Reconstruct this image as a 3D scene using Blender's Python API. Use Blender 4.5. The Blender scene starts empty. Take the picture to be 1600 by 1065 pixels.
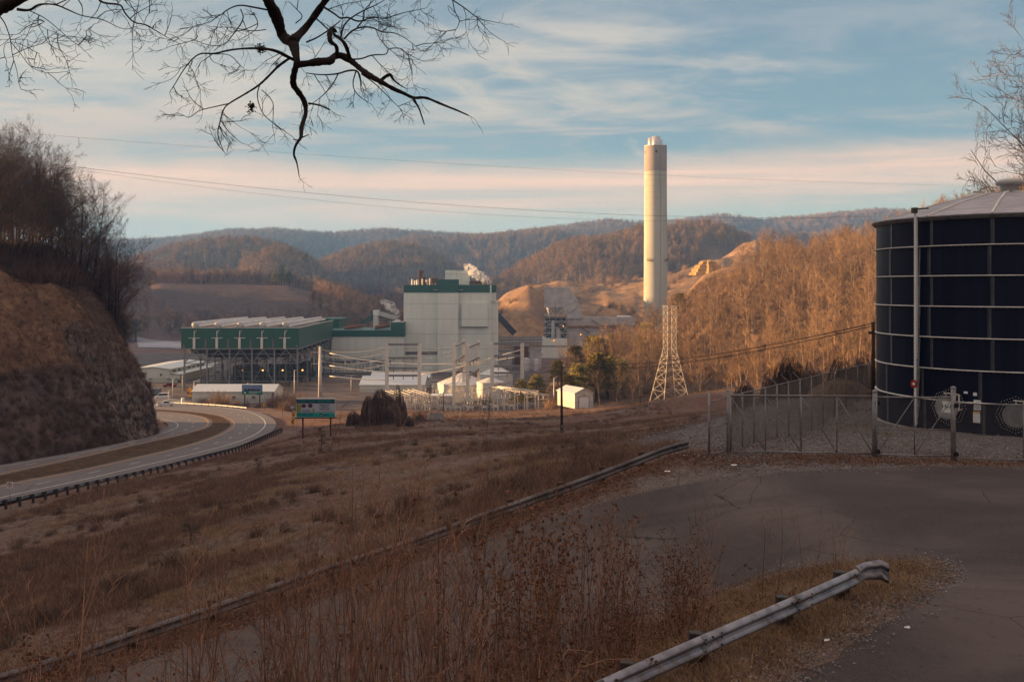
import bpy, math, random
import numpy as np
from mathutils import Vector, Matrix
SC = bpy.context.scene
COL = SC.collection
R = math.radians
# ---------------------------------------------------------------- camera, sky, sun, exposure
cam = bpy.data.cameras.new('camera'); CAM = bpy.data.objects.new('camera', cam); COL.objects.link(CAM)
cam.lens = 35; cam.sensor_width = 36; cam.shift_y = -0.0516; cam.clip_start = 0.1; cam.clip_end = 60000
CAM.location = (0, 0, 0); CAM.rotation_euler = (R(90), 0, 0)
SC.camera = CAM
SUN_EL = R(7.5); SUN_DIR = Vector((-math.cos(R(12))*math.cos(SUN_EL), math.sin(R(12))*math.cos(SUN_EL), math.sin(SUN_EL)))
sl = bpy.data.lights.new('sun', 'SUN'); SUN = bpy.data.objects.new('sun', sl); COL.objects.link(SUN)
sl.energy = 5.0; sl.angle = R(0.6); sl.color = (1.0, 0.56, 0.23)
SUN.rotation_euler = SUN_DIR.to_track_quat('Z', 'Y').to_euler(); SUN.location = (-50, 0, 60)
SC.view_settings.view_transform = 'Standard'; SC.view_settings.look = 'None'
SC.view_settings.gamma = 1; SC.view_settings.exposure = 1.92
SC.cycles.max_bounces = 4; SC.cycles.diffuse_bounces = 2; SC.cycles.glossy_bounces = 2
SC.cycles.transparent_max_bounces = 16; SC.cycles.volume_bounces = 2
SC.cycles.use_denoising = True
W = bpy.data.worlds.new("World"); SC.world = W; W.use_nodes = True

class NB:
    """tiny node-tree helper"""
    def __init__(s, tree): s.t = tree; s.n = tree.nodes; s.l = tree.links
    def new(s, typ, **kw):
        nd = s.n.new(typ)
        for k, v in kw.items(): setattr(nd, k, v)
        return nd
    def link(s, a, b): s.l.new(a, b)
    def val(s, sock, v):
        if isinstance(v, (int, float, tuple, list)): sock.default_value = v
        else: s.l.new(v, sock)
    def math(s, op, a, b=None, c=None, clamp=False):
        nd = s.new('ShaderNodeMath', operation=op); nd.use_clamp = clamp
        s.val(nd.inputs[0], a)
        if b is not None: s.val(nd.inputs[1], b)
        if c is not None: s.val(nd.inputs[2], c)
        return nd.outputs[0]
    def vmath(s, op, a, b=None):
        nd = s.new('ShaderNodeVectorMath', operation=op); s.val(nd.inputs[0], a)
        if b is not None: s.val(nd.inputs[1], b)
        return nd.outputs[0]
    def noise(s, vec, scale, detail=4, rough=0.55, dist=0.0, color=False):
        nd = s.new('ShaderNodeTexNoise'); nd.inputs['Scale'].default_value = scale
        nd.inputs['Detail'].default_value = detail; nd.inputs['Roughness'].default_value = rough
        nd.inputs['Distortion'].default_value = dist
        if vec is not None: s.link(vec, nd.inputs['Vector'])
        return nd.outputs['Color' if color else 'Fac']
    def ramp(s, fac, stops, interp='LINEAR'):
        nd = s.new('ShaderNodeValToRGB'); cr = nd.color_ramp; cr.interpolation = interp
        while len(cr.elements) < len(stops): cr.elements.new(0.5)
        for e, (p, c) in zip(cr.elements, stops):
            e.position = p; e.color = c if len(c) == 4 else (*c, 1)
        s.val(nd.inputs[0], fac); return nd.outputs['Color']
    def sstep(s, x, a, b):
        nd = s.new('ShaderNodeMapRange', interpolation_type='SMOOTHSTEP')
        s.val(nd.inputs['Value'], x); nd.inputs['From Min'].default_value = a; nd.inputs['From Max'].default_value = b
        return nd.outputs[0]
    def mix(s, fac, a, b, mode='MIX'):
        nd = s.new('ShaderNodeMix', data_type='RGBA', blend_type=mode)
        s.val(nd.inputs[0], fac)
        for i, v in ((6, a), (7, b)):
            if isinstance(v, tuple) and len(v) == 3: v = (*v, 1)
            s.val(nd.inputs[i], v)
        return nd.outputs[2]

def make_world():
    t = W.node_tree; t.nodes.clear(); b = NB(t)
    co = b.new('ShaderNodeTexCoord').outputs['Generated']
    sky = b.new('ShaderNodeTexSky', sky_type='NISHITA'); sky.sun_disc = False
    sky.sun_elevation = SUN_EL; sky.sun_rotation = R(-78); sky.air_density = 1.2; sky.dust_density = 1.6; sky.ozone_density = 1.5
    sep = b.new('ShaderNodeSeparateXYZ'); b.link(co, sep.inputs[0]); x, y, z = sep.outputs
    zz = b.math('MAXIMUM', z, 0.0)
    den = b.math('ADD', zz, 0.10)
    comb = b.new('ShaderNodeCombineXYZ'); b.link(b.math('DIVIDE', x, den), comb.inputs[0]); b.link(b.math('DIVIDE', y, den), comb.inputs[1])
    pv = comb.outputs[0]
    # tint : grey blue falling to a creamy green near the hills
    grad = b.ramp(zz, [(0.0, (0.98, 0.90, 0.58)), (0.045, (0.80, 0.82, 0.60)), (0.08, (0.50, 0.60, 0.52)), (0.14, (0.22, 0.37, 0.45)), (0.24, (0.19, 0.31, 0.42)), (0.34, (0.17, 0.26, 0.37)), (0.50, (0.62, 0.50, 0.48)), (1.0, (0.86, 0.66, 0.61))])  # top stops, above the frame, brightened and warmed to light the foreground
    skyt = b.mix(1.0, sky.outputs[0], (0.10, 0.10, 0.10, 1), 'MULTIPLY')
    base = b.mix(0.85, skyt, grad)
    left = b.sstep(x, 0.35, -0.6)
    base = b.mix(b.math('MULTIPLY', left, 0.42), base, (0.48, 0.49, 0.46))
    # high cirrus : long streaks running up to the right, broken by finer curl
    mp = b.new('ShaderNodeMapping'); mp.inputs['Scale'].default_value = (0.62, 1.05, 1); mp.inputs['Rotation'].default_value = (0, 0, R(-28)); mp.inputs['Location'].default_value = (5.3, 2.2, 0)
    b.link(pv, mp.inputs[0])
    n1 = b.noise(mp.outputs[0], 0.9, 8, 0.56, 0.8)
    n2 = b.noise(mp.outputs[0], 2.6, 8, 0.62, 0.9)
    n0 = b.noise(pv, 0.42, 4, 0.5, 0.3)
    c = b.math('ADD', b.math('MULTIPLY', n1, 0.50), b.math('ADD', b.math('MULTIPLY', n2, 0.28), b.math('MULTIPLY', n0, 0.22)))
    c = b.math('ADD', c, b.math('MULTIPLY', left, 0.085))
    c = b.math('SUBTRACT', c, b.math('MULTIPLY', b.sstep(x, -0.1, 0.35), 0.035)); m = b.sstep(c, 0.485, 0.64)
    m = b.math('MULTIPLY', m, b.sstep(zz, 0.07, 0.17))
    thin_ = b.math('MULTIPLY', b.sstep(n2, 0.40, 0.66), b.math('MULTIPLY', b.sstep(zz, 0.05, 0.13), 0.25))
    ccol = b.ramp(zz, [(0.0, (0.66, 0.46, 0.35)), (0.12, (0.68, 0.51, 0.40)), (0.19, (0.66, 0.59, 0.50)), (0.30, (0.56, 0.54, 0.51)), (0.36, (0.42, 0.42, 0.42)), (0.6, (0.80, 0.68, 0.60))])
    out = b.mix(thin_, base, ccol)
    out = b.mix(b.math('MULTIPLY', m, 0.85), out, ccol)
    # long peach bank low over the hills, streaky and soft edged
    mp2 = b.new('ShaderNodeMapping'); mp2.inputs['Scale'].default_value = (0.35, 0.35, 7.0); b.link(co, mp2.inputs[0])
    st = b.noise(mp2.outputs[0], 3.6, 8, 0.62, 0.9)
    el = b.math('ADD', zz, b.math('MULTIPLY', b.math('SUBTRACT', b.noise(pv, 0.33, 6, 0.62, 0.5), 0.5), 0.075))
    el = b.math('ADD', el, b.math('MULTIPLY', x, -0.022))
    bank = b.math('MULTIPLY', b.sstep(el, 0.060, 0.092), b.sstep(el, 0.138, 0.104))
    bank = b.math('MULTIPLY', bank, b.math('ADD', b.math('MULTIPLY', b.sstep(st, 0.34, 0.62), 0.75), 0.25))
    out = b.mix(b.math('MULTIPLY', bank, 0.92), out, (1.08, 0.69, 0.48))
    el2 = b.math('ADD', zz, b.math('MULTIPLY', b.math('SUBTRACT', n1, 0.5), 0.03))
    bank2 = b.math('MULTIPLY', b.math('MULTIPLY', b.sstep(el2, 0.035, 0.05), b.sstep(el2, 0.075, 0.058)), b.sstep(st, 0.42, 0.62))
    out = b.mix(b.math('MULTIPLY', bank2, 0.35), out, (0.66, 0.54, 0.42))
    # small wisps
    mp3 = b.new('ShaderNodeMapping'); mp3.inputs['Scale'].default_value = (1.0, 1.0, 3.4); mp3.inputs['Location'].default_value = (0.7, 0.2, 0.4); b.link(co, mp3.inputs[0])
    wn = b.noise(mp3.outputs[0], 5.5, 8, 0.66, 1.4)
    wm = b.math('MULTIPLY', b.sstep(wn, 0.56, 0.76), b.math('MULTIPLY', b.sstep(zz, 0.10, 0.14), b.sstep(zz, 0.45, 0.28)))
    out = b.mix(b.math('MULTIPLY', wm, 0.8), out, (0.60, 0.55, 0.47))
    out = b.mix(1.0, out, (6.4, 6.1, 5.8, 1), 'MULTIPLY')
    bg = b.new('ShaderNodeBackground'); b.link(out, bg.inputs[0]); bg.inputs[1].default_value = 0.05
    o = b.new('ShaderNodeOutputWorld'); b.link(bg.outputs[0], o.inputs[0])
make_world()

# ---------------------------------------------------------------- helpers
F = 1555.6
def P(px, py, D):
    return Vector(((px-800)/F*D, D, (450-py)/F*D))
OFF = {}
def T(name, label, cat, loc=(0, 0, 0), rz=0.0, group=None, kind=None, local=True):
    o = bpy.data.objects.new(name, None); COL.objects.link(o); o.empty_display_size = 0.3
    o.location = loc; o.rotation_euler = (0, 0, rz); o['label'] = label; o['category'] = cat
    if group: o['group'] = group
    if kind: o['kind'] = kind
    OFF[o.name] = (0, 0, 0) if local else tuple(loc)
    return o
def tag(o, label, cat, group=None, kind=None):
    o['label'] = label; o['category'] = cat
    if group: o['group'] = group
    if kind: o['kind'] = kind
    return o
class MB:
    def __init__(s): s.v = []; s.f = []
    def quad(s, a, b, c, d):
        n = len(s.v); s.v += [tuple(a), tuple(b), tuple(c), tuple(d)]; s.f.append((n, n+1, n+2, n+3)); return s
    def tri(s, a, b, c):
        n = len(s.v); s.v += [tuple(a), tuple(b), tuple(c)]; s.f.append((n, n+1, n+2)); return s
    def box(s, x0, y0, z0, x1, y1, z1):
        n = len(s.v)
        s.v += [(x0,y0,z0),(x1,y0,z0),(x1,y1,z0),(x0,y1,z0),(x0,y0,z1),(x1,y0,z1),(x1,y1,z1),(x0,y1,z1)]
        s.f += [(n,n+3,n+2,n+1),(n+4,n+5,n+6,n+7),(n,n+1,n+5,n+4),(n+1,n+2,n+6,n+5),(n+2,n+3,n+7,n+6),(n+3,n,n+4,n+7)]
        return s
    def prism(s, pts, y0, y1, axis='y'):
        """outline pts (a,b) extruded along axis. y: (x,z) outline ; z: (x,y) outline ; x: (y,z) outline"""
        n = len(s.v); k = len(pts)
        for q in (y0, y1):
            for a, b in pts:
                s.v.append((a, q, b) if axis == 'y' else ((a, b, q) if axis == 'z' else (q, a, b)))
        s.f.append(tuple(range(n, n+k))); s.f.append(tuple(range(n+2*k-1, n+k-1, -1)))
        for i in range(k):
            j = (i+1) % k; s.f.append((n+i, n+k+i, n+k+j, n+j))
        return s
    def tube(s, pts, r, n=6, cap=True):
        pts = [Vector(p) for p in pts]; m = len(pts)
        if not hasattr(r, '__len__'): r = [r]*m
        base = len(s.v); prev = None
        for i, p in enumerate(pts):
            d = (pts[min(i+1, m-1)] - pts[max(i-1, 0)])
            if d.length < 1e-9: d = Vector((0, 0, 1))
            d.normalize()
            if prev is None:
                a = Vector((0, 0, 1)) if abs(d.z) < 0.9 else Vector((1, 0, 0)); u = d.cross(a).normalized()
            else:
                u = (prev - d*prev.dot(d))
                u = u.normalized() if u.length > 1e-6 else d.orthogonal().normalized()
            prev = u; w = d.cross(u)
            for k in range(n):
                an = 2*math.pi*k/n; q = p + (u*math.cos(an) + w*math.sin(an))*r[i]; s.v.append((q.x, q.y, q.z))
        for i in range(m-1):
            for k in range(n):
                a = base+i*n+k; b = base+i*n+(k+1) % n; s.f.append((a, b, b+n, a+n))
        if cap:
            s.f.append(tuple(base+k for k in range(n-1, -1, -1))); s.f.append(tuple(base+(m-1)*n+k for k in range(n)))
        return s
    def beam(s, p, q, w=0.2, h=None):
        """square bar between two points"""
        h = h or w; p = Vector(p); q = Vector(q); d = (q-p)
        if d.length < 1e-6: return s
        d.normalize(); a = Vector((0, 0, 1)) if abs(d.z) < 0.95 else Vector((1, 0, 0))
        u = d.cross(a).normalized()*w/2; v = u.normalized().cross(d).normalized()*h/2
        n = len(s.v)
        for c in (p, q):
            for su, sv in ((-1,-1),(1,-1),(1,1),(-1,1)): t = c+u*su+v*sv; s.v.append((t.x, t.y, t.z))
        s.f += [(n,n+1,n+2,n+3),(n+7,n+6,n+5,n+4),(n,n+4,n+5,n+1),(n+1,n+5,n+6,n+2),(n+2,n+6,n+7,n+3),(n+3,n+7,n+4,n)]
        return s
    def lathe(s, prof, cx=0, cy=0, n=24, a0=0, a1=2*math.pi):
        base = len(s.v); full = abs(a1-a0-2*math.pi) < 1e-6; m = n if full else n+1
        for r, z in prof:
            for k in range(m):
                an = a0+(a1-a0)*k/n; s.v.append((cx+r*math.cos(an), cy+r*math.sin(an), z))
        for i in range(len(prof)-1):
            for k in range(n):
                a = base+i*m+k; b = base+i*m+(k+1) % m; s.f.append((a, b, b+m, a+m))
        return s
    def disc(s, cx, cy, z, r, n=24):
        b = len(s.v); s.v += [(cx+r*math.cos(2*math.pi*k/n), cy+r*math.sin(2*math.pi*k/n), z) for k in range(n)]
        s.f.append(tuple(range(b, b+n))); return s
    def mesh(s, name, off=(0, 0, 0)):
        me = bpy.data.meshes.new(name)
        if off != (0, 0, 0): vv = [(a-off[0], b-off[1], c-off[2]) for a, b, c in s.v]
        else: vv = s.v
        me.from_pydata(vv, [], s.f); me.update(); return me
    def build(s, name, m, parent=None, smooth=False, off=None):
        o_ = OFF.get(parent.name, (0, 0, 0)) if parent is not None and off is None else (off or (0, 0, 0))
        me = s.mesh(name, tuple(o_)); me.materials.append(m)
        if smooth: me.polygons.foreach_set('use_smooth', [True]*len(me.polygons))
        o = bpy.data.objects.new(name, me); COL.objects.link(o)
        if parent is not None: o.parent = parent; OFF[o.name] = OFF.get(parent.name, (0, 0, 0))
        elif off: o.location = off
        return o
def thingmesh(mb, name, m, label, cat, loc, group=None, smooth=False, kind=None):
    """one-mesh thing: verts in world coords, origin moved to loc"""
    o = mb.build(name, m, None, smooth, off=tuple(loc)); return tag(o, label, cat, group, kind)
def dup(root, loc=None, rz=None, scale=None, label=None, group=None):
    r = root.copy(); COL.objects.link(r)
    if loc is not None: r.location = loc
    if rz is not None: r.rotation_euler = (0, 0, rz)
    if scale is not None: r.scale = scale if hasattr(scale, '__len__') else (scale,)*3
    if label: r['label'] = label
    if group: r['group'] = group
    OFF[r.name] = (0, 0, 0)
    for ch in list(root.children):
        c = ch.copy(); COL.objects.link(c); c.parent = r
        for g in ch.children:
            d = g.copy(); COL.objects.link(d); d.parent = c
    return r

# ---------------------------------------------------------------- materials
def mat(name, c1, c2=None, scale=1.0, rough=0.8, metal=0.0, bump=0.0, bscale=None, detail=5, spec=0.3, lo=0.35, hi=0.65, stretch=None, coords='Object', c3=None, s3=None, rv=0.0):
    m = bpy.data.materials.new(name); m.use_nodes = True; t = m.node_tree; b = NB(t)
    bs = t.nodes['Principled BSDF']; bs.inputs['Roughness'].default_value = rough; bs.inputs['Metallic'].default_value = metal
    bs.inputs['Specular IOR Level'].default_value = spec
    co = b.new('ShaderNodeTexCoord').outputs[coords]
    if stretch:
        mp = b.new('ShaderNodeMapping'); mp.inputs['Scale'].default_value = stretch; b.link(co, mp.inputs[0]); co = mp.outputs[0]
    col = (*c1, 1)
    if c2:
        n = b.noise(co, scale, detail, 0.6)
        col = b.mix(b.sstep(n, lo, hi), c1, c2)
        if c3:
            n3 = b.noise(co, s3 or scale*4, 4, 0.6); col = b.mix(b.math('MULTIPLY', b.sstep(n3, 0.5, 0.75), 0.8), col, c3)
    if rv:
        oi = b.new('ShaderNodeObjectInfo').outputs['Random']
        hv = b.new('ShaderNodeHueSaturation'); b.val(hv.inputs['Color'], col)
        b.link(b.math('ADD', b.math('MULTIPLY', oi, 2*rv), 1-rv), hv.inputs['Value']); col = hv.outputs[0]
    b.val(bs.inputs['Base Color'], col)
    if bump:
        nn = b.noise(co, bscale or scale*3, 5, 0.65); bp = b.new('ShaderNodeBump'); bp.inputs['Strength'].default_value = min(1, bump)
        bp.inputs['Distance'].default_value = max(0.02, bump*0.1); b.link(nn, bp.inputs['Height']); b.link(bp.outputs[0], bs.inputs['Normal'])
    return m
def panel_mat(name, c1, c2, sx=1.0, sz=4.0, rough=0.5, dirt=0.5, vert=True, seam=0.7):
    """sheet cladding: fine vertical ribs, horizontal seams every sz metres, soft streaks"""
    m = bpy.data.materials.new(name); m.use_nodes = True; t = m.node_tree; b = NB(t)
    bs = t.nodes['Principled BSDF']; bs.inputs['Roughness'].default_value = rough
    co = b.new('ShaderNodeTexCoord').outputs['Object']
    sp = b.new('ShaderNodeSeparateXYZ'); b.link(co, sp.inputs[0])
    mp = b.new('ShaderNodeMapping'); mp.inputs['Scale'].default_value = (0.5, 0.5, 0.06); b.link(co, mp.inputs[0])
    n = b.noise(mp.outputs[0], 1.0, 5, 0.6)
    n2 = b.noise(co, 0.12, 4, 0.6)
    col = b.mix(b.math('MULTIPLY', b.sstep(n, 0.4, 0.75), dirt), c1, c2)
    col = b.mix(b.math('MULTIPLY', b.sstep(n2, 0.45, 0.7), dirt*0.6), col, c2)
    fr = b.math('FRACT', b.math('DIVIDE', sp.outputs[2], sz))
    s1 = b.math('LESS_THAN', fr, 0.035)
    xy = b.math('ADD', sp.outputs[0], sp.outputs[1])
    fx = b.math('FRACT', b.math('DIVIDE', xy, sx)); s2 = b.math('MULTIPLY', b.math('LESS_THAN', fx, 0.12), 0.35)
    sm = b.math('MAXIMUM', s1, s2)
    col = b.mix(b.math('MULTIPLY', sm, seam), col, tuple(c*0.62 for c in c2))
    b.link(col, bs.inputs['Base Color']); return m
def emis(name, c, s):
    m = bpy.data.materials.new(name); m.use_nodes = True; bs = m.node_tree.nodes['Principled BSDF']
    bs.inputs['Base Color'].default_value = (*c, 1); bs.inputs['Emission Color'].default_value = (*c, 1); bs.inputs['Emission Strength'].default_value = s
    return m
M = {}
M['steel'] = mat('galvanised steel', (0.30, 0.31, 0.32), (0.20, 0.20, 0.21), 3, 0.45, 0.6, 0.05)
M['steelpale'] = mat('pale steel', (0.70, 0.68, 0.64), (0.60, 0.57, 0.53), 1.5, 0.55, 0.2)
M['steeldark'] = mat('dark steel', (0.05, 0.05, 0.052), (0.08, 0.065, 0.055), 2, 0.6, 0.3)
M['railsteel'] = mat('weathered rail steel', (0.34, 0.35, 0.38), (0.20, 0.20, 0.22), 2.2, 0.42, 0.55, 0.15, 30, c3=(0.15, 0.10, 0.07), s3=5)
M['raildark'] = mat('dirty old rail steel', (0.17, 0.165, 0.17), (0.065, 0.058, 0.056), 1.3, 0.6, 0.3, 0.2, 20, c3=(0.24, 0.24, 0.25), s3=2.6)
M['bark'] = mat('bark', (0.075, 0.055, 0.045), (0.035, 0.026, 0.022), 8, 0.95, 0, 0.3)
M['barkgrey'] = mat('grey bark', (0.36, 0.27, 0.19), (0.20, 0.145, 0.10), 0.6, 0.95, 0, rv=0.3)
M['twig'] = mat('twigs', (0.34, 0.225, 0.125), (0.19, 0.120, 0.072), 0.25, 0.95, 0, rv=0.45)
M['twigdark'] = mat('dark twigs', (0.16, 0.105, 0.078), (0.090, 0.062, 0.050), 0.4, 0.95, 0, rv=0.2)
M['wood'] = mat('treated wood', (0.085, 0.055, 0.04), (0.05, 0.034, 0.026), 3, 0.9, 0, 0.2)
M['concrete'] = mat('concrete', (0.36, 0.34, 0.31), (0.26, 0.245, 0.225), 1.5, 0.9, 0, 0.15)
M['white'] = mat('white paint', (0.80, 0.80, 0.79), (0.70, 0.70, 0.68), 0.6, 0.5)
M['red'] = mat('red paint', (0.45, 0.03, 0.02), (0.35, 0.03, 0.02), 3, 0.5)
M['black'] = mat('black', (0.012, 0.012, 0.013), (0.02, 0.02, 0.02), 5, 0.6)
M['yellow'] = mat('sign yellow', (0.75, 0.36, 0.02), (0.65, 0.30, 0.02), 2, 0.5)
M['glass'] = mat('dark glass', (0.02, 0.025, 0.03), None, 1, 0.1, 0, spec=0.6)
# ---------------------------------------------------------------- terrain
def vnoise(x, y, seed=0):
    """gradient noise, numpy, about -0.7..0.7"""
    xi = np.floor(x).astype(np.int64); yi = np.floor(y).astype(np.int64); xf = x-xi; yf = y-yi
    def g(ix, iy):
        h = (ix*374761393 + iy*668265263 + seed*1442695041) & 0x7fffffff
        h = ((h ^ (h >> 13))*1274126177) & 0x7fffffff; h = h ^ (h >> 16)
        a = (h % 62832)/10000.0; return np.cos(a), np.sin(a)
    u = xf*xf*xf*(xf*(xf*6-15)+10); v = yf*yf*yf*(yf*(yf*6-15)+10)
    def d(ix, iy, fx, fy):
        a, b = g(ix, iy); return a*fx+b*fy
    n00 = d(xi, yi, xf, yf); n10 = d(xi+1, yi, xf-1, yf); n01 = d(xi, yi+1, xf, yf-1); n11 = d(xi+1, yi+1, xf-1, yf-1)
    return (n00*(1-u)+n10*u)*(1-v)+(n01*(1-u)+n11*u)*v
def fbm(x, y, oct=4, seed=0, gain=0.5):
    s = 0; a = 1; t = 0
    for k in range(oct): s = s+a*vnoise(x*2**k, y*2**k, seed+k*17); t += a; a *= gain
    return s/t*1.6
def sst(a, b, x):
    t = np.clip((x-a)/(b-a), 0, 1); return t*t*(3-2*t)
ctl = []
for px, row in {
    0: [(1050, 25), (1000, 33), (930, 46), (870, 64), (825, 84), (797, 103)],
    300: [(965, 28), (900, 38), (830, 56), (770, 85), (745, 112), (719, 146)],
    470: [(895, 31), (820, 47), (760, 75), (710, 125), (684, 175), (672, 200), (662, 240), (650, 300)],
    600: [(870, 33), (790, 50), (735, 80), (697, 125), (675, 175), (660, 230), (646, 300)],
    700: [(820, 35), (760, 52), (710, 85), (680, 130), (661, 190), (652, 240), (645, 300)],
    900: [(755, 38), (715, 55), (692, 85), (678, 125), (660, 190), (648, 250), (640, 285)],
    1050: [(698, 44), (682, 62), (665, 110), (650, 180), (640, 240), (632, 285)],
    1120: [(692, 50), (662, 105), (643, 190), (633, 270)]}.items():
    for py, D in row: p = P(px, py, D); ctl.append((p.x, p.y, p.z))
# retaining shoulder under the lower rail, lower road, near bank
for px, py, D in [(1075, 687, 37), (987, 717, 35.5), (900, 750, 33.5), (800, 784, 32), (718, 813.6, 31), (617, 849, 29.5), (500, 886, 27.8), (356, 936, 25.5), (270, 964, 24.6), (131, 1011, 23), (0, 1052, 22)]:
    p = P(px, py, D); ctl.append((p.x-.1, p.y+.15, p.z-.50))
ctl += [(1.08, 13.28, -5.77), (3.15, 15.35, -5.77), (4.95, 17.1, -5.77), (6.44, 18.65, -5.78), (7.3, 19.4, -5.85), (-.6, 11.3, -5.72), (3.9, 14.9, -5.85), (5.9, 16.6, -5.9), (2.4, 16.4, -6.1), (4.1, 18.0, -6.05)]
for px, py, D in [
                  (120, 1100, 21), (420, 1040, 22.5), (600, 985, 24), (850, 880, 27.5), (1000, 805, 29.5), (560, 1085, 19.5), (780, 1000, 21), (930, 950, 22)]:
    p = P(px, py, D); ctl.append((p.x, p.y, p.z))
ctl += [(8, 33, -6), (14, 34, -6), (10, 40, -6.15), (16, 42, -6.3), (24, 40, -6.5), (20, 36, -6.2), (26, 49, -6.7), (17, 50, -6.7), (15, 57, -6.6), (30, 58, -6.7), (21, 60, -6.7), (38, 45, -6.7), (40, 60, -6.5), (38, 30, -6.2),
        (12, 29, -6), (18, 27, -6), (24, 28, -6), (30, 22, -6), (8, 27, -6.2), (10, 23, -6), (14, 20, -6), (20, 18, -6), (10, 17, -5.95), (7, 15.5, -6), (12, 13, -5.9), (18, 11, -5.8), (5, 13.5, -5.9), (8, 11, -5.7), (12, 7, -5.3), (20, 5, -5.0), (30, 8, -5.4), (5, 8, -5.0), (20, 0, -4.2),
        (5, 24, -7.2), (6.5, 20.6, -6.2), (3, 20, -7.6)]
ctl += [(0, 0, -1.7), (-3, 0, -1.9), (3, 0, -2.2), (0, 3, -2.8), (-4, 3, -3.0), (0, 6, -4.0), (-4, 7, -4.6), (3, 6, -4.2), (-1, 10, -5.4), (-5, 11, -5.8), (-2, 14, -6.8), (-7, 14, -6.9), (0, 17, -7.8), (-6, 18, -8.1), (-10, 17, -8.6),
        (-12, 12, -7.6), (-14, 6, -6.5), (-12, 0, -3.5), (-20, 0, -6), (-20, 12, -10), (-22, 22, -12.5), (-30, 30, -16), (-40, 10, -14), (-45, 50, -19), (-56, 0, -15.6), (-56, 50, -19.5), (-56, 80, -21.6), (-60, -60, -12), (0, -15, 6), (-20, -20, 6), (20, -20, 4), (-40, -30, 2)]
# highway plane and beyond, valley floor
for X in (-60, -72, -100):
    for Y in (110, 140, 170, 205, 240): ctl.append((X, Y, -15.6-.072*Y))
ctl += [(-60, 270, -35), (-90, 290, -36.6), (-140, 300, -37.3), (-30, 300, -37.5), (-40, 340, -40.4), (-100, 345, -40.6), (-180, 340, -41), (0, 340, -41.0), (-20, 330, -40.6), (30, 300, -35.8), (52, 306, -35.1), (70, 290, -34), (45, 330, -36.5), (10, 350, -41),
        (-250, 420, -41.3), (-160, 420, -41.3), (-80, 420, -41.3), (0, 420, -41.3), (-200, 520, -41.3), (-80, 560, -42), (20, 480, -42), (60, 560, -42), (-350, 600, -42), (-200, 720, -42), (0, 750, -42), (100, 700, -40), (-500, 800, -42),
        (30, 80, -10.5), (32, 130, -15.5), (38, 200, -21.5), (60, 75, -8), (70, 150, -16), (80, 220, -21), (60, 240, -24), (110, 180, -12), (150, 250, -12), (100, 80, -2), (90, 30, 4), (60, 0, 6), (60, 40, -3), (130, 120, 2), (28, 72, -8.5), (16, 75, -10), (10, 60, -8.6)]
ctl = np.array(ctl)
def warp(x, y):
    yy = np.maximum(y, -14)+28; return np.stack([1.6*x/yy, np.log(yy)*1.25], -1)
def tps_k(r2): return 0.5*r2*np.log(r2+1e-12)
_cw = warp(ctl[:, 0], ctl[:, 1]); _n = len(ctl)
_K = tps_k(((_cw[:, None]-_cw[None])**2).sum(-1)) + np.eye(_n)*2e-4
_Pm = np.concatenate([np.ones((_n, 1)), _cw], 1)
_A = np.zeros((_n+3, _n+3)); _A[:_n, :_n] = _K; _A[:_n, _n:] = _Pm; _A[_n:, :_n] = _Pm.T
# fit z relative to a simple depth trend so the far part stays calm
_trend = lambda x, y: -6-36*sst(20, 360, y)
_w = np.linalg.solve(_A, np.concatenate([ctl[:, 2]-_trend(ctl[:, 0], ctl[:, 1]), np.zeros(3)]))
def base_z(x, y):
    out = np.empty(len(x))
    for i in range(0, len(x), 20000):
        q = warp(x[i:i+20000], y[i:i+20000]); k = tps_k(((q[:, None]-_cw[None])**2).sum(-1))
        out[i:i+20000] = k@_w[:_n] + _w[_n] + q@_w[_n+1:]
    z = out + _trend(x, y)
    far = sst(480, 700, np.hypot(x*0.9, y)); z = z*(1-far) + (-42)*far
    return np.clip(z, -43, 60)

HZ = lambda y: -15.6-.072*np.minimum(y, 352.0)
def hp(px, py):
    D = 15.6/((py-450)/F-.072); return np.array([(px-800)/F*D, D])
A_out = [hp(*q) for q in [(0,776),(110,754),(220,728),(302,708.6),(357.5,695),(399,680),(418,663),(407,649.5),(379.5,641),(324.5,633),(258.5,627.5)]]
A_in = [hp(*q) for q in [(0,758),(110,739),(220,714),(302,695),(352,677),(370,663),(357.5,652),(324.5,645),(275,640.7),(239,638.5)]]
B_out = [hp(*q) for q in [(0,740),(110,717),(220,692),(289,677),(322,667.4),(327,659),(316,651),(280.5,645),(239,642.6)]]
B_in = [hp(*q) for q in [(0,728),(100,713),(165,700),(234,682.5),(269.5,672),(280.5,664.6),(272,658),(242,652)]]
def extend(pl, k):
    pl = list(pl); d = pl[0]-pl[1]; d = np.array([-0.02, -1.0]); pl.insert(0, pl[0]+d*60); pl.insert(0, pl[0]+d*80)
    d = pl[-1]-pl[-2]; d /= np.linalg.norm(d); pl.append(pl[-1]+d*90); pl.append(pl[-1]+d*160); return np.array(pl)
def resample(pl, n):
    pl = np.asarray(pl, float)
    for _ in range(3):                                    # corner-cut smoothing
        q = np.empty((2*len(pl)-2, pl.shape[1])); q[0::2] = pl[:-1]*.75+pl[1:]*.25; q[1::2] = pl[:-1]*.25+pl[1:]*.75
        pl = np.concatenate([pl[:1], q, pl[-1:]])
    s = np.concatenate([[0], np.cumsum(np.linalg.norm(np.diff(pl, axis=0), axis=1))]); t = np.linspace(0, s[-1], n)
    return np.stack([np.interp(t, s, pl[:, k]) for k in range(pl.shape[1])], 1)
NR = 260
A_out, A_in, B_out, B_in = [resample(extend(q, 1), NR) for q in (A_out, A_in, B_out, B_in)]
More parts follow.
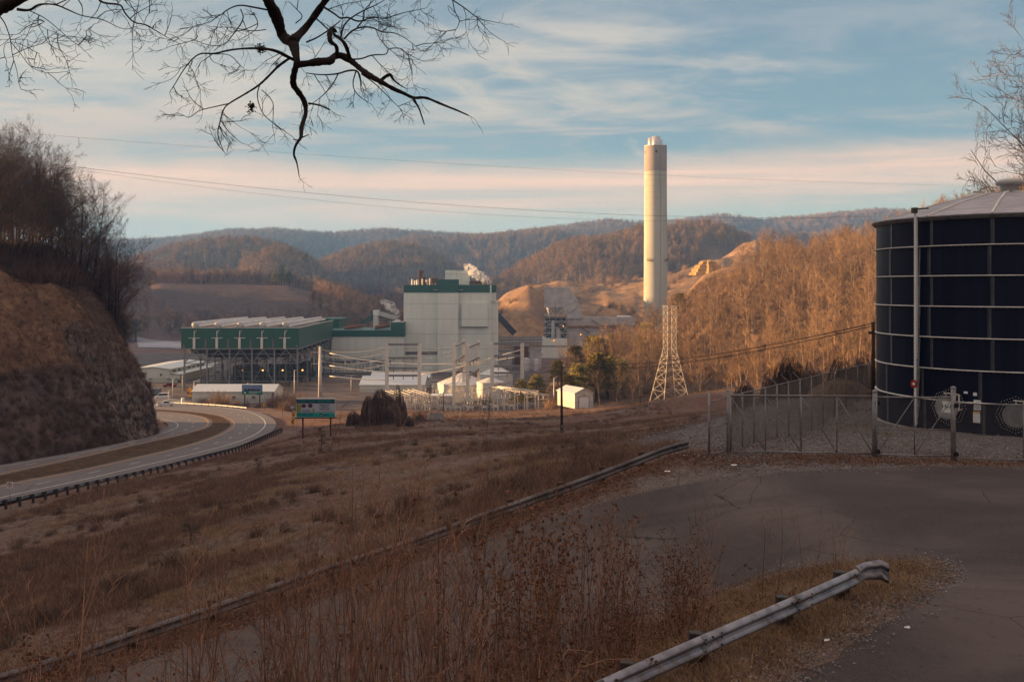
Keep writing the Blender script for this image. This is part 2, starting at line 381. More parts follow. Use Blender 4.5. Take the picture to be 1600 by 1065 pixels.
def nearest(pl, x, y):
    """distance to polyline points (fine sampled) and index"""
    q = np.stack([x, y], -1); d = np.full(len(x), 1e9); k = np.zeros(len(x), int)
    for i in range(0, len(x), 20000):
        dd = ((q[i:i+20000, None]-pl[None])**2).sum(-1); k[i:i+20000] = dd.argmin(1); d[i:i+20000] = np.sqrt(dd.min(1))
    return d, k
_mid = (A_out + resample(B_in, NR))/2
_hw = np.linalg.norm(A_out-resample(B_in, NR), axis=1)/2

# ridges: (px, row of bare ground crest, depth), front width, back width
RIDGES = [
 ([( -900,470,1000),(180,458,1000),(250,443,1000),(450,446,1000),(520,466,960),(600,500,900),(660,530,900)], 235, 900, 3, 'bench'),
 ([(-900,400,880),(120,420,880),(180,430,890),(230,445,900),(262,470,900),(290,510,900)], 75, 200, 5, 'wood'),
 ([(150,470,1450),(215,412,1450),(270,396,1450),(330,386,1450),(400,384,1450),(450,398,1450),(500,425,1450),(560,480,1450)], 260, 300, 14, 'wood'),
 ([(355,470,1250),(380,420,1250),(430,398,1250),(475,410,1250),(520,450,1250),(560,500,1250)], 170, 300, 8, 'wood'),
 ([(430,480,1600),(500,420,1600),(545,402,1600),(600,390,1600),(650,394,1600),(690,412,1600),(740,445,1600),(800,480,1600)], 380, 400, 16, 'wood'),
 ([(560,500,1150),(620,470,1150),(680,455,1150),(740,470,1150),(800,500,1150)], 200, 300, 9, 'wood'),
 ([(720,480,1300),(780,446,1300),(830,418,1300),(880,392,1300),(950,384,1300),(1000,370,1300),(1060,364,1300),(1100,362,1300),(1130,368,1300),(1180,390,1300),(1220,402,1300),(1260,440,1300)], 380, 400, 18, 'wood'),
 ([(690,540,900),(750,490,900),(790,462,900),(830,444,900),(870,441,900),(930,446,900),(1000,437,900),(1060,425,900),(1130,402,900),(1200,404,900),(1300,420,900)], 230, 200, 5, 'grass'),
 ([(745,520,700),(775,492,700),(800,468,700),(826,450,705),(850,446,710),(880,462,710),(905,500,710)], 70, 120, 5, 'grass'),
 ([(880,520,690),(905,502,690),(940,476,695),(975,484,700),(1005,500,705)], 50, 60, 4, 'grass'),
 ([(1120,410,980),(1150,390,980),(1180,374,980),(1220,383,980),(1260,390,980),(1300,383,980),(1380,362,980),(1600,330,980),(2400,300,980)], 160, 300, 3, 'grass'),
 ([(845,640,330),(860,612,330),(900,600,350),(950,578,390),(1000,550,430),(1040,510,470),(1075,455,505),(1100,428,520),(1130,417,530),(1180,414,520),(1250,424,500),(1300,415,490),(1370,402,470),(1500,365,450),(1700,300,440),(2500,220,420)], 230, 160, 7, 'right'),
 ([(1050,440,1900),(1130,392,1900),(1200,378,1900),(1250,384,1900),(1300,386,1900),(1380,384,1900),(1700,380,1900)], 350, 500, 14, 'wood'),
 ([(560,420,2200),(640,385,2200),(700,388,2200),(760,384,2200),(830,376,2200),(860,372,2200),(900,385,2200),(980,420,2200)], 500, 500, 20, 'wood'),
 ([(-900,350,2900),(0,380,2900),(180,389,2900),(250,387,2900),(300,381,2900),(360,372,2900),(430,371,2900),(520,377,2900),(600,371,2900),(690,377,2900),(760,381,2900),(860,369,2900),(950,357,2900),(1000,361,2900),(1060,357,2900),(1130,349,2900),(1190,356,2900),(1250,352,2900),(1300,347,2900),(1370,341,2900),(1500,345,2900),(2600,350,2900)], 900, 900, 26, 'wood'),
]
def ridge_eval(rd, x, y):
    pts, wf, wb, amp, kind = rd; pts = np.array(pts, float); px = 800+F*x/np.maximum(y, 1)
    sc = max(60., pts[:, 2].mean()*0.10)
    jit = fbm(x/sc, y/sc, 3, int(wf)+7)                   # spurs and hollows
    row = np.interp(px, pts[:, 0], pts[:, 1]); D = np.interp(px, pts[:, 0], pts[:, 2])
    zc = (450-row)/F*D
    wv = wf*(1+0.28*jit)
    if kind == 'right': wv = D - np.interp(px, [840, 900, 960, 1050, 1120, 1250, 1400, 1700], [322, 318, 316, 322, 304, 250, 235, 225]) - 8*jit
    s = np.where(y < D, 1-(D-y)/wv, 1-(y-D)/wb)
    s = np.clip(s, 0, 1); s = s*s*(3-2*s) if kind not in ('right',) else np.sin(s*np.pi/2)**1.15*(0.94+0.06*s)
    s = np.where(y < 60, 0, s)
    if pts[0, 0] > -500: s = s*sst(pts[0, 0]-50, pts[0, 0], px)
    if pts[-1, 0] < 1500: s = s*sst(pts[-1, 0]+50, pts[-1, 0], px)
    return zc, s, amp*jit*s*(1-s)*2.2
def height(x, y):
    x = np.atleast_1d(np.asarray(x, float)); y = np.atleast_1d(np.asarray(y, float))
    z = base_z(x, y)
    m = (y > 55)
    xm, ym = x[m], y[m]; zb = z[m]; acc = zb.copy()
    for rd in RIDGES:
        zc, s, j = ridge_eval(rd, xm, ym)
        acc = np.where(s > 0, np.maximum(acc, zb+(zc-zb)*s+j), acc)
    # western ridge, outside the picture, that shades the plant
    g = sst(540, 640, ym)*sst(1250, 900, ym)*np.exp(-((xm+690)/110)**2); acc = np.maximum(acc, -42+124*g)
    z[m] = acc
    # highway bed
    k = (x > -420) & (x < -30) & (y > -140) & (y < 460)
    if k.any():
        d, i = nearest(_mid, x[k], y[k]); t = sst(3.0, 13.0, d-_hw[i]); z[k] = (HZ(y[k])-0.35)*(1-t)+z[k]*t
    h_ = sst(620, 680, y)*sst(1060, 960, y)*sst(-60, 0, x); z += h_*(5.0*fbm(x/34, y/34, 4, 81)+3.0*(0.3-np.abs(fbm(x/60, y/26, 3, 83))))
    # fine relief, damped on the plateau
    d0 = np.hypot(x, y); z += 0.05*fbm(x/1.6, y/1.6, 3, 3)*sst(4, 10, d0)
    rough = sst(45, 90, y)*(1-sst(0, 1, np.where((x > -420) & (x < -25) & (y < 460) & (y > 90), 1.0, 0.0))) if False else sst(60, 110, d0)
    z += 0.35*fbm(x/14, y/14, 4, 9)*rough
    return z
_hc = {}
def H(x, y):
    return float(height([x], [y])[0])
def ground_hit(px, py, D0=15, D1=1500, n=400):
    """first ground point met along the sight line through px,py"""
    D = np.exp(np.linspace(math.log(D0), math.log(D1), n)); X = (px-800)/F*D; Z = (450-py)/F*D
    g = height(X, D); k = np.argmax(g > Z); return Vector((X[k], D[k], g[k]))

def make_ground():
    az = np.concatenate([np.linspace(-math.pi, -0.62, 60)[:-1], np.linspace(-0.62, 0.62, 620), np.linspace(0.62, math.pi, 60)[1:]])
    rr = np.concatenate([[0.6], np.exp(np.linspace(math.log(1.2), math.log(60), 210)), np.exp(np.linspace(math.log(60), math.log(600), 270))[1:], np.exp(np.linspace(math.log(600), math.log(14000), 260))[1:]])
    A, RR = np.meshgrid(az, rr); x = (RR*np.sin(A)).ravel(); y = (RR*np.cos(A)).ravel(); z = height(x, y)
    nr, na = len(rr), len(az)
    i = np.arange(nr-1)[:, None]*na + np.arange(na-1)[None]
    q = np.stack([i, i+1, i+1+na, i+na], -1).reshape(-1, 4)[:, ::-1]
    me = bpy.data.meshes.new('ground'); me.vertices.add(len(x)); me.vertices.foreach_set('co', np.stack([x, y, z], -1).ravel())
    me.loops.add(q.size); me.loops.foreach_set('vertex_index', q.ravel().astype(np.int32))
    me.polygons.add(len(q)); me.polygons.foreach_set('loop_start', np.arange(0, q.size, 4, dtype=np.int32)); me.polygons.foreach_set('loop_total', np.full(len(q), 4, np.int32))
    me.polygons.foreach_set('use_smooth', np.ones(len(q), bool)); me.update(calc_edges=True)
    # zones : r gravel, g sunlit hill grass (tan), b woodland floor, a plant yard
    px = 800+F*x/np.maximum(y, 1)
    nz = fbm(x/9, y/9, 4, 21)*0.5
    grav = sst(-0.35, 0.15, np.minimum(np.minimum(x-7.5, 46-x)/3, np.minimum(y-33.6-0.02*x, 66-y)/3)+nz*1.1)*(y > 20)
    grav2 = sst(1.6, 0.3, np.abs(y-33.0-0.12*np.maximum(x-26, 0))+nz)*(x > 4)*(x < 40)   # gravelly verge
    tan = sst(0, 1, ((y > 560)*1.0))*0 + np.zeros(len(x))
    zc, s, j = ridge_eval(RIDGES[7], x, np.maximum(y, 61)); tan = np.maximum(tan, sst(0.02, 0.3, s)*(y < 1010))
    zc, s, j = ridge_eval(RIDGES[10], x, np.maximum(y, 61)); tan = np.maximum(tan, sst(0.2, 0.6, s)*(y < 1200))
    for kk_ in (8, 9): tan = np.maximum(tan, sst(0.02, 0.2, ridge_eval(RIDGES[kk_], x, np.maximum(y, 61))[1])*(y > 600)*(y < 1010))
    bald = sst(1040, 1070, px)*sst(1200, 1160, px)*sst(470, 495, y)*(y < 700); tan = np.maximum(tan, bald)
    ben = sst(845, 870, y+30*nz)*(y < 1080)*sst(225, 260, px)*sst(520, 470, px)
    wood = sst(225, 260, y)*sst(930, 980, px + 60*nz)*(y < 560)
    wood = np.maximum(wood, (y > 1080)*1.0)*(1-tan)
    yard = sst(322, 334, y+4*nz)*(y < 640)*sst(860, 830, px)*(px > 150)
    at = me.color_attributes.new('zone', 'FLOAT_COLOR', 'POINT')
    at.data.foreach_set('color', np.stack([np.clip(grav+grav2*0.7, 0, 1), np.clip(tan, 0, 1), np.clip(wood, 0, 1), np.clip(yard, 0, 1)], -1).astype(np.float32).ravel())
    at2 = me.color_attributes.new('zonetwo', 'FLOAT_COLOR', 'POINT')
    # fresh strip of pale crushed rock and dirt outcrops on the spoil hill; bench grass
    dirt = np.clip(sst(0.1, 0.4, fbm(x/60, y/22, 4, 5))*tan, 0, 1)
    at2.data.foreach_set('color', np.stack([dirt, np.clip(ben, 0, 1), np.zeros(len(x)), np.ones(len(x))], -1).astype(np.float32).ravel())
    m = bpy.data.materials.new('ground earth and dry grass'); m.use_nodes = True; t = m.node_tree; b = NB(t); bs = t.nodes['Principled BSDF']
    bs.inputs['Roughness'].default_value = 0.95; bs.inputs['Specular IOR Level'].default_value = 0.1
    co = b.new('ShaderNodeTexCoord').outputs['Object']
    z1 = b.new('ShaderNodeAttribute', attribute_name='zone'); z2 = b.new('ShaderNodeAttribute', attribute_name='zonetwo')
    s1 = b.new('ShaderNodeSeparateColor'); b.link(z1.outputs['Color'], s1.inputs[0]); s2 = b.new('ShaderNodeSeparateColor'); b.link(z2.outputs['Color'], s2.inputs[0])
    nA = b.noise(co, 0.035, 6, 0.6, 0.6); nB = b.noise(co, 0.16, 6, 0.65, 0.4); nC = b.noise(co, 1.3, 6, 0.7); nD = b.noise(co, 9, 4, 0.7)
    fld = b.mix(b.sstep(nA, 0.42, 0.58), (0.225, 0.165, 0.138), (0.190, 0.108, 0.080))
    fld = b.mix(b.math('MULTIPLY', b.sstep(nB, 0.5, 0.68), 0.75), fld, (0.225, 0.175, 0.135))
    fld = b.mix(b.math('MULTIPLY', b.sstep(nC, 0.52, 0.72), 0.6), fld, (0.055, 0.035, 0.030))
    fld = b.mix(b.math('MULTIPLY', b.sstep(nD, 0.5, 0.8), 0.35), fld, (0.20, 0.15, 0.105))
    gr = b.mix(b.sstep(nD, 0.35, 0.7), (0.115, 0.105, 0.105), (0.26, 0.24, 0.23))
    gr = b.mix(b.math('MULTIPLY', b.sstep(nC, 0.5, 0.66), 0.6), gr, (0.12, 0.065, 0.04))
    tn = b.mix(b.sstep(nB, 0.35, 0.65), (0.36, 0.225, 0.115), (0.22, 0.130, 0.070))
    tn = b.mix(b.math('MULTIPLY', s2.outputs[0], 0.7), tn, (0.13, 0.085, 0.06))
    wd = b.mix(b.sstep(nB, 0.35, 0.65), (0.14, 0.090, 0.060), (0.085, 0.056, 0.04))
    yd = b.mix(b.sstep(nB, 0.4, 0.62), (0.15, 0.125, 0.115), (0.095, 0.08, 0.078))
    bn = b.mix(b.sstep(nB, 0.35, 0.65), (0.13, 0.095, 0.075), (0.09, 0.066, 0.055))
    vg = b.new('ShaderNodeTexVoronoi'); vg.inputs['Scale'].default_value = 4.5; b.link(co, vg.inputs['Vector']); fld = b.mix(b.math('MULTIPLY', b.sstep(vg.outputs['Distance'], 0.35, 0.6), 0.4), fld, (0.07, 0.045, 0.036)); c = b.mix(s1.outputs[0], fld, gr); c = b.mix(s2.outputs[1], c, bn); c = b.mix(s1.outputs[1], c, tn); c = b.mix(s1.outputs[2], c, wd); c = b.mix(z1.outputs['Alpha'], c, yd)
    b.link(c, bs.inputs['Base Color'])
    bp = b.new('ShaderNodeBump'); bp.inputs['Strength'].default_value = 0.9; bp.inputs['Distance'].default_value = 0.12
    b.link(b.math('ADD', nD, b.math('MULTIPLY', nC, 2.0)), bp.inputs['Height']); b.link(bp.outputs[0], bs.inputs['Normal'])
    me.materials.append(m); o = bpy.data.objects.new('ground', me); COL.objects.link(o); o['kind'] = 'structure'
make_ground()

# ---- asphalt shader
def asphalt(name, c1, c2, c3, sc=0.5):
    m = bpy.data.materials.new(name); m.use_nodes = True; t = m.node_tree; b = NB(t); bs = t.nodes['Principled BSDF']
    bs.inputs['Roughness'].default_value = 0.82; bs.inputs['Specular IOR Level'].default_value = 0.25
    co = b.new('ShaderNodeTexCoord').outputs['Object']
    n1 = b.noise(co, sc*0.25, 5, 0.6, 0.8); n2 = b.noise(co, sc*3, 6, 0.7); n3 = b.noise(co, 22, 4, 0.85)
    mp = b.new('ShaderNodeMapping'); mp.inputs['Rotation'].default_value = (0, 0, R(-20)); mp.inputs['Scale'].default_value = (0.12, 1.2, 1); b.link(co, mp.inputs[0])
    n4 = b.noise(mp.outputs[0], sc*1.3, 5, 0.6)
    c = b.mix(b.sstep(n1, 0.35, 0.65), c1, c2); c = b.mix(b.math('MULTIPLY', b.sstep(n4, 0.5, 0.7), 0.6), c, c3)
    c = b.mix(b.math('MULTIPLY', b.sstep(n2, 0.55, 0.75), 0.35), c, c3); c = b.mix(b.math('MULTIPLY', b.sstep(n3, 0.45, 0.75), 0.75), c, tuple(k*2.9 for k in c3)); n5 = b.noise(co, sc*9, 5, 0.75); c = b.mix(b.math('MULTIPLY', b.sstep(n5, 0.56, 0.72), 0.5), c, tuple(k*0.45 for k in c3))
    vo = b.new('ShaderNodeTexVoronoi', feature='DISTANCE_TO_EDGE'); vo.inputs['Scale'].default_value = sc*0.7
    mixv = b.mix(0.25, co, b.noise(co, 1.2, 4, 0.6, 0, True)); b.link(mixv, vo.inputs['Vector'])
    crack = b.math('LESS_THAN', vo.outputs['Distance'], 0.0035); c = b.mix(b.math('MULTIPLY', crack, b.math('MULTIPLY', b.sstep(n1, 0.38, 0.52), 0.8)), c, (0.012, 0.011, 0.011))
    b.link(c, bs.inputs['Base Color'])
    bp = b.new('ShaderNodeBump'); bp.inputs['Strength'].default_value = 0.6; bp.inputs['Distance'].default_value = 0.012; b.link(n3, bp.inputs['Height']); b.link(bp.outputs[0], bs.inputs['Normal'])
    return m
M['asphalt'] = asphalt('worn asphalt', (0.046, 0.037, 0.035), (0.108, 0.086, 0.078), (0.041, 0.033, 0.031), 0.6)
M['asphaltnew'] = asphalt('dark resealed asphalt', (0.026, 0.024, 0.028), (0.036, 0.032, 0.035), (0.020, 0.018, 0.020), 0.6)
M['hwy'] = asphalt('highway asphalt', (0.135, 0.125, 0.128), (0.165, 0.152, 0.150), (0.11, 0.10, 0.10), 0.25)
def ribbon(name, L, Rr, zf, m, n_across=6, kind='structure', z_off=0.0, drop=0.0):
    """sheet between two matched polylines"""
    L = np.asarray(L); Rr = np.asarray(Rr); t = np.linspace(0, 1, n_across+1)
    pts = L[:, None]*(1-t)[None, :, None] + Rr[:, None]*t[None, :, None]; n, k = pts.shape[:2]
    x = pts[..., 0].ravel(); y = pts[..., 1].ravel(); z = zf(x, y)+z_off
    if drop: z = z.reshape(n, k); z[:, 0] -= drop; z[:, -1] -= drop; z = z.ravel()
    mb = MB(); mb.v = list(map(tuple, np.stack([x, y, z], -1)))
    mb.f = [(i*k+j, i*k+j+1, (i+1)*k+j+1, (i+1)*k+j) for i in range(n-1) for j in range(k-1)]
    o = mb.build(name, m, smooth=True)
    if kind: o['kind'] = kind
    return o
def offset(pl, d):
    pl = np.asarray(pl); t = np.gradient(pl, axis=0); t /= np.linalg.norm(t, axis=1)[:, None]; return pl+np.stack([t[:, 1], -t[:, 0]], 1)*d
# for these polylines, +d is towards the camera side of travel (right of heading away)
A_shoulder = offset(A_out, 2.6); A_sin = offset(A_in, -1.0); B_sout = offset(B_out, 1.0); B_sin = offset(B_in, -2.2)
ribbon('highway_road', A_shoulder, resample(A_sin, NR), lambda x, y: HZ(y), M['hwy'], 8)
ribbon('highway_road', resample(B_sout, NR), B_sin, lambda x, y: HZ(y), M['hwy'], 8)
M['median'] = mat('median grass', (0.085, 0.056, 0.030), (0.055, 0.036, 0.024), 0.25, 0.95, 0, 0.4, 6, c3=(0.07, 0.062, 0.03), s3=0.1)
ribbon('median_land', resample(A_sin, NR), resample(B_sout, NR), lambda x, y: HZ(y)-0.03, M['median'], 4)
M['linewhite'] = mat('road line white', (0.62, 0.62, 0.60), (0.45, 0.44, 0.43), 0.7, 0.7)
M['lineyellow'] = mat('road line yellow', (0.55, 0.27, 0.06), (0.42, 0.22, 0.07), 0.7, 0.7)
def line(pl, w, m, dash=None, name='road_marking'):
    a = offset(pl, w/2); c = offset(pl, -w/2); mb = MB(); s = np.concatenate([[0], np.cumsum(np.linalg.norm(np.diff(pl, axis=0), axis=1))])
    def pt(arr, q): return (float(np.interp(q, s, arr[:, 0])), float(np.interp(q, s, arr[:, 1])))
    segs = [(q, min(q+(dash[0] if dash else 2.0), s[-1])) for q in np.arange(0, s[-1]-0.1, dash[1] if dash else 2.0)]
    for q0, q1 in segs:
        p = [pt(a, q0), pt(c, q0), pt(c, q1), pt(a, q1)]
        mb.quad(*[(u, v, float(HZ(v))+0.02) for u, v in p])
    o = mb.build(name, m); o['kind'] = 'structure'
line(A_out, 0.26, M['linewhite']); line(A_in, 0.3, M['lineyellow']); line(B_out, 0.3, M['lineyellow']); line(B_in, 0.18, M['linewhite'])
line((A_out+resample(A_in, NR))/2, 0.2, M['linewhite'], (3.2, 12.2)); line((resample(B_out, NR)+B_in)/2, 0.2, M['linewhite'], (3.2, 12.2))

# ---- hairpin road on the plateau
def gp(px, py): v = ground_hit(px, py, 8, 60); return (v.x, v.y)
far = [(-26, 16), (-17, 19.5)] + [gp(*q) for q in [(150, 1060), (330, 1000), (500, 938), (656, 880), (812, 821), (956, 782), (1100, 753), (1200, 742), (1350, 733), (1500, 729)]] + [(19.5, 33), (26, 32), (34, 27), (38, 20), (38, 10), (37, 0), (36, -12)]
near = [(-24, 8.5), (-16, 12)] + [gp(*q) for q in [(430, 1200), (600, 1130), (760, 1062), (900, 1005), (1040, 950), (1170, 905), (1300, 884), (1400, 877), (1462, 876), (1482, 884), (1478, 899), (1440, 925), (1360, 972), (1280, 1020), (1190, 1068)]] + [(2.8, 11.8), (2.2, 9), (3.5, 5), (8, 0), (16, -6)]
far = resample(far, 240); near_r = resample(near, 240)
# match by angle around the island tip: use param blending that lingers at the tip
def match(far, near):
    L = len(far); out = []; tip = near[np.argmax(near[:, 0]*(near[:, 1] > 14))]
    k0 = int(np.argmax(near[:, 0]*(near[:, 1] > 14)))
    ia = int(np.argmin(np.linalg.norm(far-np.array([17.5, 33]), axis=1))); ib = int(np.argmin(np.linalg.norm(far-np.array([38, 12]), axis=1)))
    idx = np.interp(np.arange(L), [0, ia, ib, L-1], [0, k0-4, k0+4, L-1]); ii = np.arange(L)
    return np.stack([np.interp(idx, ii, near[:, 0]), np.interp(idx, ii, near[:, 1])], 1)
near_m = match(far, near_r)
ribbon('road', far, near_m, lambda x, y: height(x, y), M['asphalt'], 60, z_off=0.05, drop=0.09)
# ---------------------------------------------------------------- wooded cut hillside on the left
def hill_sections():
    prof = [(0,0),(2.2,3),(5,7.5),(8.5,12.5),(12,18),(16.5,25),(24,33),(32,37),(48,41),(75,43),(130,30),(200,0)]
    secs = []
    for Y, xf, dz, steep in [(-170,-76,24,1),(-90,-76,24,1),(-20,-76,26,1),(50,-76,28,1),(100,-76,24,1),(145,-76,-1,1.0),(170,-74.5,-3,.98)]:  # dz lifts the out-of-view stretch so its crest keeps sun off the tank
        secs.append([(xf-a*steep, Y+a*0.05, HZ(Y)-0.4+h*(1+dz*0.013*min(1, a/30))) for a, h in prof])
    secs.append([(-74.0,187,-29.5),(-75.4,188,-25.5),(-77.5,189,-21.5),(-80,190,-17),(-83.5,191,-11),(-87,193,-4.5),(-92,196,1.8),(-99,200,6.0),(-112,206,9.3),(-138,210,10),(-180,200,6),(-240,190,-30)])
    secs.append([(-73.2,198,-30.2),(-74.0,199,-26.5),(-75.2,200,-22.5),(-77.6,201,-18),(-80.8,202,-12.5),(-84.6,203.5,-6.2),(-90.5,206,0.6),(-98,210,5.0),(-110,216,8.2),(-135,220,8),(-175,214,4),(-235,206,-32)])
    secs.append([(-74.6,208,-30.9),(-75.6,208.5,-27),(-76.8,209,-23),(-79,210,-18.5),(-82.4,211,-13),(-86.5,213,-7.5),(-92,216,-2.5),(-100,220,1.0),(-112,226,4),(-136,232,4),(-172,228,0),(-230,220,-34)])
    secs.append([(-78.5,219,-31.6),(-79,219,-29),(-80,219.5,-26.5),(-82,220,-23),(-85,222,-19),(-89,225,-15),(-95,229,-11),(-103,233,-8),(-114,240,-6),(-137,246,-6),(-168,242,-8),(-225,234,-36)])
    secs.append([(-86,232,-33),(-87,233,-33),(-88,234,-32.8),(-90,235,-32.5),(-93,237,-32),(-97,240,-31),(-103,245,-30),(-111,250,-29),(-121,257,-29),(-140,264,-31),(-165,262,-34),(-220,250,-39)])
    return np.array(secs, float)
def bump_rs(c, n, axis):
    k = c.shape[axis]; t = np.linspace(0, k-1, n); i = np.clip(np.floor(t).astype(int), 0, k-2); f = t-i
    g = lambda q: np.take(c, np.clip(q, 0, k-1), axis)
    sh = [1]*c.ndim; sh[axis] = n; f = f.reshape(sh); p0, p1, p2, p3 = g(i-1), g(i), g(i+1), g(i+2)
    return 0.5*(2*p1+(-p0+p2)*f+(2*p0-5*p1+4*p2-p3)*f*f+(-p0+3*p1-3*p2+p3)*f**3)
HS = bump_rs(bump_rs(hill_sections(), 300, 0), 230, 1)     # 300 stations x 230 across
def make_hill():
    g = HS.copy(); du = np.gradient(g, axis=0); dv = np.gradient(g, axis=1); nrm = np.cross(du, dv); nrm /= np.linalg.norm(nrm, axis=2, keepdims=True)+1e-9
    nrm *= np.sign(nrm[..., 2:3]+1e-9)
    a = (g[..., 0]+g[..., 2]*0.7).ravel(); b_ = g[..., 1].ravel()
    n1 = fbm(a/11, b_/11, 5, 31).reshape(g.shape[:2]); n2 = (1-np.abs(fbm(a/3.2, b_/2.4, 4, 41))*2.2).reshape(g.shape[:2])
    t = np.linspace(0, 1, g.shape[1])[None]; Y = g[..., 1]
    edge = sst(0, 0.06, t)*sst(1, 0.9, t)
    cliff = sst(182, 196, Y)*sst(226, 214, Y)*sst(0.0, 0.03, t)*sst(0.50, 0.36, t)
    ledge = sst(0.33, 0.37, t + n1*0.03)*sst(0.44, 0.40, t)*sst(185, 150, Y)
    n4 = fbm((a+b_*.35)/5.0, (b_-a*.2)/16, 4, 47).reshape(g.shape[:2])
    g += nrm*((n1*2.4 + n4*1.3 + cliff*(n2*1.5-1.7) + ledge*1.8)*edge + 0.30*n2*edge)[..., None]
    global HS_D; HS_D = g
    nr, nc = g.shape[:2]; mb = MB(); mb.v = list(map(tuple, g.reshape(-1, 3)))
    i = np.arange(nr-1)[:, None]*nc+np.arange(nc-1)[None]; mb.f = np.stack([i, i+nc, i+nc+1, i+1], -1).reshape(-1, 4).tolist()
    m = bpy.data.materials.new('hillside grass scrub and rock'); m.use_nodes = True; tt = m.node_tree; b = NB(tt); bs = tt.nodes['Principled BSDF']
    bs.inputs['Roughness'].default_value = 0.95; bs.inputs['Specular IOR Level'].default_value = 0.1
    co = b.new('ShaderNodeTexCoord').outputs['Object']
    at = b.new('ShaderNodeAttribute', attribute_name='zone'); sp = b.new('ShaderNodeSeparateColor'); b.link(at.outputs['Color'], sp.inputs[0])
    nB = b.noise(co, 0.16, 6, 0.65, 0.5); nC = b.noise(co, 1.1, 6, 0.7); nD = b.noise(co, 6, 4, 0.7)
    mp = b.new('ShaderNodeMapping'); mp.inputs['Scale'].default_value = (1.6, 1.6, 0.35); b.link(co, mp.inputs[0]); nR = b.noise(mp.outputs[0], 0.9, 6, 0.7, 0.6)
    gs = b.mix(b.sstep(nB, 0.38, 0.62), (0.30, 0.180, 0.105), (0.190, 0.112, 0.072)); gs = b.mix(b.math('MULTIPLY', b.sstep(nC, 0.5, 0.7), 0.7), gs, (0.048, 0.032, 0.028))
    lo = b.mix(b.sstep(nB, 0.4, 0.6), (0.145, 0.104, 0.094), (0.085, 0.060, 0.056)); lo = b.mix(b.math('MULTIPLY', b.sstep(nC, 0.5, 0.72), 0.8), lo, (0.17, 0.125, 0.10))
    rk = b.mix(b.sstep(nR, 0.38, 0.62), (0.26, 0.205, 0.170), (0.055, 0.044, 0.040)); rk = b.mix(b.math('MULTIPLY', b.sstep(nC, 0.55, 0.7), 0.7), rk, (0.17, 0.13, 0.10))
    c = b.mix(b.sstep(b.math('ADD', sp.outputs[0], b.math('MULTIPLY', b.math('SUBTRACT', nC, 0.5), 0.5)), 0.4, 0.6), lo, gs)
    c = b.mix(b.sstep(b.math('ADD', sp.outputs[1], b.math('MULTIPLY', b.math('SUBTRACT', nC, 0.5), 0.7)), 0.4, 0.6), c, rk); b.link(c, bs.inputs['Base Color'])
    bp = b.new('ShaderNodeBump'); bp.inputs['Strength'].default_value = 1.0; bp.inputs['Distance'].default_value = 0.35; b.link(b.math('ADD', nC, b.math('MULTIPLY', nR, 1.0)), bp.inputs['Height']); b.link(bp.outputs[0], bs.inputs['Normal'])
    o = mb.build('hillside_terrain', m, smooth=True); o['kind'] = 'structure'
    up = sst(0.26, 0.36, t + n1*0.05)*sst(205, 196, Y)*np.ones_like(Y)
    me = o.data; ca = me.color_attributes.new('zone', 'FLOAT_COLOR', 'POINT')
    ca.data.foreach_set('color', np.stack([up.ravel(), np.clip(cliff, 0, 1).ravel(), 0*a, 1+0*a], -1).astype(np.float32).ravel())
make_hill()

# ---------------------------------------------------------------- trees
def grow(mb, p, d, L, r, lvl, spec, rng, tops):
    """spec[lvl] = (segments, sides, wobble, n children, child angle, child length, up pull)"""
    ns, sides, wob, nch, ang, cl, up = spec[lvl][:7]
    pts = [p.copy()]; ds = [d.copy()]; q = p.copy(); e = d.copy()
    for i in range(ns):
        e = (e+Vector((rng.uniform(-1, 1), rng.uniform(-1, 1), rng.uniform(-1, 1)))*wob+Vector((0, 0, up))).normalized()
        q = q+e*(L/ns); pts.append(q.copy()); ds.append(e.copy())
    rad = [r*(1-0.80*i/ns) for i in range(ns+1)]
    tops.tube(pts, rad, sides, cap=False) if lvl else mb.tube(pts, rad, sides, cap=False)
    if lvl+1 >= len(spec): return
    for k in range(nch):
        t = (0.30 if lvl == 0 else 0.15)+(0.70 if lvl == 0 else 0.83)*(k+rng.random()*0.9)/nch; t = min(t, 0.99)
        i = min(int(t*ns), ns-1); f = t*ns-i; pos = pts[i].lerp(pts[i+1], f); dd = ds[i+1]
        perp = dd.orthogonal().normalized(); perp.rotate(Matrix.Rotation(rng.random()*6.283, 3, dd))
        a = R(ang)*(rng.uniform(0.7, 1.25)); nd = (dd*math.cos(a)+perp*math.sin(a)).normalized()
        rr = r*(1-0.80*t)*rng.uniform(0.45, 0.65)
        shape = (1.0-0.55*abs(t-0.45)) if lvl == 0 else (1-0.45*t)
        grow(mb, pos, nd, L*cl*shape*rng.uniform(0.75, 1.2), max(rr, spec[-1][7] if len(spec[-1]) > 7 else 0.01), lvl+1, spec, rng, tops)
def make_tree(seed, h, r, spec):
    rng = random.Random(seed); a, b = MB(), MB(); grow(a, Vector((0, 0, -0.3)), Vector((rng.uniform(-.06, .06), rng.uniform(-.06, .06), 1)).normalized(), h, r, 0, spec, rng, b); return a, b
SP_HI = [(9, 6, .07, 17, 46, .50, .02), (6, 4, .16, 8, 44, .50, .05), (4, 3, .20, 6, 42, .52, .05), (3, 3, .22, 5, 38, .6, .05), (2, 3, .2, 0, 0, 0, 0.03, .014)]
SP_MID = [(7, 5, .06, 13, 42, .40, .02), (4, 3, .15, 7, 38, .50, .08), (3, 3, .2, 5, 38, .55, .06), (2, 3, .2, 0, 0, 0, .04, .035)]
SP_FAR = [(4, 4, .05, 16, 46, .42, .02), (3, 3, .15, 9, 40, .55, .10), (2, 3, .2, 0, 0, 0, .06, .08)]
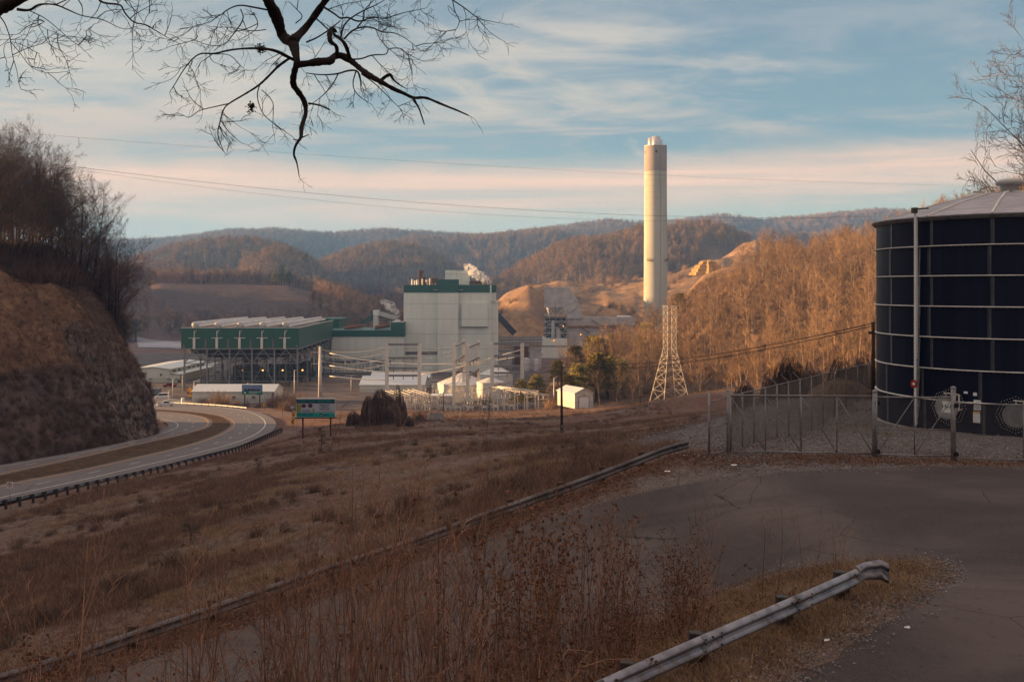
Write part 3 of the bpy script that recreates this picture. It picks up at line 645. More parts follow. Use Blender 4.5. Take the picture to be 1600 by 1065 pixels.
def proto_thing(seed, h, r, spec, name, label, cat, group, mt, mc):
    a, b = make_tree(seed, h, r, spec); o = T(name, label, cat, (0, 0, -500), group=group)
    a.build('trunk', mt, o); b.build('crown', mc, o); return o
def kill(o):
    for c in list(o.children): bpy.data.objects.remove(c)
    bpy.data.objects.remove(o)

PROTO_COL = {}
def proto_collection(key, meshes):
    c = bpy.data.collections.new('source_'+key)
    for me in meshes: o = bpy.data.objects.new('source_'+key, me); c.objects.link(o)
    PROTO_COL[key] = c; return c
def join_mesh(name, parts):
    """parts: list of (MB, material) -> one mesh"""
    v, f, mi = [], [], []
    for k, (mb, m) in enumerate(parts):
        n = len(v); v += mb.v; f += [tuple(i+n for i in q) for q in mb.f]; mi += [k]*len(mb.f)
    me = bpy.data.meshes.new(name); me.from_pydata(v, [], f)
    for _, m in parts: me.materials.append(m)
    me.polygons.foreach_set('material_index', mi); me.update(); return me
def scatter(name, key, pts, scl, rot, label, cat, idx=None, tilt=None, seed=0):
    """one stuff object that instances a source collection on points"""
    n = len(pts); me = bpy.data.meshes.new(name); me.vertices.add(n); me.vertices.foreach_set('co', np.asarray(pts, np.float32).ravel()); me.update()
    rng = np.random.RandomState(seed+5); k = len(PROTO_COL[key].objects)
    def att(nm, dt, val):
        a = me.attributes.new(nm, dt, 'POINT'); a.data.foreach_set('vector' if dt == 'FLOAT_VECTOR' else 'value', val)
    rv = np.zeros((n, 3), np.float32); rv[:, 2] = rot
    if tilt is not None: rv[:, 0] = tilt[:, 0]; rv[:, 1] = tilt[:, 1]
    att('rv', 'FLOAT_VECTOR', rv.ravel())
    sc = np.asarray(scl, np.float32); sc = np.repeat(sc[:, None], 3, 1) if sc.ndim == 1 else sc
    att('sv', 'FLOAT_VECTOR', sc.astype(np.float32).ravel()); att('pick', 'INT', (np.asarray(idx, np.int32) if idx is not None else rng.randint(0, k, n).astype(np.int32)))
    ng = bpy.data.node_groups.new(name, 'GeometryNodeTree'); b = NB(ng)
    ng.interface.new_socket('Geometry', in_out='INPUT', socket_type='NodeSocketGeometry'); ng.interface.new_socket('Geometry', in_out='OUTPUT', socket_type='NodeSocketGeometry')
    gi = b.new('NodeGroupInput'); go = b.new('NodeGroupOutput'); ci = b.new('GeometryNodeCollectionInfo'); ci.inputs['Collection'].default_value = PROTO_COL[key]
    ci.inputs['Separate Children'].default_value = True; ci.inputs['Reset Children'].default_value = True
    ip = b.new('GeometryNodeInstanceOnPoints'); ip.inputs['Pick Instance'].default_value = True
    def na(nm, dt): a = b.new('GeometryNodeInputNamedAttribute', data_type=dt); a.inputs[0].default_value = nm; return a.outputs[0]
    er = b.new('FunctionNodeEulerToRotation'); b.link(na('rv', 'FLOAT_VECTOR'), er.inputs[0])
    mp = b.new('GeometryNodeMeshToPoints'); b.link(gi.outputs[0], mp.inputs[0])
    b.link(mp.outputs[0], ip.inputs['Points']); b.link(ci.outputs[0], ip.inputs['Instance']); b.link(na('pick', 'INT'), ip.inputs['Instance Index'])
    b.link(er.outputs[0], ip.inputs['Rotation']); b.link(na('sv', 'FLOAT_VECTOR'), ip.inputs['Scale']); b.link(ip.outputs[0], go.inputs[0])
    o = bpy.data.objects.new(name, me); COL.objects.link(o); md = o.modifiers.new('scatter', 'NODES'); md.node_group = ng
    return tag(o, label, cat, None, 'stuff')

# horizon table for culling what ridges hide
_hpx = np.linspace(-100, 1700, 450); _hD = np.exp(np.linspace(math.log(150), math.log(3600), 260))
_gx = ((_hpx[:, None]-800)/F*_hD[None]); _gy = np.broadcast_to(_hD[None], _gx.shape)
_gz = height(_gx.ravel(), _gy.ravel()).reshape(_gx.shape)
_hor = np.maximum.accumulate((_gz+3)/_hD[None], axis=1)
def visible(x, y, z, top):
    px = 800+F*x/y; i = np.clip(((px+100)/1800*449).astype(int), 0, 449); j = np.clip(np.searchsorted(_hD, y*0.985)-1, 0, 259)
    return ((z+top)/y > _hor[i, j]) & (px > -90) & (px < 1690)

rngN = np.random.RandomState(11)
def sample_fan(n, D0, D1, px0, px1, jit=True):
    y = np.sqrt(rngN.uniform(D0*D0, D1*D1, n)); px = rngN.uniform(px0, px1, n); return (px-800)/F*y, y, px
# --- right hillside
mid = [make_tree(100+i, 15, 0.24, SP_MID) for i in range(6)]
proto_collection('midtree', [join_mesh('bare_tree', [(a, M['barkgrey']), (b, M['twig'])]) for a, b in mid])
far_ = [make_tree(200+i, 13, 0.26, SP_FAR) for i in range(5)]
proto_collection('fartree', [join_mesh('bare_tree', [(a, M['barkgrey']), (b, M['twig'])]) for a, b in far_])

def pine_mb(seed, h, clumps=90, nd=26, big=1.0):
    rng = random.Random(seed); a = MB(); b = MB(); a.tube([(0, 0, -.3), (0.1, 0, h*.5), (0, 0.1, h*.95)], [h*.018, h*.012, h*.003], 5)
    for k in range(clumps):
        t = rng.random()**0.8; z = h*(0.22+0.78*t); w = h*0.24*(1-t*0.85)*rng.uniform(.5, 1.1)+0.2; an = rng.random()*6.283
        c = Vector((math.cos(an)*w, math.sin(an)*w, z)); a.tube([(0, 0, z-0.25*w), c], [0.035, 0.015], 3, cap=False)
        for j in range(nd):
            o = c+Vector((rng.gauss(0, 1), rng.gauss(0, 1), rng.gauss(0, .55)))*h*0.034; e = Vector((rng.gauss(0, 1), rng.gauss(0, 1), rng.gauss(.3, 1))).normalized()*h*0.026*big
            s = e.orthogonal().normalized()*h*0.007*big; b.tri(o-s, o+s, o+e)
    return a, b
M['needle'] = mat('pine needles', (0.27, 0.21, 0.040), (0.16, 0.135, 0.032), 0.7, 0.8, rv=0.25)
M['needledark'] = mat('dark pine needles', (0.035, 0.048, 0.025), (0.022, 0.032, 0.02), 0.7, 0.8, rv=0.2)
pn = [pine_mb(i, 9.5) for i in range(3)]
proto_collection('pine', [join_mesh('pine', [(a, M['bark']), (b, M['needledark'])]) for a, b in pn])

x, y, px = sample_fan(3300, 232, 560, 858, 1700); z = height(x, y)
n1 = fbm(x/40, y/40, 3, 77)
zc_, s_, j_ = ridge_eval(RIDGES[11], x, y)
front = np.interp(px, [858, 900, 960, 1040, 1120, 1250, 1400, 1700], [318, 312, 312, 318, 300, 262, 240, 232])
bald = (px > 1035+20*n1) & (px < 1185) & (y > np.interp(px, [1035, 1080, 1130, 1185], [432, 425, 440, 465])+25*n1)
yb = np.interp(px, [860, 900, 950, 1000, 1060], [345, 372, 425, 465, 500])
keep = (y > front+10*n1) & ~bald & ~((px < 1050) & (y > yb)) & (n1 > -.42) & ~((px < 985) & (y < 365) & (rngN.random(len(x)) < .75)) & visible(x, y, z, 14)
x, y, z, px = x[keep], y[keep], z[keep], px[keep]
# thin to a loose spacing
def thin(x, y, dmin):
    cell = {}; keep = []
    for i in range(len(x)):
        k = (int(x[i]//dmin), int(y[i]//dmin)); ok = True
        for a in (-1, 0, 1):
            for b in (-1, 0, 1):
                for j in cell.get((k[0]+a, k[1]+b), ()):
                    if (x[i]-x[j])**2+(y[i]-y[j])**2 < dmin*dmin: ok = False
        if ok: cell.setdefault(k, []).append(i); keep.append(i)
    return np.array(keep)
kk = thin(x, y, 3.6); x, y, z, px = x[kk], y[kk], z[kk], px[kk]; o_ = np.argsort(y); x, y, z, px = x[o_], y[o_], z[o_], px[o_]
NIND = min(165, len(x))
protos = [proto_thing(100+i, 15, 0.24, SP_MID, 'bare_tree', 'bare brown deciduous tree in the sunlit wood on the hillside', 'tree', 'bare trees on the sunlit hillside', M['barkgrey'], M['twig']) for i in range(6)]
hs = rngN.uniform(0.55, 1.08, len(x))*(0.8+0.2*np.clip((y-250)/100, 0, 1))
for i in range(NIND):
    dup(protos[i % 6], (x[i], y[i], z[i]-.2), rngN.uniform(0, 6.28), (hs[i], hs[i], hs[i]*rngN.uniform(.9, 1.15)))
for p_ in protos: kill(p_)
scatter('forest', 'midtree', np.stack([x, y, z-.2], -1)[NIND:], hs[NIND:], rngN.uniform(0, 6.28, len(x)-NIND), 'bare brown woods covering the upper sunlit hillside', 'woods')
print('right hillside trees', len(x))
# undergrowth between them
x, y, px = sample_fan(9000, 228, 520, 850, 1600); z = height(x, y); front = np.interp(px, [858, 900, 960, 1040, 1120, 1250, 1400, 1700], [312, 306, 306, 312, 294, 256, 234, 226])
yb = np.interp(px, [860, 900, 950, 1000, 1060], [345, 372, 425, 465, 500])
keep = (y > front) & ~((px > 1045) & (px < 1180) & (y > 470)) & ~((px < 1050) & (y > yb)) & visible(x, y, z, 2)
def brush_mb(seed, n=46, h=2.2, w=1.6, r=0.03):
    rng = random.Random(seed); b = MB()
    for k in range(n):
        an = rng.random()*6.283; q = Vector((rng.gauss(0, w*.25), rng.gauss(0, w*.25), -0.1)); d = Vector((math.cos(an)*rng.random()*.7, math.sin(an)*rng.random()*.7, 1)).normalized(); L = h*rng.uniform(.4, 1)
        m = q+d*L*.5+Vector((rng.gauss(0, .06), rng.gauss(0, .06), 0))*h*.5; e = m+(d+Vector((rng.gauss(0, .3), rng.gauss(0, .3), -.1)))*L*.5
        b.tube([q, m, e], [r, r*.7, r*.3], 3, cap=False)
    return b
proto_collection('brush', [join_mesh('brush', [(brush_mb(i), M['twig'])]) for i in range(4)])
proto_collection('brushdark', [join_mesh('brush', [(brush_mb(10+i, 60, 1.8, 1.8), M['twigdark'])]) for i in range(4)])
scatter('undergrowth', 'brush', np.stack([x, y, z], -1)[keep], rngN.uniform(.7, 1.7, keep.sum()), rngN.uniform(0, 6.28, keep.sum()), 'tangled brown undergrowth beneath the hillside trees', 'undergrowth')

# --- far woods
def far_mask(x, y, px):
    r7 = ridge_eval(RIDGES[7], x, y)[1]; r8 = ridge_eval(RIDGES[10], x, y)[1]; n = fbm(x/60, y/60, 3, 55)
    grass = (r7 > 0.04+0.25*np.clip(n, 0, 1)) & (y < 990) & (px > 700)
    grass |= (ridge_eval(RIDGES[8], x, y)[1] > .03) | ((ridge_eval(RIDGES[9], x, y)[1] > .03) & (n < 0.0))
    # woods reach down onto the spoil hill behind
    grass |= (r8 > 0.15) & (y < 1190)
    ben = (px > 235) & (px < 490+30*n) & (y > 850+30*n) & (y < 1020)
    r1 = ridge_eval(RIDGES[1], x, y)[1]
    flat = (r1 < 0.06) & (y < np.interp(px, [150, 225, 300, 480, 520, 640, 700], [690, 800, 795, 790, 640, 650, 700])) & (px < 800)
    plant = (px >= 700) & (y < 1000)
    return ~(grass | ben | flat | plant)
x, y, px = sample_fan(26000, 600, 1750, 150, 1500); z = height(x, y); k = far_mask(x, y, px) & visible(x, y, z, 11)
print('woods a', k.sum())
scatter('forest', 'fartree', np.stack([x, y, z-.3], -1)[k], rngN.uniform(0.75, 1.25, k.sum()), rngN.uniform(0, 6.28, k.sum()), 'bare brown woods on the middle distance hills', 'woods')
x, y, px = sample_fan(42000, 1750, 3400, 100, 1560); z = height(x, y); k = visible(x, y, z, 14)
print('woods b', k.sum())
scatter('forest', 'fartree', np.stack([x, y, z-.3], -1)[k], rngN.uniform(1.2, 2.1, k.sum()), rngN.uniform(0, 6.28, k.sum()), 'bare hazy woods along the farthest ridge line', 'woods')
# scattered dark pines
x, y, px = sample_fan(1500, 700, 1700, 150, 1150); z = height(x, y); n = fbm(x/90, y/90, 3, 99)
k = far_mask(x, y, px) & visible(x, y, z, 9) & (n > 0.22)
x2, y2, px2 = sample_fan(900, 640, 1000, 770, 1120); z2 = height(x2, y2); n2q = fbm(x2/45, y2/45, 3, 91); k2 = (n2q > .16) & visible(x2, y2, z2, 4) & ~far_mask(x2, y2, px2)
scatter('undergrowth', 'brush', np.stack([x2, y2, z2-.2], -1)[k2], rngN.uniform(1.6, 3.6, k2.sum()), rngN.uniform(0, 6.28, k2.sum()), 'brown brush in the folds of the bare spoil hill', 'undergrowth')
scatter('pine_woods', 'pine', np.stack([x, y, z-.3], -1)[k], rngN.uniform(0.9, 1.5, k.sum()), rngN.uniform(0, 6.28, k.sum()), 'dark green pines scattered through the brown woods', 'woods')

# --- olive pines at the foot of the sunlit hillside
pn = [pine_mb(i+40, 9.5, 110, 34, 1.5) for i in range(2)]
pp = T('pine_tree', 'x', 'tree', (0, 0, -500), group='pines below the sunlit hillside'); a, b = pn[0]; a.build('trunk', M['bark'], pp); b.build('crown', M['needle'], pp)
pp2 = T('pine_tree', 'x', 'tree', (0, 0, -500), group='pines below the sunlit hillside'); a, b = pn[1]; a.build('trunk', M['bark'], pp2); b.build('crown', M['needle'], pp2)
PL = [(815,615,330,.75,'small olive pine nearest the white storage tanks'),(838,608,335,.85,'olive pine just right of the small leftmost pine'),(872,604,345,.72,'tall olive pine standing left of the dark wooden pole'),(899,590,362,1.0,'broad olive pine rising above the garage roof ridge'),
      (925,575,385,1.1,'olive pine in front of the long grey duct'),(958,562,400,1.0,'olive pine highest up the slope beside the chimney foot'),(903,612,322,1.0,'yellow green pine directly behind the garage'),(888,606,318,.8,'short pine behind the left wall of the garage'),(932,612,325,1.2,'yellow green pine behind the right end of the garage'),
      (950,605,330,1.05,'dark olive pine right of the garage'),(972,598,335,.9,'olive pine between the garage and the lattice tower'),(1010,545,405,.95,'lone pine among bare trees beside the chimney'),(1062,520,430,.9,'dark pine behind the top of the lattice tower'),(935,580,372,1.1,'olive pine under the end of the grey duct')]
for i, (a, c, D, s, lab) in enumerate(PL):
    q = P(a, c, D); zz = H(q.x, q.y); dup((pp, pp2)[i % 2], (q.x, q.y, zz-.2), i*1.3, (s*2.1, s*2.1, s*1.38), lab)
for i, (a, D, s, lab) in enumerate(((200, 770, 1.7, 'dark green pine cluster edge standing in grey woods beyond the highway'), (212, 775, 1.9, 'taller green pine of the pair beyond the rock nose'), (430, 985, 1.7, 'yellow green pine left of the group at the field end'), (440, 990, 2.1, 'tallest yellow green pine at the end of the far field'), (452, 985, 1.6, 'yellow green pine right of the tallest one at the far field'))):
    q = P(a, 450, D); dup((pp, pp2)[i % 2], (q.x, q.y, H(q.x, q.y)-.3), i*1.1, (s*1.2, s*1.2, s), lab, 'far pines beyond the plant')
kill(pp); kill(pp2)

# --- trees along the rim of the left hill
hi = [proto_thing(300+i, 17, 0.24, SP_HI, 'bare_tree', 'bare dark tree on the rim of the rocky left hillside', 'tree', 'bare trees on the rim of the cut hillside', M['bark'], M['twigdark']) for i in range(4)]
rr = random.Random(4)
def hill_pt(st, ac): return Vector(HS_D[int(st*299), int(ac*229)])
cnt = 0; tries = 0; used = []
while cnt < 128 and tries < 4000:
    tries += 1; st = rr.uniform(0.52, 0.93); ac = rr.uniform(0.55, 0.80) if st < 0.80 else rr.uniform(0.40, 0.78)
    p = hill_pt(st, ac); px = 800+F*p.x/p.y if p.y > 0 else -999
    if px < -60 or any((p-u).length < 2.2 for u in used): continue
    used.append(p); s = rr.uniform(0.62, 1.15)*(1.0 if st < .84 else .62)
    dup(hi[cnt % 4], (p.x, p.y, p.z-.3), rr.random()*6.28, (s, s, s*rr.uniform(.95, 1.2))); cnt += 1
print('rim trees', cnt)
# the tree behind the tank and a smaller one beside it
bt = dup(hi[1], (0, 0, 0), 1.0, 1, 'large bare tree rising behind the dark storage tank'); q = P(1684, 600, 66); bt.location = (q.x, q.y, -7.2); bt.scale = (.85, .85, 1.2); del bt['group']
bt = dup(hi[2], (0, 0, 0), 2.0, 1, 'small bare treetop just showing over the tank roof'); q = P(1512, 600, 78); bt.location = (q.x, q.y, H(q.x, q.y)-.3); bt.scale = (.45, .45, .78); del bt['group']
bt = dup(hi[0], (0, 0, 0), 4.0, 1, 'bare tree at the frame edge behind the tank'); q = P(1760, 600, 60); bt.location = (q.x, q.y, -7); bt.scale = (1.2, 1.2, 1.1); del bt['group']
for p_ in hi: kill(p_)
# scrub on the hillside and the rock nose
pts = []; scl = []
for k in range(1000):
    st = rr.uniform(0.60, 0.965); ac = rr.uniform(.53, .68) if st < .85 else rr.uniform(.2, .7); p = hill_pt(st, ac)
    if p.y > 10 and 800+F*p.x/p.y > -60: pts.append(tuple(p)); scl.append(rr.uniform(.8, 2.0) if st < .85 else rr.uniform(.35, 1.1))
for k in range(2600):
    st = rr.uniform(0.42, 0.955); ac = rr.random()**1.2*0.75
    p = hill_pt(st, ac)
    if p.y < 10 or 800+F*p.x/p.y < -60: continue
    up = ac > 0.30 and st < 0.80
    if up and rr.random() < 0.78: continue
    if st > .66 and ac < .45 and rr.random() < .7: continue
    pts.append(tuple(p)); scl.append(rr.uniform(.35, .9)*(0.55 if up else 1.0) * (1.5 if ac > .55 else 1))
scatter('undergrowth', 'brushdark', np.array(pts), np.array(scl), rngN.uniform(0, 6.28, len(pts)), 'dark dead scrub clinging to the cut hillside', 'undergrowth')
# ---------------------------------------------------------------- power plant
M['wallpale'] = panel_mat('pale grey green cladding', (0.76, 0.78, 0.69), (0.62, 0.63, 0.56), 1.1, 7.6, 0.5, 0.6)
M['walllow'] = panel_mat('lower pale cladding', (0.70, 0.72, 0.65), (0.57, 0.58, 0.52), 1.0, 5.2, 0.5, 0.6)
M['green'] = panel_mat('dark green cladding', (0.018, 0.095, 0.062), (0.014, 0.07, 0.05), 0.9, 30, 0.45, 0.5)
M['greenedge'] = mat('green trim', (0.02, 0.10, 0.07), (0.015, 0.07, 0.05), 1, 0.5)
M['louvre'] = mat('grey louvre', (0.17, 0.155, 0.15), (0.12, 0.11, 0.105), 1, 0.6, stretch=(0.2, 0.2, 8))
M['roofgrey'] = mat('roof membrane', (0.22, 0.20, 0.19), (0.15, 0.13, 0.12), 0.3, 0.9)
M['roofwhite'] = panel_mat('white ribbed metal roof', (0.62, 0.64, 0.63), (0.50, 0.51, 0.50), 0.9, 90, 0.4, 0.5, seam=0.35)
M['shedwall'] = panel_mat('off white ribbed shed wall', (0.60, 0.59, 0.52), (0.50, 0.49, 0.43), 0.8, 60, 0.5, 0.6, seam=0.35)
M['duct'] = mat('grey duct plate', (0.52, 0.48, 0.46), (0.38, 0.35, 0.335), 0.25, 0.7, 0.1)
M['ductlight'] = mat('pale duct plate', (0.52, 0.51, 0.50), (0.42, 0.41, 0.40), 0.3, 0.55, 0.2)
M['rust'] = mat('rusty steel', (0.20, 0.075, 0.035), (0.11, 0.05, 0.03), 1.2, 0.8)
M['tankwhite'] = mat('white tank paint', (0.74, 0.73, 0.70), (0.62, 0.60, 0.57), 0.4, 0.45)
M['lamp'] = emis('sodium lamp', (1.0, 0.36, 0.06), 2.6)
zb = -42.0
M['darkkit'] = mat('dark filler pipes and plant', (0.10, 0.085, 0.08), (0.05, 0.045, 0.045), .6, .8)
_l = [P(a, 0, D) for a, D in ((216, 700), (215, 740), (214, 790))]; _r = [P(a, 0, D) for a, D in ((300, 690), (298, 735), (290, 780))]
ribbon('gravel_ground', resample(np.array([(p.x, p.y) for p in _l]), 14), resample(np.array([(p.x, p.y) for p in _r]), 14), lambda x, y: height(x, y), mat('pale ash lot', (.42, .42, .45), (.26, .25, .27), .03, .9), 24, z_off=.35)
# -- boiler house
s5 = 500/F
bo = T('boiler_house', 'tall pale boiler house with dark green parapet and boxes and vents on its roof', 'power plant building', (P(630.5, 450, 500).x, 500, -46), R(2))
Lx = lambda px: (px-630.5)*s5
Lz = lambda py: (450-py)*s5+46
def slab(nm, m, x0, x1, y0, y1, r0, r1, par=bo, X=Lx, Z=Lz):
    return MB().box(X(x0), y0, Z(r0) if r0 is not None else 0, X(x1), y1, Z(r1)).build(nm, m, par)
slab('wall', M['wallpale'], 630.5, 768, 1.2, 40, None, 457); slab('parapet', M['green'], 630.2, 768.2, 1.0, 40.2, 457.01, 445)
slab('stair_tower', M['wallpale'], 684, 716, -1.8, 1.19, None, 457.01); slab('tower_parapet', M['green'], 683.7, 716.3, -2.0, 14, 457.02, 436.5)
slab('side_wall', M['wallpale'], 768.01, 778.6, 3.0, 38, None, 471); slab('shaft', M['wallpale'], 765.5, 768.0, 0.4, 1.19, 471, 445); slab('shaft_wall', M['wallpale'], 768.1, 775.5, 2.4, 38.5, 471.01, 457); slab('parapet', M['green'], 768.3, 776, 2.2, 38.7, 457, 445)
slab('access_panel', M['wallpale'], 721, 762, -0.6, 1.19, 510, 475); slab('access_trim', M['steel'], 720.6, 762.4, -0.3, 1.17, 511, 510.02)
slab('louvre_band', M['louvre'], 633, 683, 1.05, 1.19, 554, 549.5)
for a, b_ in ((508, 540), (541, 560)): pass
slab('penthouse', M['wallpale'], 693, 711.5, 24, 39, 444.9, 420.7); slab('penthouse', M['wallpale'], 711.6, 733, 24.4, 39, 444.9, 421.3)
slab('roof', M['roofgrey'], 631.2, 767, 1.6, 39.6, 446.5, 446)
for a in (677, 716.5): slab('floodlight_bracket', M['steelpale'], a, a+7, -0.2, .98, 453.2, 452.6)
mb = MB()
for px_, w, top, d in ((643, 1.2, 436, 6), (646.5, 1.0, 438, 9), (650, 1.6, 437, 12), (659, 1.0, 435.5, 7), (665, 1.4, 437, 12), (670.5, 1.1, 434.8, 9)):
    mb.tube([(Lx(px_), d, Lz(446)), (Lx(px_), d, Lz(top))], w*s5*1.3, 8)
mb.build('roof_pipe', M['steelpale'], bo)
mb = MB()
for px_ in (652, 654.2, 656.4): mb.tube([(Lx(px_), 14, Lz(446)), (Lx(px_), 14, Lz(421.5))], 0.28, 8)
mb.box(Lx(655.5), 13, Lz(426), Lx(659.2), 15, Lz(421.5)); mb.box(Lx(658), 16, Lz(446), Lx(662), 19, Lz(432)); mb.build('exhaust_stack', M['rust'], bo)
MB().box(Lx(674), 5, Lz(442), Lx(683.4), 12, Lz(434)).box(Lx(676), 6, Lz(446), Lx(677.5), 7.5, Lz(442)).box(Lx(681), 6, Lz(446), Lx(682.2), 7.5, Lz(442)).build('roof_hood', M['rust'], bo)
MB().box(Lx(661), 6, Lz(446), Lx(664.5), 9, Lz(440)).box(Lx(666), 12, Lz(446), Lx(672), 15, Lz(439)).build('roof_unit', M['rust'], bo)
MB().prism([(Lx(733), Lz(444)), (Lx(733), Lz(440)), (Lx(736), Lz(438.6)), (Lx(750), Lz(438.6)), (Lx(753), Lz(440)), (Lx(753), Lz(444))], 6, 13).build('vent_ridge', M['rust'], bo)
mb = MB()
for px_ in (751, 756.5, 759.5, 764): mb.tube([(Lx(px_), 9, Lz(446)), (Lx(px_), 9, Lz(438.5))], 0.22, 6)
mb.build('roof_pipe', M['steeldark'], bo)
# -- turbine hall
th = T('turbine_hall', 'long low pale hall with dark green parapet left of the boiler house', 'power plant building', (P(502, 450, 492).x, 492, -46), R(2))
s49 = 492/F; X9 = lambda px: (px-502)*s49; Z9 = lambda py: (450-py)*s49+46
sl = lambda nm, m, x0, x1, y0, y1, r0, r1: slab(nm, m, x0, x1, y0, y1, r0, r1, th, X9, Z9)
sl('wall', M['walllow'], 502, 631, 0, 34, None, 526); sl('parapet', M['green'], 501.7, 609.9, -.2, 34, 525.98, 515.8); sl('parapet', M['green'], 610, 631.6, -.35, 34, 525.98, 503.5)
sl('roof', M['roofgrey'], 503, 609.8, .6, 33.5, 517.2, 516.8)
MB().box(X9(611), .4, Z9(503.5), X9(631), 32, Z9(502.9)).build('roof', M['ductlight'], th)
for a, b_, r in ((505, 521, 563.5), (522.5, 538, 563.5), (541, 556, 563.5), (562, 577, 563.5), (584, 600, 563.5), (602, 611, 563.5)): sl('louvre', M['louvre'], a, b_, -.12, -.01, r+4.5, r)
for a in (551, 560.5, 585): sl('louvre', M['louvre'], a, a+7.5, -.12, -.01, 579, 575.5)
def ridge_vent(x0, x1, d0, d1, r):
    return MB().prism([(d0, Z9(r)-1.4), (d0, Z9(r)-.4), (d0+1.2, Z9(r)+.5), (d1-1.2, Z9(r)+.5), (d1, Z9(r)-.4), (d1, Z9(r)-1.4)], X9(x0), X9(x1), 'x')
mb = ridge_vent(534, 561, 8, 11.5, 512); mb.v = [(x, y+(x-X9(534))*1.1, z+(x-X9(534))*0.09) for x, y, z in mb.v]; mb.build('ridge_vent', M['rust'], th)
mb = ridge_vent(583, 609, 8, 11.5, 511.5); mb.v = [(x, y+(x-X9(583))*1.1, z+(x-X9(583))*0.12) for x, y, z in mb.v]; mb.build('ridge_vent', M['rust'], th)
MB().box(X9(622), 12, Z9(503), X9(630), 16, Z9(494)).build('roof_hood', M['rust'], th)
sl('handrail', M['steelpale'], 609.0, 609.6, -.3, .3, 515.8, 501)
# -- the conveyor head house and gallery behind the hall
cv = T('conveyor_gallery', 'green trestle conveyor with white head house rising behind the low hall', 'conveyor', (P(588, 450, 560).x, 560, -42))
q = lambda px, py, D=560: P(px, py, D)-Vector(cv.location)
MB().tube([q(587.5, 517), q(587.5, 493)], 1.6, 12).build('support_column', M['steelpale'], cv, off=(0, 0, 0))
a = q(588, 488); MB().box(a.x-1.6, a.y-1.5, a.z-1.6, a.x+1.5, a.y+2, a.z+1.3).build('head_house', M['white'], cv, off=(0, 0, 0))
MB().beam(q(591, 489), q(622, 497.5), 2.0, 2.2).build('gallery', M['ductlight'], cv, off=(0, 0, 0))
MB().beam(q(584, 492), q(562, 506), .8, 1.0).beam(q(584, 497), q(566, 508), .5, .6).beam(q(580, 484), q(580, 500), .5).beam(q(582, 498), q(618, 488), .3).beam(q(582, 501), q(618, 500), .3).build('trestle', M['greenedge'], cv, off=(0, 0, 0))
# -- air cooled condenser
s4 = 400/F
ac = T('air_cooled_condenser', 'huge dark green box on tall grey steel trusses with rows of silver pipes on top', 'cooling unit', (P(283, 450, 400).x, 400, -42), R(1.7))
XA = lambda px: (px-283)*s4; ZA = lambda py: (450-py)*s4+42; dep = 92
W_ = XA(466)
zt, zu = ZA(512.5), ZA(544)
mb = MB().box(0, 0, zu, W_, .3, zt).box(0, .31, zu, .3, dep, zt).box(W_-.3, .31, zu, W_, dep, zt).box(.31, dep-.3, zu, W_-.31, dep, zt); mb.build('windwall', M['green'], ac)
MB().box(-.1, -.12, zu-.5, W_+.1, .2, zu-.01).box(-.1, .21, zu-.5, .2, dep, zu-.01).box(W_-.2, .21, zu-.5, W_+.1, dep, zu-.01).build('edge_beam', M['steel'], ac)
MB().box(-.08, -.1, zt+.01, W_+.08, .3, zt+.22).box(W_-.3, .31, zt+.01, W_+.08, dep, zt+.22).build('cap_rail', M['steelpale'], ac)
MB().box(.35, .35, zt-1.2, W_-.35, dep-.35, zt-.9).build('grating_deck', M['roofgrey'], ac)
mb = MB().box(.4, .4, zu-.45, W_-.4, dep-.4, zu-.1)
for i in range(5):
    for j in range(8): mb.lathe([(4.0, zu-.5), (3.2, zu-2.2), (3.1, zu-2.3)], 4.9+i*9.3, 6+j*11.3, 20)
mb.prism([(1.5, zu-.46), (W_-1.5, zu-.46), (W_-8, zu-4.6), (8, zu-4.6)], 12, dep-6); mb.build('fan_deck', M['steeldark'], ac)
post = [287, 322, 357, 392, 427, 463]
def column(x, y, z1, w=.55, nm='column'):
    MB().box(x-w/2, y-w/2, 0, x+w/2, y+w/2, z1).build(nm, M['steel'], ac)
rows = [1.0, 24, 47, 70, 90]
for j, yy in enumerate(rows):
    for px_ in post: column(XA(px_), yy, zu-.55)
mb = MB()
for j, yy in enumerate(rows):
    for a, b_ in zip(post[:-1], post[1:]):
        m_ = (XA(a)+XA(b_))/2; zl = zu-6.2
        mb.beam((XA(a), yy, zl), (m_, yy, zu-.6), .28); mb.beam((XA(b_), yy, zl), (m_, yy, zu-.6), .28)
        mb.beam((XA(a), yy, zl), (XA(b_), yy, zl), .3)
    for k in (1, 3): 
        a, b_ = post[k], post[k+1]; mb.beam((XA(a), yy, 3.2), ((XA(a)+XA(b_))/2, yy, zu-6.3), .25); mb.beam((XA(b_), yy, 3.2), ((XA(a)+XA(b_))/2, yy, zu-6.3), .25)
    mb.beam((XA(post[0]), yy, 4.4), (XA(post[-1]), yy, 4.4), .22)
    mb.beam((XA(post[0]), yy, zu-2.4), (XA(post[-1]), yy, zu-2.4), .2)
for px_ in post:
    for a, b_ in zip(rows[:-1], rows[1:]):
        for y0, y1 in ((a, (a+b_)/2), ((a+b_)/2, b_)):
            mb.beam((XA(px_), y0, zu-6.2 if y0 == a else zu-.6), (XA(px_), y1, zu-.6 if y0 == a else zu-6.2), .24)
        mb.beam((XA(px_), a, zu-6.2), (XA(px_), b_, zu-6.2), .25)
mb.build('truss_frame', M['steel'], ac)
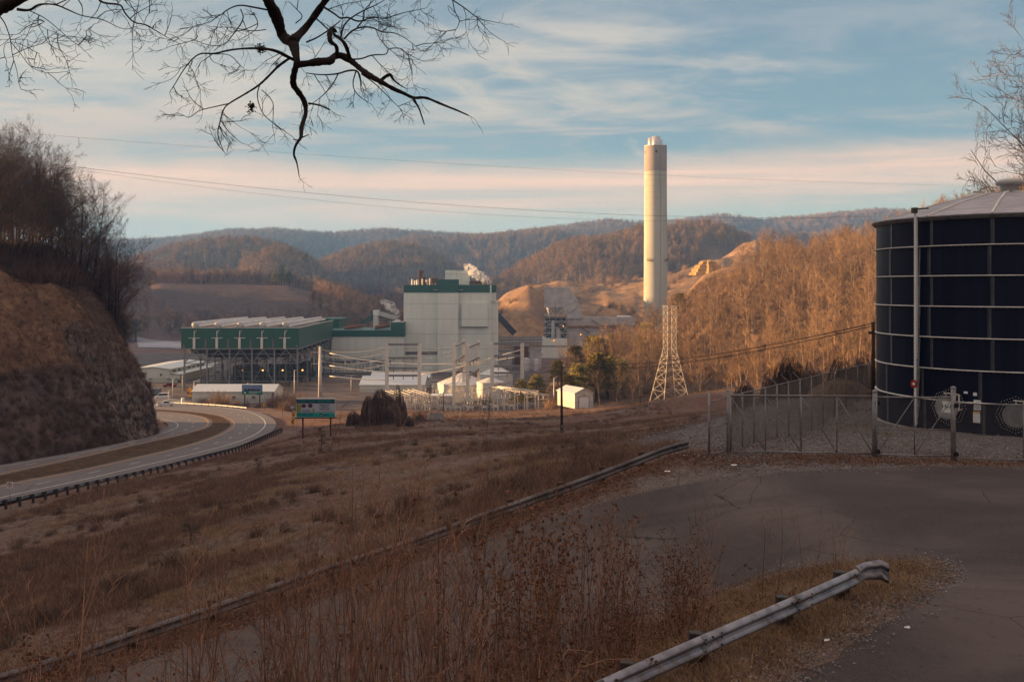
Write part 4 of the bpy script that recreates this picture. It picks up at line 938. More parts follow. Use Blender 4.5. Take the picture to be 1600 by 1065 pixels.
for px_ in (303.5, 338.6, 373.8, 408.5, 444):
    x = XA(px_)
    pts = [(x, -.9, zt+1.0)]
    n = 12; mb = MB()
    for k in range(n):
        y0 = .5+k*(dep-3)/n; y1 = .5+(k+1)*(dep-3)/n; r0 = 1.35-.5*k/n
        mb.tube([(x, y0, zt+1.2), (x, y0+.5, zt+1.2), (x, y1-.6, zt+1.2), (x, y1-.3, zt+1.2)], [r0*.82, r0, r0, r0*.8], 14)
    mb.build('steam_duct', M['ductlight'], ac, True)
    MB().tube([(x+1.9, .6, zt+.7), (x+1.9, dep-3, zt+.7)], .55, 10).build('side_pipe', M['steelpale'], ac, True)
    MB().box(x-.45, -.75, zu-.2, x+.45, -.02, zu+4.0).box(x-2.2, -.35, zu+4.0, x+2.2, -.05, zu+4.25).box(x-.12, -.4, zu+4.3, x+.12, -.02, zu+7.0).beam((x, -.3, zu+5.6), (x+.9, -.3, zu+7.4), .14).build('riser_bracket', M['steelpale'], ac)
for px_ in (287, 321, 356, 391, 426, 463):
    x = XA(px_); MB().box(x-.4, -.3, zu, x+.4, -.02, zu+(3.6 if px_ not in (287, 463) else 1.4)).build('inspection_hatch', M['louvre'], ac)
mb = MB()
rg = random.Random(3)
for k in range(70): x = rg.uniform(1, W_-1); y = rg.uniform(5, 88); w = rg.uniform(.25, .8); mb.box(x-w/2, y-w/2, 0, x+w/2, y+w/2, rg.uniform(3, zu-7))
for k in range(22): x = rg.uniform(2, W_-7); y = rg.uniform(40, 84); mb.box(x, y, 0, x+rg.uniform(2, 6), y+3, rg.uniform(3, 10))  # dark blocks added to darken the view between the columns
mb.build('filler_equipment', M['darkkit'], ac)
for px_, py_, yy in ((351, 578.5, 30), (382, 578.5, 30), (413, 578.5, 30), (444, 578.5, 30), (475, 578.5, 30), (405.5, 581, 60), (469, 581, 60)):
    x = (px_-283)*s4*(1+yy/400)-(XA(0)*0)+((283-800)/F*yy); z = (450-py_)/F*(400+yy)+42
    MB().lathe([(0, z-.28), (.27, z-.1), (.27, z+.1), (0, z+.28)], x, yy, 8).build('lamp', M['lamp'], ac)
# green hall seen beyond the condenser
gb = T('green_hall', 'dark green roofed block between the condenser and the low hall', 'building', (P(500, 450, 520).x, 520, -42))
MB().box(0, 0, 0, 10, 30, (450-500)*520/F+42).build('wall', M['green'], gb)
MB().box(-.3, -.3, (450-500)*520/F+42.01, 10.3, 30, (450-498)*520/F+42).build('roof', M['greenedge'], gb)
# -- chimney
sC = 690/F; cx_ = P(1024.3, 450, 690)
ch = T('chimney', 'tall pale concrete chimney with a darker top band and steel flues', 'chimney', (cx_.x, 690, -40))
zc = lambda py: (450-py)*sC+40
M['chim'] = mat('pale concrete chimney', (0.47, 0.46, 0.38), (0.41, 0.40, 0.34), 0.03, 0.85, 0, stretch=(1, 1, .25), c3=(0.36, 0.33, 0.27), s3=0.12)
M['chimtop'] = mat('stained chimney top', (0.33, 0.29, 0.26), (0.28, 0.25, 0.225), 0.05, 0.85, 0)
MB().lathe([(8.4, 0), (8.1, zc(450)), (7.75, zc(268.6))], n=64).build('shaft', M['chim'], ch, True)
MB().lathe([(7.80, zc(268.5)), (7.75, zc(229))], n=64).disc(0, 0, zc(229), 7.75, 64).build('shaft_top', M['chimtop'], ch)
MB().lathe([(7.95, zc(229)+.02), (7.95, zc(228.2)), (7.2, zc(228.0)), (7.2, zc(229)+.02)], n=48).build('cap_ring', M['steelpale'], ch, True)
M['flue'] = mat('steel flue', (0.62, 0.60, 0.58), (0.45, 0.43, 0.41), 1.0, 0.35, 0.7)
MB().lathe([(2.75, zc(229)), (2.75, zc(214.2)), (2.5, zc(214)), (2.4, zc(216))], -.1, -2, 32).build('flue', M['flue'], ch, True)
MB().lathe([(2.6, zc(229)), (2.6, zc(215.6)), (2.4, zc(215.3))], -2.4, 2.4, 32).build('flue', M['flue'], ch, True)
MB().lathe([(2.6, zc(229)), (2.6, zc(217)), (2.4, zc(216.8))], 2.6, 3.5, 32).build('flue', M['flue'], ch, True)
for an in (-95, -165, -25, 90):
    x, y = 7.72*math.cos(R(an)), 7.72*math.sin(R(an)); u = Vector((-math.sin(R(an)), math.cos(R(an)), 0)); c = Vector((x, y, zc(238.8)))
    n_ = Vector((math.cos(R(an)), math.sin(R(an)), 0)); mb = MB(); mb.beam(c-n_*.3-Vector((0, 0, 1.0)), c-n_*.3+Vector((0, 0, 1.0)), .9, .9); mb.build('opening', M['black'], ch)
for an in (-122, -38):
    mb = MB()
    for k in range(7):
        a0 = R(an-14+k*4); a1 = R(an-14+(k+1)*4)
        for z in (zc(407.5), zc(406.3), zc(404.8)): 
            if k < 6: mb.beam((9.6*math.cos(a0), 9.6*math.sin(a0), z), (9.6*math.cos(a1), 9.6*math.sin(a1), z), .16)
        mb.beam((9.6*math.cos(a0), 9.6*math.sin(a0), zc(408)), (9.6*math.cos(a0), 9.6*math.sin(a0), zc(403.5)), .14)
        mb.beam((8.0*math.cos(a0), 8.0*math.sin(a0), zc(408)), (9.6*math.cos(a0), 9.6*math.sin(a0), zc(407.6)), .18)
    mb.build('service_platform', M['rust'], ch)
mb = MB()
for k in range(1, 30): z = zc(500)+k*(zc(229)-zc(500))/30; mb.lathe([(8.1-.35*(z/130)+.01, z), (8.1-.35*(z/130)+.035, z+.06), (8.1-.35*(z/130)+.01, z+.12)], n=64)
mb.build('pour_joint', M['chimtop'], ch, True)
MB().box(2.0, -7.95, 0, 2.35, -7.4, zc(232)).build('ladder', M['chimtop'], ch)
mb = MB(); mb.beam((-3.5, -1, zc(229)), (-3.5, -1, zc(226)), .2); mb.beam((7.0, 0, zc(229)), (7.0, 0, zc(225.5)), .2); mb.lathe([(0, zc(226)), (.5, zc(225.3)), (0, zc(224.6))], 7, 0, 8); mb.build('beacon', M['steeldark'], ch)
# -- baghouse and duct
s6 = 600/F
bg = T('baghouse', 'grey hopper building with sloping shoulder on open steelwork beside the ducts', 'power plant building', (P(849, 450, 600).x, 600, -43), R(-3))
X6 = lambda px: (px-849)*s6; Z6 = lambda py: (450-py)*s6+43
g = lambda *pts: [(X6(a), Z6(b)) for a, b in pts]
MB().prism(g((850.5, 480), (850.5, 449.5), (889, 449.5), (895, 457), (903, 469), (880, 480)), 0, 22).build('upper_casing', M['duct'], bg)
MB().prism(g((880.2, 480.2), (903.2, 469.2), (905, 478), (886, 491), (882, 491)), -.4, 22).build('shoulder_duct', M['duct'], bg)
MB().prism(g((886.5, 497.5), (886.5, 491), (905, 478.5), (911, 497.5)), 0, 20).build('side_casing', M['ductlight'], bg)
MB().box(X6(850), -.3, Z6(449.4), X6(889.5), 22, Z6(448.6)).build('roof', M['steelpale'], bg)
for a in (854, 866):
    MB().lathe([(2.1, Z6(480)), (2.0, Z6(483)), (.5, Z6(493)), (.4, Z6(497))], X6(a+5), 2.6, 16).build('hopper', M['ductlight'], bg, True)
for a in (850, 859, 868, 877, 885):
    for y in (.4, 20): MB().box(X6(a)-.2, y-.2, Z6(565), X6(a)+.2, y+.2, Z6(480.2)).build('column', M['steel'], bg)
mb = MB()
for r in (492.5, 502, 512, 520): mb.beam((X6(850), .4, Z6(r)), (X6(886), .4, Z6(r)), .3)
for a, b_ in ((850, 868), (868, 886)):
    for r0, r1 in ((480, 492.5), (502, 512), (512, 528)): mb.beam((X6(a), .35, Z6(r1)), (X6(b_), .35, Z6(r0)), .2); mb.beam((X6(b_), .35, Z6(r1)), (X6(a), .35, Z6(r0)), .2)
mb.build('steel_bracing', M['steelpale'], bg)
MB().box(X6(852), 6, Z6(528), X6(884), 19, Z6(497)).build('shade_block', M['steeldark'], bg)  # solid dark block standing in for the shade inside the steelwork
MB().lathe([(1.0, Z6(530)), (1.0, Z6(505)), (.5, Z6(500))], X6(864), -1.2, 14).build('vessel', M['ductlight'], bg, True)
MB().lathe([(1.7, Z6(537)), (1.7, Z6(517)), (.6, Z6(513))], X6(872), 1.6, 16).build('vessel', M['duct'], bg, True)
MB().box(X6(846), -1.5, 0, X6(886), 24, Z6(528.5)).build('base_wall', M['wallpale'], bg)
MB().box(X6(845.7), -1.7, Z6(541), X6(886.3), -1.51, Z6(539.8)).build('base_trim', M['louvre'], bg)
MB().box(X6(886.3), 2, 0, X6(950), 18, Z6(512)).build('duct_base', M['duct'], bg)
mb = MB().box(X6(887), 1.0, Z6(507.5), X6(992), 19, Z6(497.6)).box(X6(905), 2, Z6(497.5), X6(990), 17, Z6(495.5)); mb.build('flue_duct', M['duct'], bg)
mb = MB()
for k in range(26):
    x = X6(888+k*4); mb.beam((x, .8, Z6(497.5)), (x, .8, Z6(494.6)), .1)
mb.beam((X6(888), .8, Z6(494.6)), (X6(988), .8, Z6(494.6)), .12); mb.beam((X6(888), .6, Z6(511.5)), (X6(965), .6, Z6(511.5)), .5)
for k in range(20): x = X6(888+k*4); mb.beam((x, .5, Z6(511.4)), (x, .5, Z6(508.8)), .1)
mb.beam((X6(888), .5, Z6(508.8)), (X6(964), .5, Z6(508.8)), .12); mb.beam((X6(908), .2, Z6(511)), (X6(921), .2, Z6(520)), .5); mb.beam((X6(925), .2, Z6(500)), (X6(940), .2, Z6(510)), .5)
mb.build('walkway', M['rust'], bg)
for a, b_ in ((907, 522), (865, 531), (880, 509)):
    MB().lathe([(0, Z6(b_)-.25), (.25, Z6(b_)), (0, Z6(b_)+.25)], X6(a), -2.1, 8).build('lamp', M['lamp'], bg)
MB().box(X6(965), 3, Z6(497.4), X6(986), 15, Z6(494)).build('white_cover', M['white'], bg)
# -- conveyor to the right of the boiler house, with clutter at its foot
c2 = T('conveyor_gallery', 'dark sloping conveyor gallery running down from the boiler house corner', 'conveyor', (P(790, 450, 560).x, 560, -43))
q = lambda px, py, D=560: P(px, py, D)-Vector(c2.location)
MB().beam(q(777, 492), q(804, 521), 3.0, 3.4).build('gallery', M['steeldark'], c2, off=(0, 0, 0))
mb = MB()
for k in range(8): a = q(777+k*3.5, 495+k*3.8); mb.beam(a+Vector((0, 0, -1.5)), Vector((a.x, a.y, (450-565)/F*560+43)), .22)
mb.build('support_leg', M['steel'], c2, off=(0, 0, 0))
ps = T('pipe_rack', 'long low pipe rack with walkways between boiler house and hopper building', 'pipe rack', (P(775, 450, 545).x, 545, -43))
q = lambda px, py, D=545: P(px, py, D)-Vector(ps.location)
mb = MB()
for r in (527, 531): mb.beam(q(776, r), q(848, r), .5, .7)
for k in range(13): a = q(778+k*5.6, 527); mb.beam(a, Vector((a.x, a.y, 0)), .3)
for k in range(24): a = q(778+k*3, 527); mb.beam(a, a+Vector((0, 0, 1.1)), .08)
mb.build('frame', M['steel'], ps, off=(0, 0, 0))
mb = MB()
for r, w in ((529, .5), (534, .9), (538, .6)): mb.tube([q(777, r, 548), q(848, r, 548)], w/2, 8)
mb.tube([q(803, 556, 540), q(815, 540, 540), q(830, 552, 540), q(848, 553, 540)], .8, 8)
mb.build('pipe', M['duct'], ps, off=(0, 0, 0))
def simple_block(name, label, cat, px0, px1, top, D, zbase, dep, m, roof=None, rz=0, ridge=0.0, rm=None, ridge_dir='y'):
    s = D/F; o = T(name, label, cat, (P(px0, 450, D).x, D, zbase), R(rz)); w = (px1-px0)*s/max(.3, math.cos(R(rz))); h = (450-top)*s-zbase
    if ridge <= 0:
        MB().box(0, 0, 0, w, dep, h).build('wall', m, o); MB().box(-.15, -.15, h+.01, w+.15, dep+.15, h+.25).build('roof', rm or M['roofgrey'], o)
    else:
        if ridge_dir == 'y':
            MB().prism([(0, 0), (w, 0), (w, h), (w/2, h+ridge-.05), (0, h)], 0, dep).build('wall', m, o)
            rf = MB(); t = .14
            for a, b_ in (((-.3, h-.02), (w/2, h+ridge)), ((w/2, h+ridge), (w+.3, h-.02))): rf.prism([a, b_, (b_[0], b_[1]+t), (a[0], a[1]+t)], -.3, dep+.3)
            rf.build('roof', rm or M['roofwhite'], o)
        else:
            MB().prism([(0, 0), (dep, 0), (dep, h), (dep/2, h+ridge-.05), (0, h)], 0, w, 'x').build('wall', m, o)
            rf = MB(); t = .14
            for a, b_ in (((-.3, h-.02), (dep/2, h+ridge)), ((dep/2, h+ridge), (dep+.3, h-.02))): rf.prism([a, b_, (b_[0], b_[1]+t), (a[0], a[1]+t)], -.3, w+.3, 'x')
            rf.build('roof', rm or M['roofwhite'], o)
    return o, w, h
simple_block('pump_house', 'low grey block with flat roof under the pipe rack', 'building', 778, 800, 548, 520, -43, 12, M['duct'])
simple_block('pump_house', 'grey block with rusty top left of the hopper building', 'building', 803, 826, 541, 530, -43, 14, M['rust'])
simple_block('pump_house', 'small pale block beside the hopper building base', 'building', 828, 846, 546, 515, -43, 10, M['duct'])
for k, (a, b_, r) in enumerate(((822, 12, 558), (838, 9, 560))):
    o = T('round_vessel', ('grey round vessel under the pipe rack, left of a smaller one', 'smaller grey round vessel next to the hopper building base')[k], 'tank', (P(a, 450, 505).x, 505, -43))
    rr_ = b_*505/F/2; z = (450-r)*505/F+43
    MB().lathe([(rr_, 0), (rr_, z-rr_*.6), (rr_*.7, z-rr_*.2), (0, z)], n=20).build('shell', M['duct'], o, True)
    MB().lathe([(rr_*1.04, z*.55), (rr_*1.04, z*.55+.2)], n=20).build('band', M['steel'], o, True)

# -- white storage tanks
def white_tank(px, w, eave, apex, D, label, ribs=False, base=-41.5):
    r = w/2*D/F; o = T('storage_tank', label, 'storage tank', (P(px, 450, D).x, D, base)); e = (450-eave)*D/F-base; a = (450-apex)*D/F-base
    MB().lathe([(r, 0), (r, e)], n=48).build('shell', M['tankwhite'], o, True)
    MB().lathe([(r*1.02, e), (r*1.02, e+.15), (0.8, a), (0, a+.1)], n=48).build('roof', M['tankwhite'], o, False)
    if ribs:
        mb = MB()
        for k in range(24): an = R(15*k); mb.beam((r*1.0*math.cos(an), r*1.0*math.sin(an), e+.2), (.8*math.cos(an), .8*math.sin(an), a+.08), .14, .2)
        mb.build('roof_rib', M['tankwhite'], o)
    mb = MB()
    for z in (e*.33, e*.66, e-.25): mb.lathe([(r+.03, z), (r+.09, z+.05), (r+.03, z+.1)], n=48)
    mb.build('hoop', M['white'], o, True)
    MB().box(-.4+r*.2, -r-.35, 0, .4+r*.2, -r+.2, e).build('ladder_cage', M['steelpale'], o)
    return o
white_tank(723, 78, 598.5, 583, 372, 'wide white tank with ribbed cone roof, leftmost of the white tanks', True)
white_tank(766, 42, 597, 590, 352, 'smooth low white tank between the steel gantries', False)
white_tank(775, 52, 584, 572, 420, 'tall beige tank with ribbed roof behind the low white tank', True)
# -- sheds
o, w, h = simple_block('storage_shed', 'wide off white metal shed with low white roof beside the vine mound', 'shed', 562, 663, 601.5, 392, -41.8, 20, M['shedwall'], ridge=2.7, ridge_dir='x')
o, w, h = simple_block('storage_shed', 'second white roofed shed just behind the wide metal shed', 'shed', 579, 671, 590, 425, -41.8, 14, M['shedwall'], ridge=1.8, ridge_dir='x')
o, w, h = simple_block('storage_shed', 'small pale shed between the steel gantry and the ribbed tank', 'shed', 674, 694, 597, 400, -41.8, 8, M['shedwall'])
o, w, h = simple_block('switch_house', 'low grey switch house with pale roof edge inside the substation', 'shed', 673, 707, 619, 340, -41.2, 7, M['duct'], rm=M['white'])
# garage
s3 = 300/F
gq = P(898, 635, 300); gr = T('garage', 'small pale metal garage with a white roller door at the field edge', 'garage', (gq.x, 300, -36.3), R(27))
w, d_, h, rd_ = 6.4, 10.5, 4.6, 1.35
MB().prism([(0, 0), (w, 0), (w, h), (w/2, h+rd_), (0, h)], 0, d_).build('wall', M['shedwall'], gr)
rf = MB()
for a, b_ in (((-.35, h-.12), (w/2, h+rd_)), ((w/2, h+rd_), (w+.35, h-.12))): rf.prism([a, b_, (b_[0], b_[1]+.16), (a[0], a[1]+.16)], -.35, d_+.35)
rf.build('roof', M['roofwhite'], gr)
dr = MB().box(1.5, -.08, 0, w-1.5, -.01, 3.4).build('roller_door', M['white'], gr)
mb = MB()
for k in range(1, 7): mb.box(1.52, -.10, k*.48, w-1.52, -.082, k*.48+.03)
mb.build('door_slat', M['steelpale'], dr)
MB().box(1.3, -.12, 3.41, w-1.3, -.01, 3.6).box(1.3, -.12, 0, 1.49, -.01, 3.4).box(w-1.49, -.12, 0, w-1.3, -.01, 3.4).build('door_frame', M['steel'], gr)
MB().box(-.06, -.09, 0, .16, -.01, h).box(w-.16, -.09, 0, w+.06, -.01, h).build('corner_trim', M['steelpale'], gr)
MB().box(w/2-.25, -.3, 3.9, w/2+.25, -.05, 4.1).build('door_lamp', M['steeldark'], gr)
# warehouse on the left
wh = T('warehouse', 'large white roofed warehouse behind the parking lot', 'warehouse', (P(205, 450, 436).x, 436, -41.3), R(-2))
s43 = 436/F; X4 = lambda px: (px-205)*s43; Z4 = lambda py: (450-py)*s43+41.3
MB().prism([(0, 0), (X4(267), 0), (X4(267), Z4(577)), (X4(240), Z4(574)), (0, Z4(577))], 0, 44).build('wall', M['shedwall'], wh)
MB().prism([(-.4, Z4(577)+.02), (X4(240), Z4(573.5)), (X4(267)+.4, Z4(577)+.02), (X4(267)+.4, Z4(577)+.25), (X4(240), Z4(573.5)+.3), (-.4, Z4(577)+.25)], -.5, 44.5).build('roof', M['roofwhite'], wh)
MB().box(X4(267)+.01, 0, 0, X4(282), 44, Z4(585)).build('lean_to', M['shedwall'], wh)
MB().prism([(X4(267)+.03, Z4(583)), (X4(282)+.3, Z4(585.2)), (X4(282)+.3, Z4(585)+.25), (X4(267)+.03, Z4(583)+.25)], -.3, 44.2).build('lean_to_roof', M['roofwhite'], wh)
mb = MB()
for k in range(7): mb.box(X4(267)+.02, 3+k*6, Z4(582.5), X4(267)+.1, 6+k*6, Z4(579))
mb.build('window', M['glass'], wh)
for a in (233.5, 262, 275): MB().box(X4(a), -.9, Z4(592), X4(a+4.5), -.01, Z4(591)).build('awning', M['louvre'], wh)
MB().box(X4(250.5), -.15, Z4(587), X4(254), -.01, Z4(583.5)).build('wall_vent', M['louvre'], wh)
MB().box(X4(280), -1.2, 0, X4(283), -.1, 1.2).build('loading_bin', M['rust'], wh)
wb, w, h = simple_block('warehouse', 'long low cream building with white roof behind the smaller billboard', 'building', 300, 428, 612, 354, -41.2, 14, M['shedwall'], ridge=2.0, ridge_dir='x')
for k, a in enumerate((363, 394)): x = (a-300)*354/F; MB().box(x, -.7, h-2.1, x+1.1, -.01, h-1.5).build('wall_lamp_hood', M['louvre'], wb)
MB().box(w-.7, -.08, 0, w-.1, -.01, h-.3).build('downpipe', M['louvre'], wb)
o, w, h = simple_block('warehouse', 'small pale building with white roof beyond the long warehouse', 'building', 318, 336, 570, 520, -41.6, 10, M['shedwall'], ridge=.8, ridge_dir='x')
# little house
hq = P(262, 512, 835); hz_ = H(hq.x, 835); ho = T('house', 'tiny white house alone at the edge of the far woods', 'house', (hq.x-3.5, 835, hz_-.5))
MB().prism([(0, 0), (8, 0), (8, 4.5), (0, 4.5)], 0, 6).build('wall', M['white'], ho)
MB().prism([(-.3, 4.5), (6.3, 4.5), (3, 7.3)], -.3, 8.3, 'x').build('roof', M['roofwhite'], ho)
MB().box(-.2, 2, 0, .9, 3, 8.6).build('chimney_stack', M['white'], ho)
for a in (1.5, 4.6): MB().box(a, -.05, 2, a+1, -.01, 3.6).build('window', M['glass'], ho)

# -- transformers and fire walls
def radiator_unit(px, D, w, label, top=600):
    s = D/F; o = T('transformer', label, 'transformer', (P(px, 450, D).x, D, -42)); h = (450-top)*s+42
    W2 = w*s
    MB().box(0, 1.2, .5, W2, 4.2, h*.72).build('tank', M['steel'], o)
    mb = MB()
    k = 0.15
    while k < W2-.2: mb.box(k, 0, h*.25, k+.12, 1.19, h*.66); k += .42
    mb.build('radiator', M['ductlight'], o)
    mb = MB()
    for t in (.2, .5, .8): mb.lathe([(.18, h*.72), (.28, h*.76), (.16, h*.8), (.26, h*.84), (.14, h*.88), (.2, h*.92), (.05, h*1.0)], W2*t, 2.7, 8)
    mb.build('bushing', M['rust'], o, True)
    MB().box(-.2, .2, 0, W2+.2, 4.8, .5).build('plinth', M['concrete'], o)
    return o
radiator_unit(503, 470, 13, 'grey finned transformer nearest the tall steel pole', 588); radiator_unit(538, 470, 19, 'wide grey finned transformer in the middle of the row', 585)
radiator_unit(564, 476, 12, 'grey finned transformer closest to the wide metal shed', 586)
for k, (a, t) in enumerate(((492, 586), (526, 592), (558, 592))):
    s = 466/F; o = MB().box(P(a, 0, 466).x, 466, -42, P(a+4.5, 0, 466).x, 474, (450-t)*s).build('fire_wall', M['concrete'], None); tag(o, ('pale concrete fire wall left of the first transformer', 'pale concrete fire wall between the first and middle transformers', 'pale concrete fire wall between the middle and last transformers')[k], 'fire wall')
# steel clutter behind the transformers
sy = T('pipe_rack', 'maze of thin grey steel and pipes at the foot of the low hall', 'pipe rack', (P(520, 450, 480).x, 480, -42)); mb = MB(); rg = random.Random(9)
for k in range(34): x = rg.uniform(-2, 29); y = rg.uniform(0, 8); mb.beam((x, y, 0), (x, y, rg.uniform(4, 10)), .18)
for k in range(16): x = rg.uniform(-2, 20); y = rg.uniform(0, 8); z = rg.uniform(3, 9.5); mb.beam((x, y, z), (x+rg.uniform(3, 9), y, z), .16)
mb.build('frame', M['steel'], sy)
mb = MB()
for k in range(8): x = rg.uniform(-2, 18); z = rg.uniform(3, 9); mb.tube([(x, -1, z), (x+5, -1, z), (x+5, -1, z-2)], .2, 6)
mb.build('pipe', M['ductlight'], sy)

# ---------------------------------------------------------------- substation
SUBZ = lambda x, y: H(x, y)
def gantry(pxa, Da, pxb, Db, top, bars, label, w=1.25, base=None):
    a = P(pxa, top, Da); b_ = P(pxb, top, Db); z0 = H((a.x+b_.x)/2, (a.y+b_.y)/2)-.3
    o = T('steel_gantry', label, 'gantry', (a.x, a.y, z0), group=None, local=False)
    for p in (a, b_): MB().beam((p.x, p.y, z0), (p.x, p.y, a.z), w).build('leg', M['steelpale'], o); MB().beam((p.x, p.y, z0), (p.x, p.y, z0+.35), w*1.6).build('footing', M['concrete'], o)
    for r in bars:
        z = (450-r)/F*(Da+Db)/2; MB().beam((a.x, a.y, z), (b_.x, b_.y, z), w*.55, w*.6).build('crossbar', M['steel'], o)
    mb = MB()
    for k, t in enumerate((.2, .5, .8)):
        c = a.lerp(b_, t)
        for r in bars[1:]:
            z = (450-r)/F*(Da+Db)/2; mb.lathe([(.1, z-.2), (.18, z-.45), (.08, z-.6), (.18, z-.8), (.08, z-1.0), (.16, z-1.2), (.05, z-1.5)], c.x, c.y, 8)
    mb.build('insulator', M['rust'], o, True)
    return o
gantry(604.5, 352, 655.5, 352, 537.5, (538, 559, 575, 586.5), 'steel gantry behind the vine mound, leftmost of the four')
gantry(709.3, 338, 725, 366, 537, (538, 560, 577), 'steel gantry in front of the ribbed white tank', 1.05)
gantry(730.8, 334, 748, 360, 538.5, (539.5, 562, 582), 'steel gantry just right of the ribbed white tank', 1.05)
gantry(769, 345, 816, 345, 536, (537, 556, 572, 582.5), 'steel gantry beside the sunlit busbars, rightmost of the four')
# tall single pole at the left
a = P(500, 541, 375); z0 = H(a.x, a.y)-.3; o = T('steel_pole', 'tall pale steel pole with side arms in front of the transformers', 'utility pole', (a.x, a.y, z0), local=False)
MB().tube([(a.x, a.y, z0), (a.x, a.y, a.z)], [.75, .4], 12).build('shaft', M['steelpale'], o, True)
for r in (551, 569): z = (450-r)/F*375; MB().beam((a.x-3.2, a.y, z+.3), (a.x, a.y, z), .2).build('arm', M['steelpale'], o); MB().lathe([(.1, z+.2), (.2, z-.2), (.08, z-.5), (.2, z-.9), (.06, z-1.4)], a.x-3.1, a.y, 8).build('insulator', M['rust'], o, True)
MB().beam((a.x, a.y, a.z), (a.x-.1, a.y, a.z+1), .12).build('finial', M['steel'], o)
# heavy sunlit conductors strung between the gantries
def wire(pts, r, label, name='power_line', m=None, group=None, sag=0.0, n=24, cat='power line', sides=4):
    P3 = []
    for a, b_ in zip(pts[:-1], pts[1:]):
        for k in range(n+1):
            if k == 0 and P3: continue
            t = k/n; p = a.lerp(b_, t); p.z -= sag*4*t*(1-t); P3.append(p)
    c = P3[0].copy(); o = MB().tube(P3, r, sides).build(name, m or M['steelpale'], None, True, off=tuple(c)); return tag(o, label, cat, group)
for k, (rows_) in enumerate(([(515, 551.5), (562, 561.5), (604, 566.5), (655, 569), (730, 568), (771, 563.5), (816, 556)], [(515, 571), (560, 578), (604, 581.5), (680, 581.5), (730, 572), (771, 563.6)], [(515, 587.5), (560, 592), (604, 593.5)], [(655, 586), (700, 578), (745, 566), (815, 546)])):
    wire([P(a, b_, 372-20*(a-500)/300) for a, b_ in rows_], .17, ('topmost sunlit conductor strung across all the gantries', 'second sunlit conductor below the topmost one', 'short lowest sunlit conductor ending at the leftmost gantry', 'sunlit conductor climbing rightward between the tank and gantries')[k], n=4)
for k in range(4):
    a = P(502, 546+k*9, 374); b_ = P(606, 541+k*9, 352); wire([a, b_], .02, 'thin wire between the tall steel pole and the leftmost gantry', group='thin substation wires', sag=1.5)
for k in range(5):
    a = P(655, 541+k*8, 352); b_ = P(709, 540+k*7, 345); wire([a, b_], .02, 'thin wire between the leftmost gantry and its neighbour', group='thin substation wires to the right', sag=.8)
# rigid busbar frames
def busbars(px0, px1, r0, r1, D0, D1, label, n=3):
    a = P(px0, r0, D0); b_ = P(px1, r1, D1); o = T('busbar_frame', label, 'busbar', tuple(a), local=False); d = (b_-a)
    side = Vector((d.y, -d.x, 0)).normalized()*1.9
    for k in range(n):
        MB().tube([a+side*k+Vector((0, 0, -.0)), b_+side*k], .09, 6).build('busbar', M['steelpale'], o, True)
    for t in (.02, .26, .5, .74, .98):
        c = a.lerp(b_, t); mb = MB(); zg = H(c.x, c.y)-.2
        for k in (0, n-1): q_ = c+side*k; mb.beam((q_.x, q_.y, zg), (q_.x, q_.y, c.z-1.3), .2)
        mb.beam(c+Vector((0, 0, -1.3)), c+side*(n-1)+Vector((0, 0, -1.3)), .2)
        mb.build('support', M['steelpale'], o)
        mb = MB()
        for k in range(n): q_ = c+side*k; mb.lathe([(.12, q_.z-1.3), (.2, q_.z-1.0), (.09, q_.z-.8), (.2, q_.z-.55), (.09, q_.z-.3), (.12, q_.z)], q_.x, q_.y, 8)
        mb.build('insulator', M['duct'], o, True)
busbars(776, 842, 603, 610, 326, 322, 'sunlit busbar run nearest the garage, front one of three')
busbars(783, 858, 603.5, 617, 340, 318, 'sunlit busbar run at the right end of the substation')
busbars(795, 828, 602, 607, 352, 350, 'sunlit busbar run behind the front ones at the right')
busbars(617, 650, 609, 620, 338, 326, 'sunlit busbar run sloping down beside the vine mound')
busbars(645, 684, 608, 620, 344, 330, 'sunlit busbar run in front of the low switch house')
# switchgear
def breaker(label, kind=0):
    o = T('circuit_breaker', label, 'switchgear', (0, 0, -500), group='substation switchgear')
    MB().box(-1.1, -.5, 1.2, 1.1, .5, 1.9).box(-.9, -.35, .1, -.6, .35, 1.2).box(.6, -.35, .1, .9, .35, 1.2).build('cabinet', M['steelpale'], o)
    mb = MB()
    for x in (-.8, 0, .8):
        for s_ in (-1, 1):
            pr = [(.14, 0), (.22, .2), (.1, .35), (.22, .55), (.1, .7), (.2, .9), (.05, 1.3)]
            b0 = MB().lathe(pr, 0, 0, 8); b0.v = [(vx+x, vy+s_*(.25+vz*.45), vz+1.9) for vx, vy, vz in b0.v]; n = len(mb.v); mb.v += b0.v; mb.f += [tuple(i+n for i in f) for f in b0.f]
    mb.build('bushing', M['steel'], o, True); return o
def switch(label):
    o = T('disconnect_switch', label, 'switchgear', (0, 0, -500), group='substation disconnect switches')
    MB().beam((-1.8, 0, 0), (-1.8, 0, 4.4), .22).beam((1.8, 0, 0), (1.8, 0, 4.4), .22).beam((-2.1, 0, 4.4), (2.1, 0, 4.4), .25).build('stand', M['steelpale'], o)
    mb = MB()
    for x in (-1.6, 0, 1.6): mb.lathe([(.12, 4.5), (.2, 4.8), (.09, 5.0), (.2, 5.25), (.09, 5.5), (.12, 5.9)], x, 0, 8); mb.beam((x, 0, 5.9), (x+.9, 0, 6.6), .08)
    mb.build('insulator', M['duct'], o, True); return o
b0 = breaker('grey circuit breaker with tilted bushings among the substation frames'); s0 = switch('pale disconnect switch stand among the substation frames'); rg = random.Random(21); k = 0
spots = [(700,641),(716,642),(735,642),(757,643),(775,641),(790,638),(800,641),(812,637),(728,639),(745,639),(690,640),(765,637),(782,634),(640,640),(652,638),(668,641)]
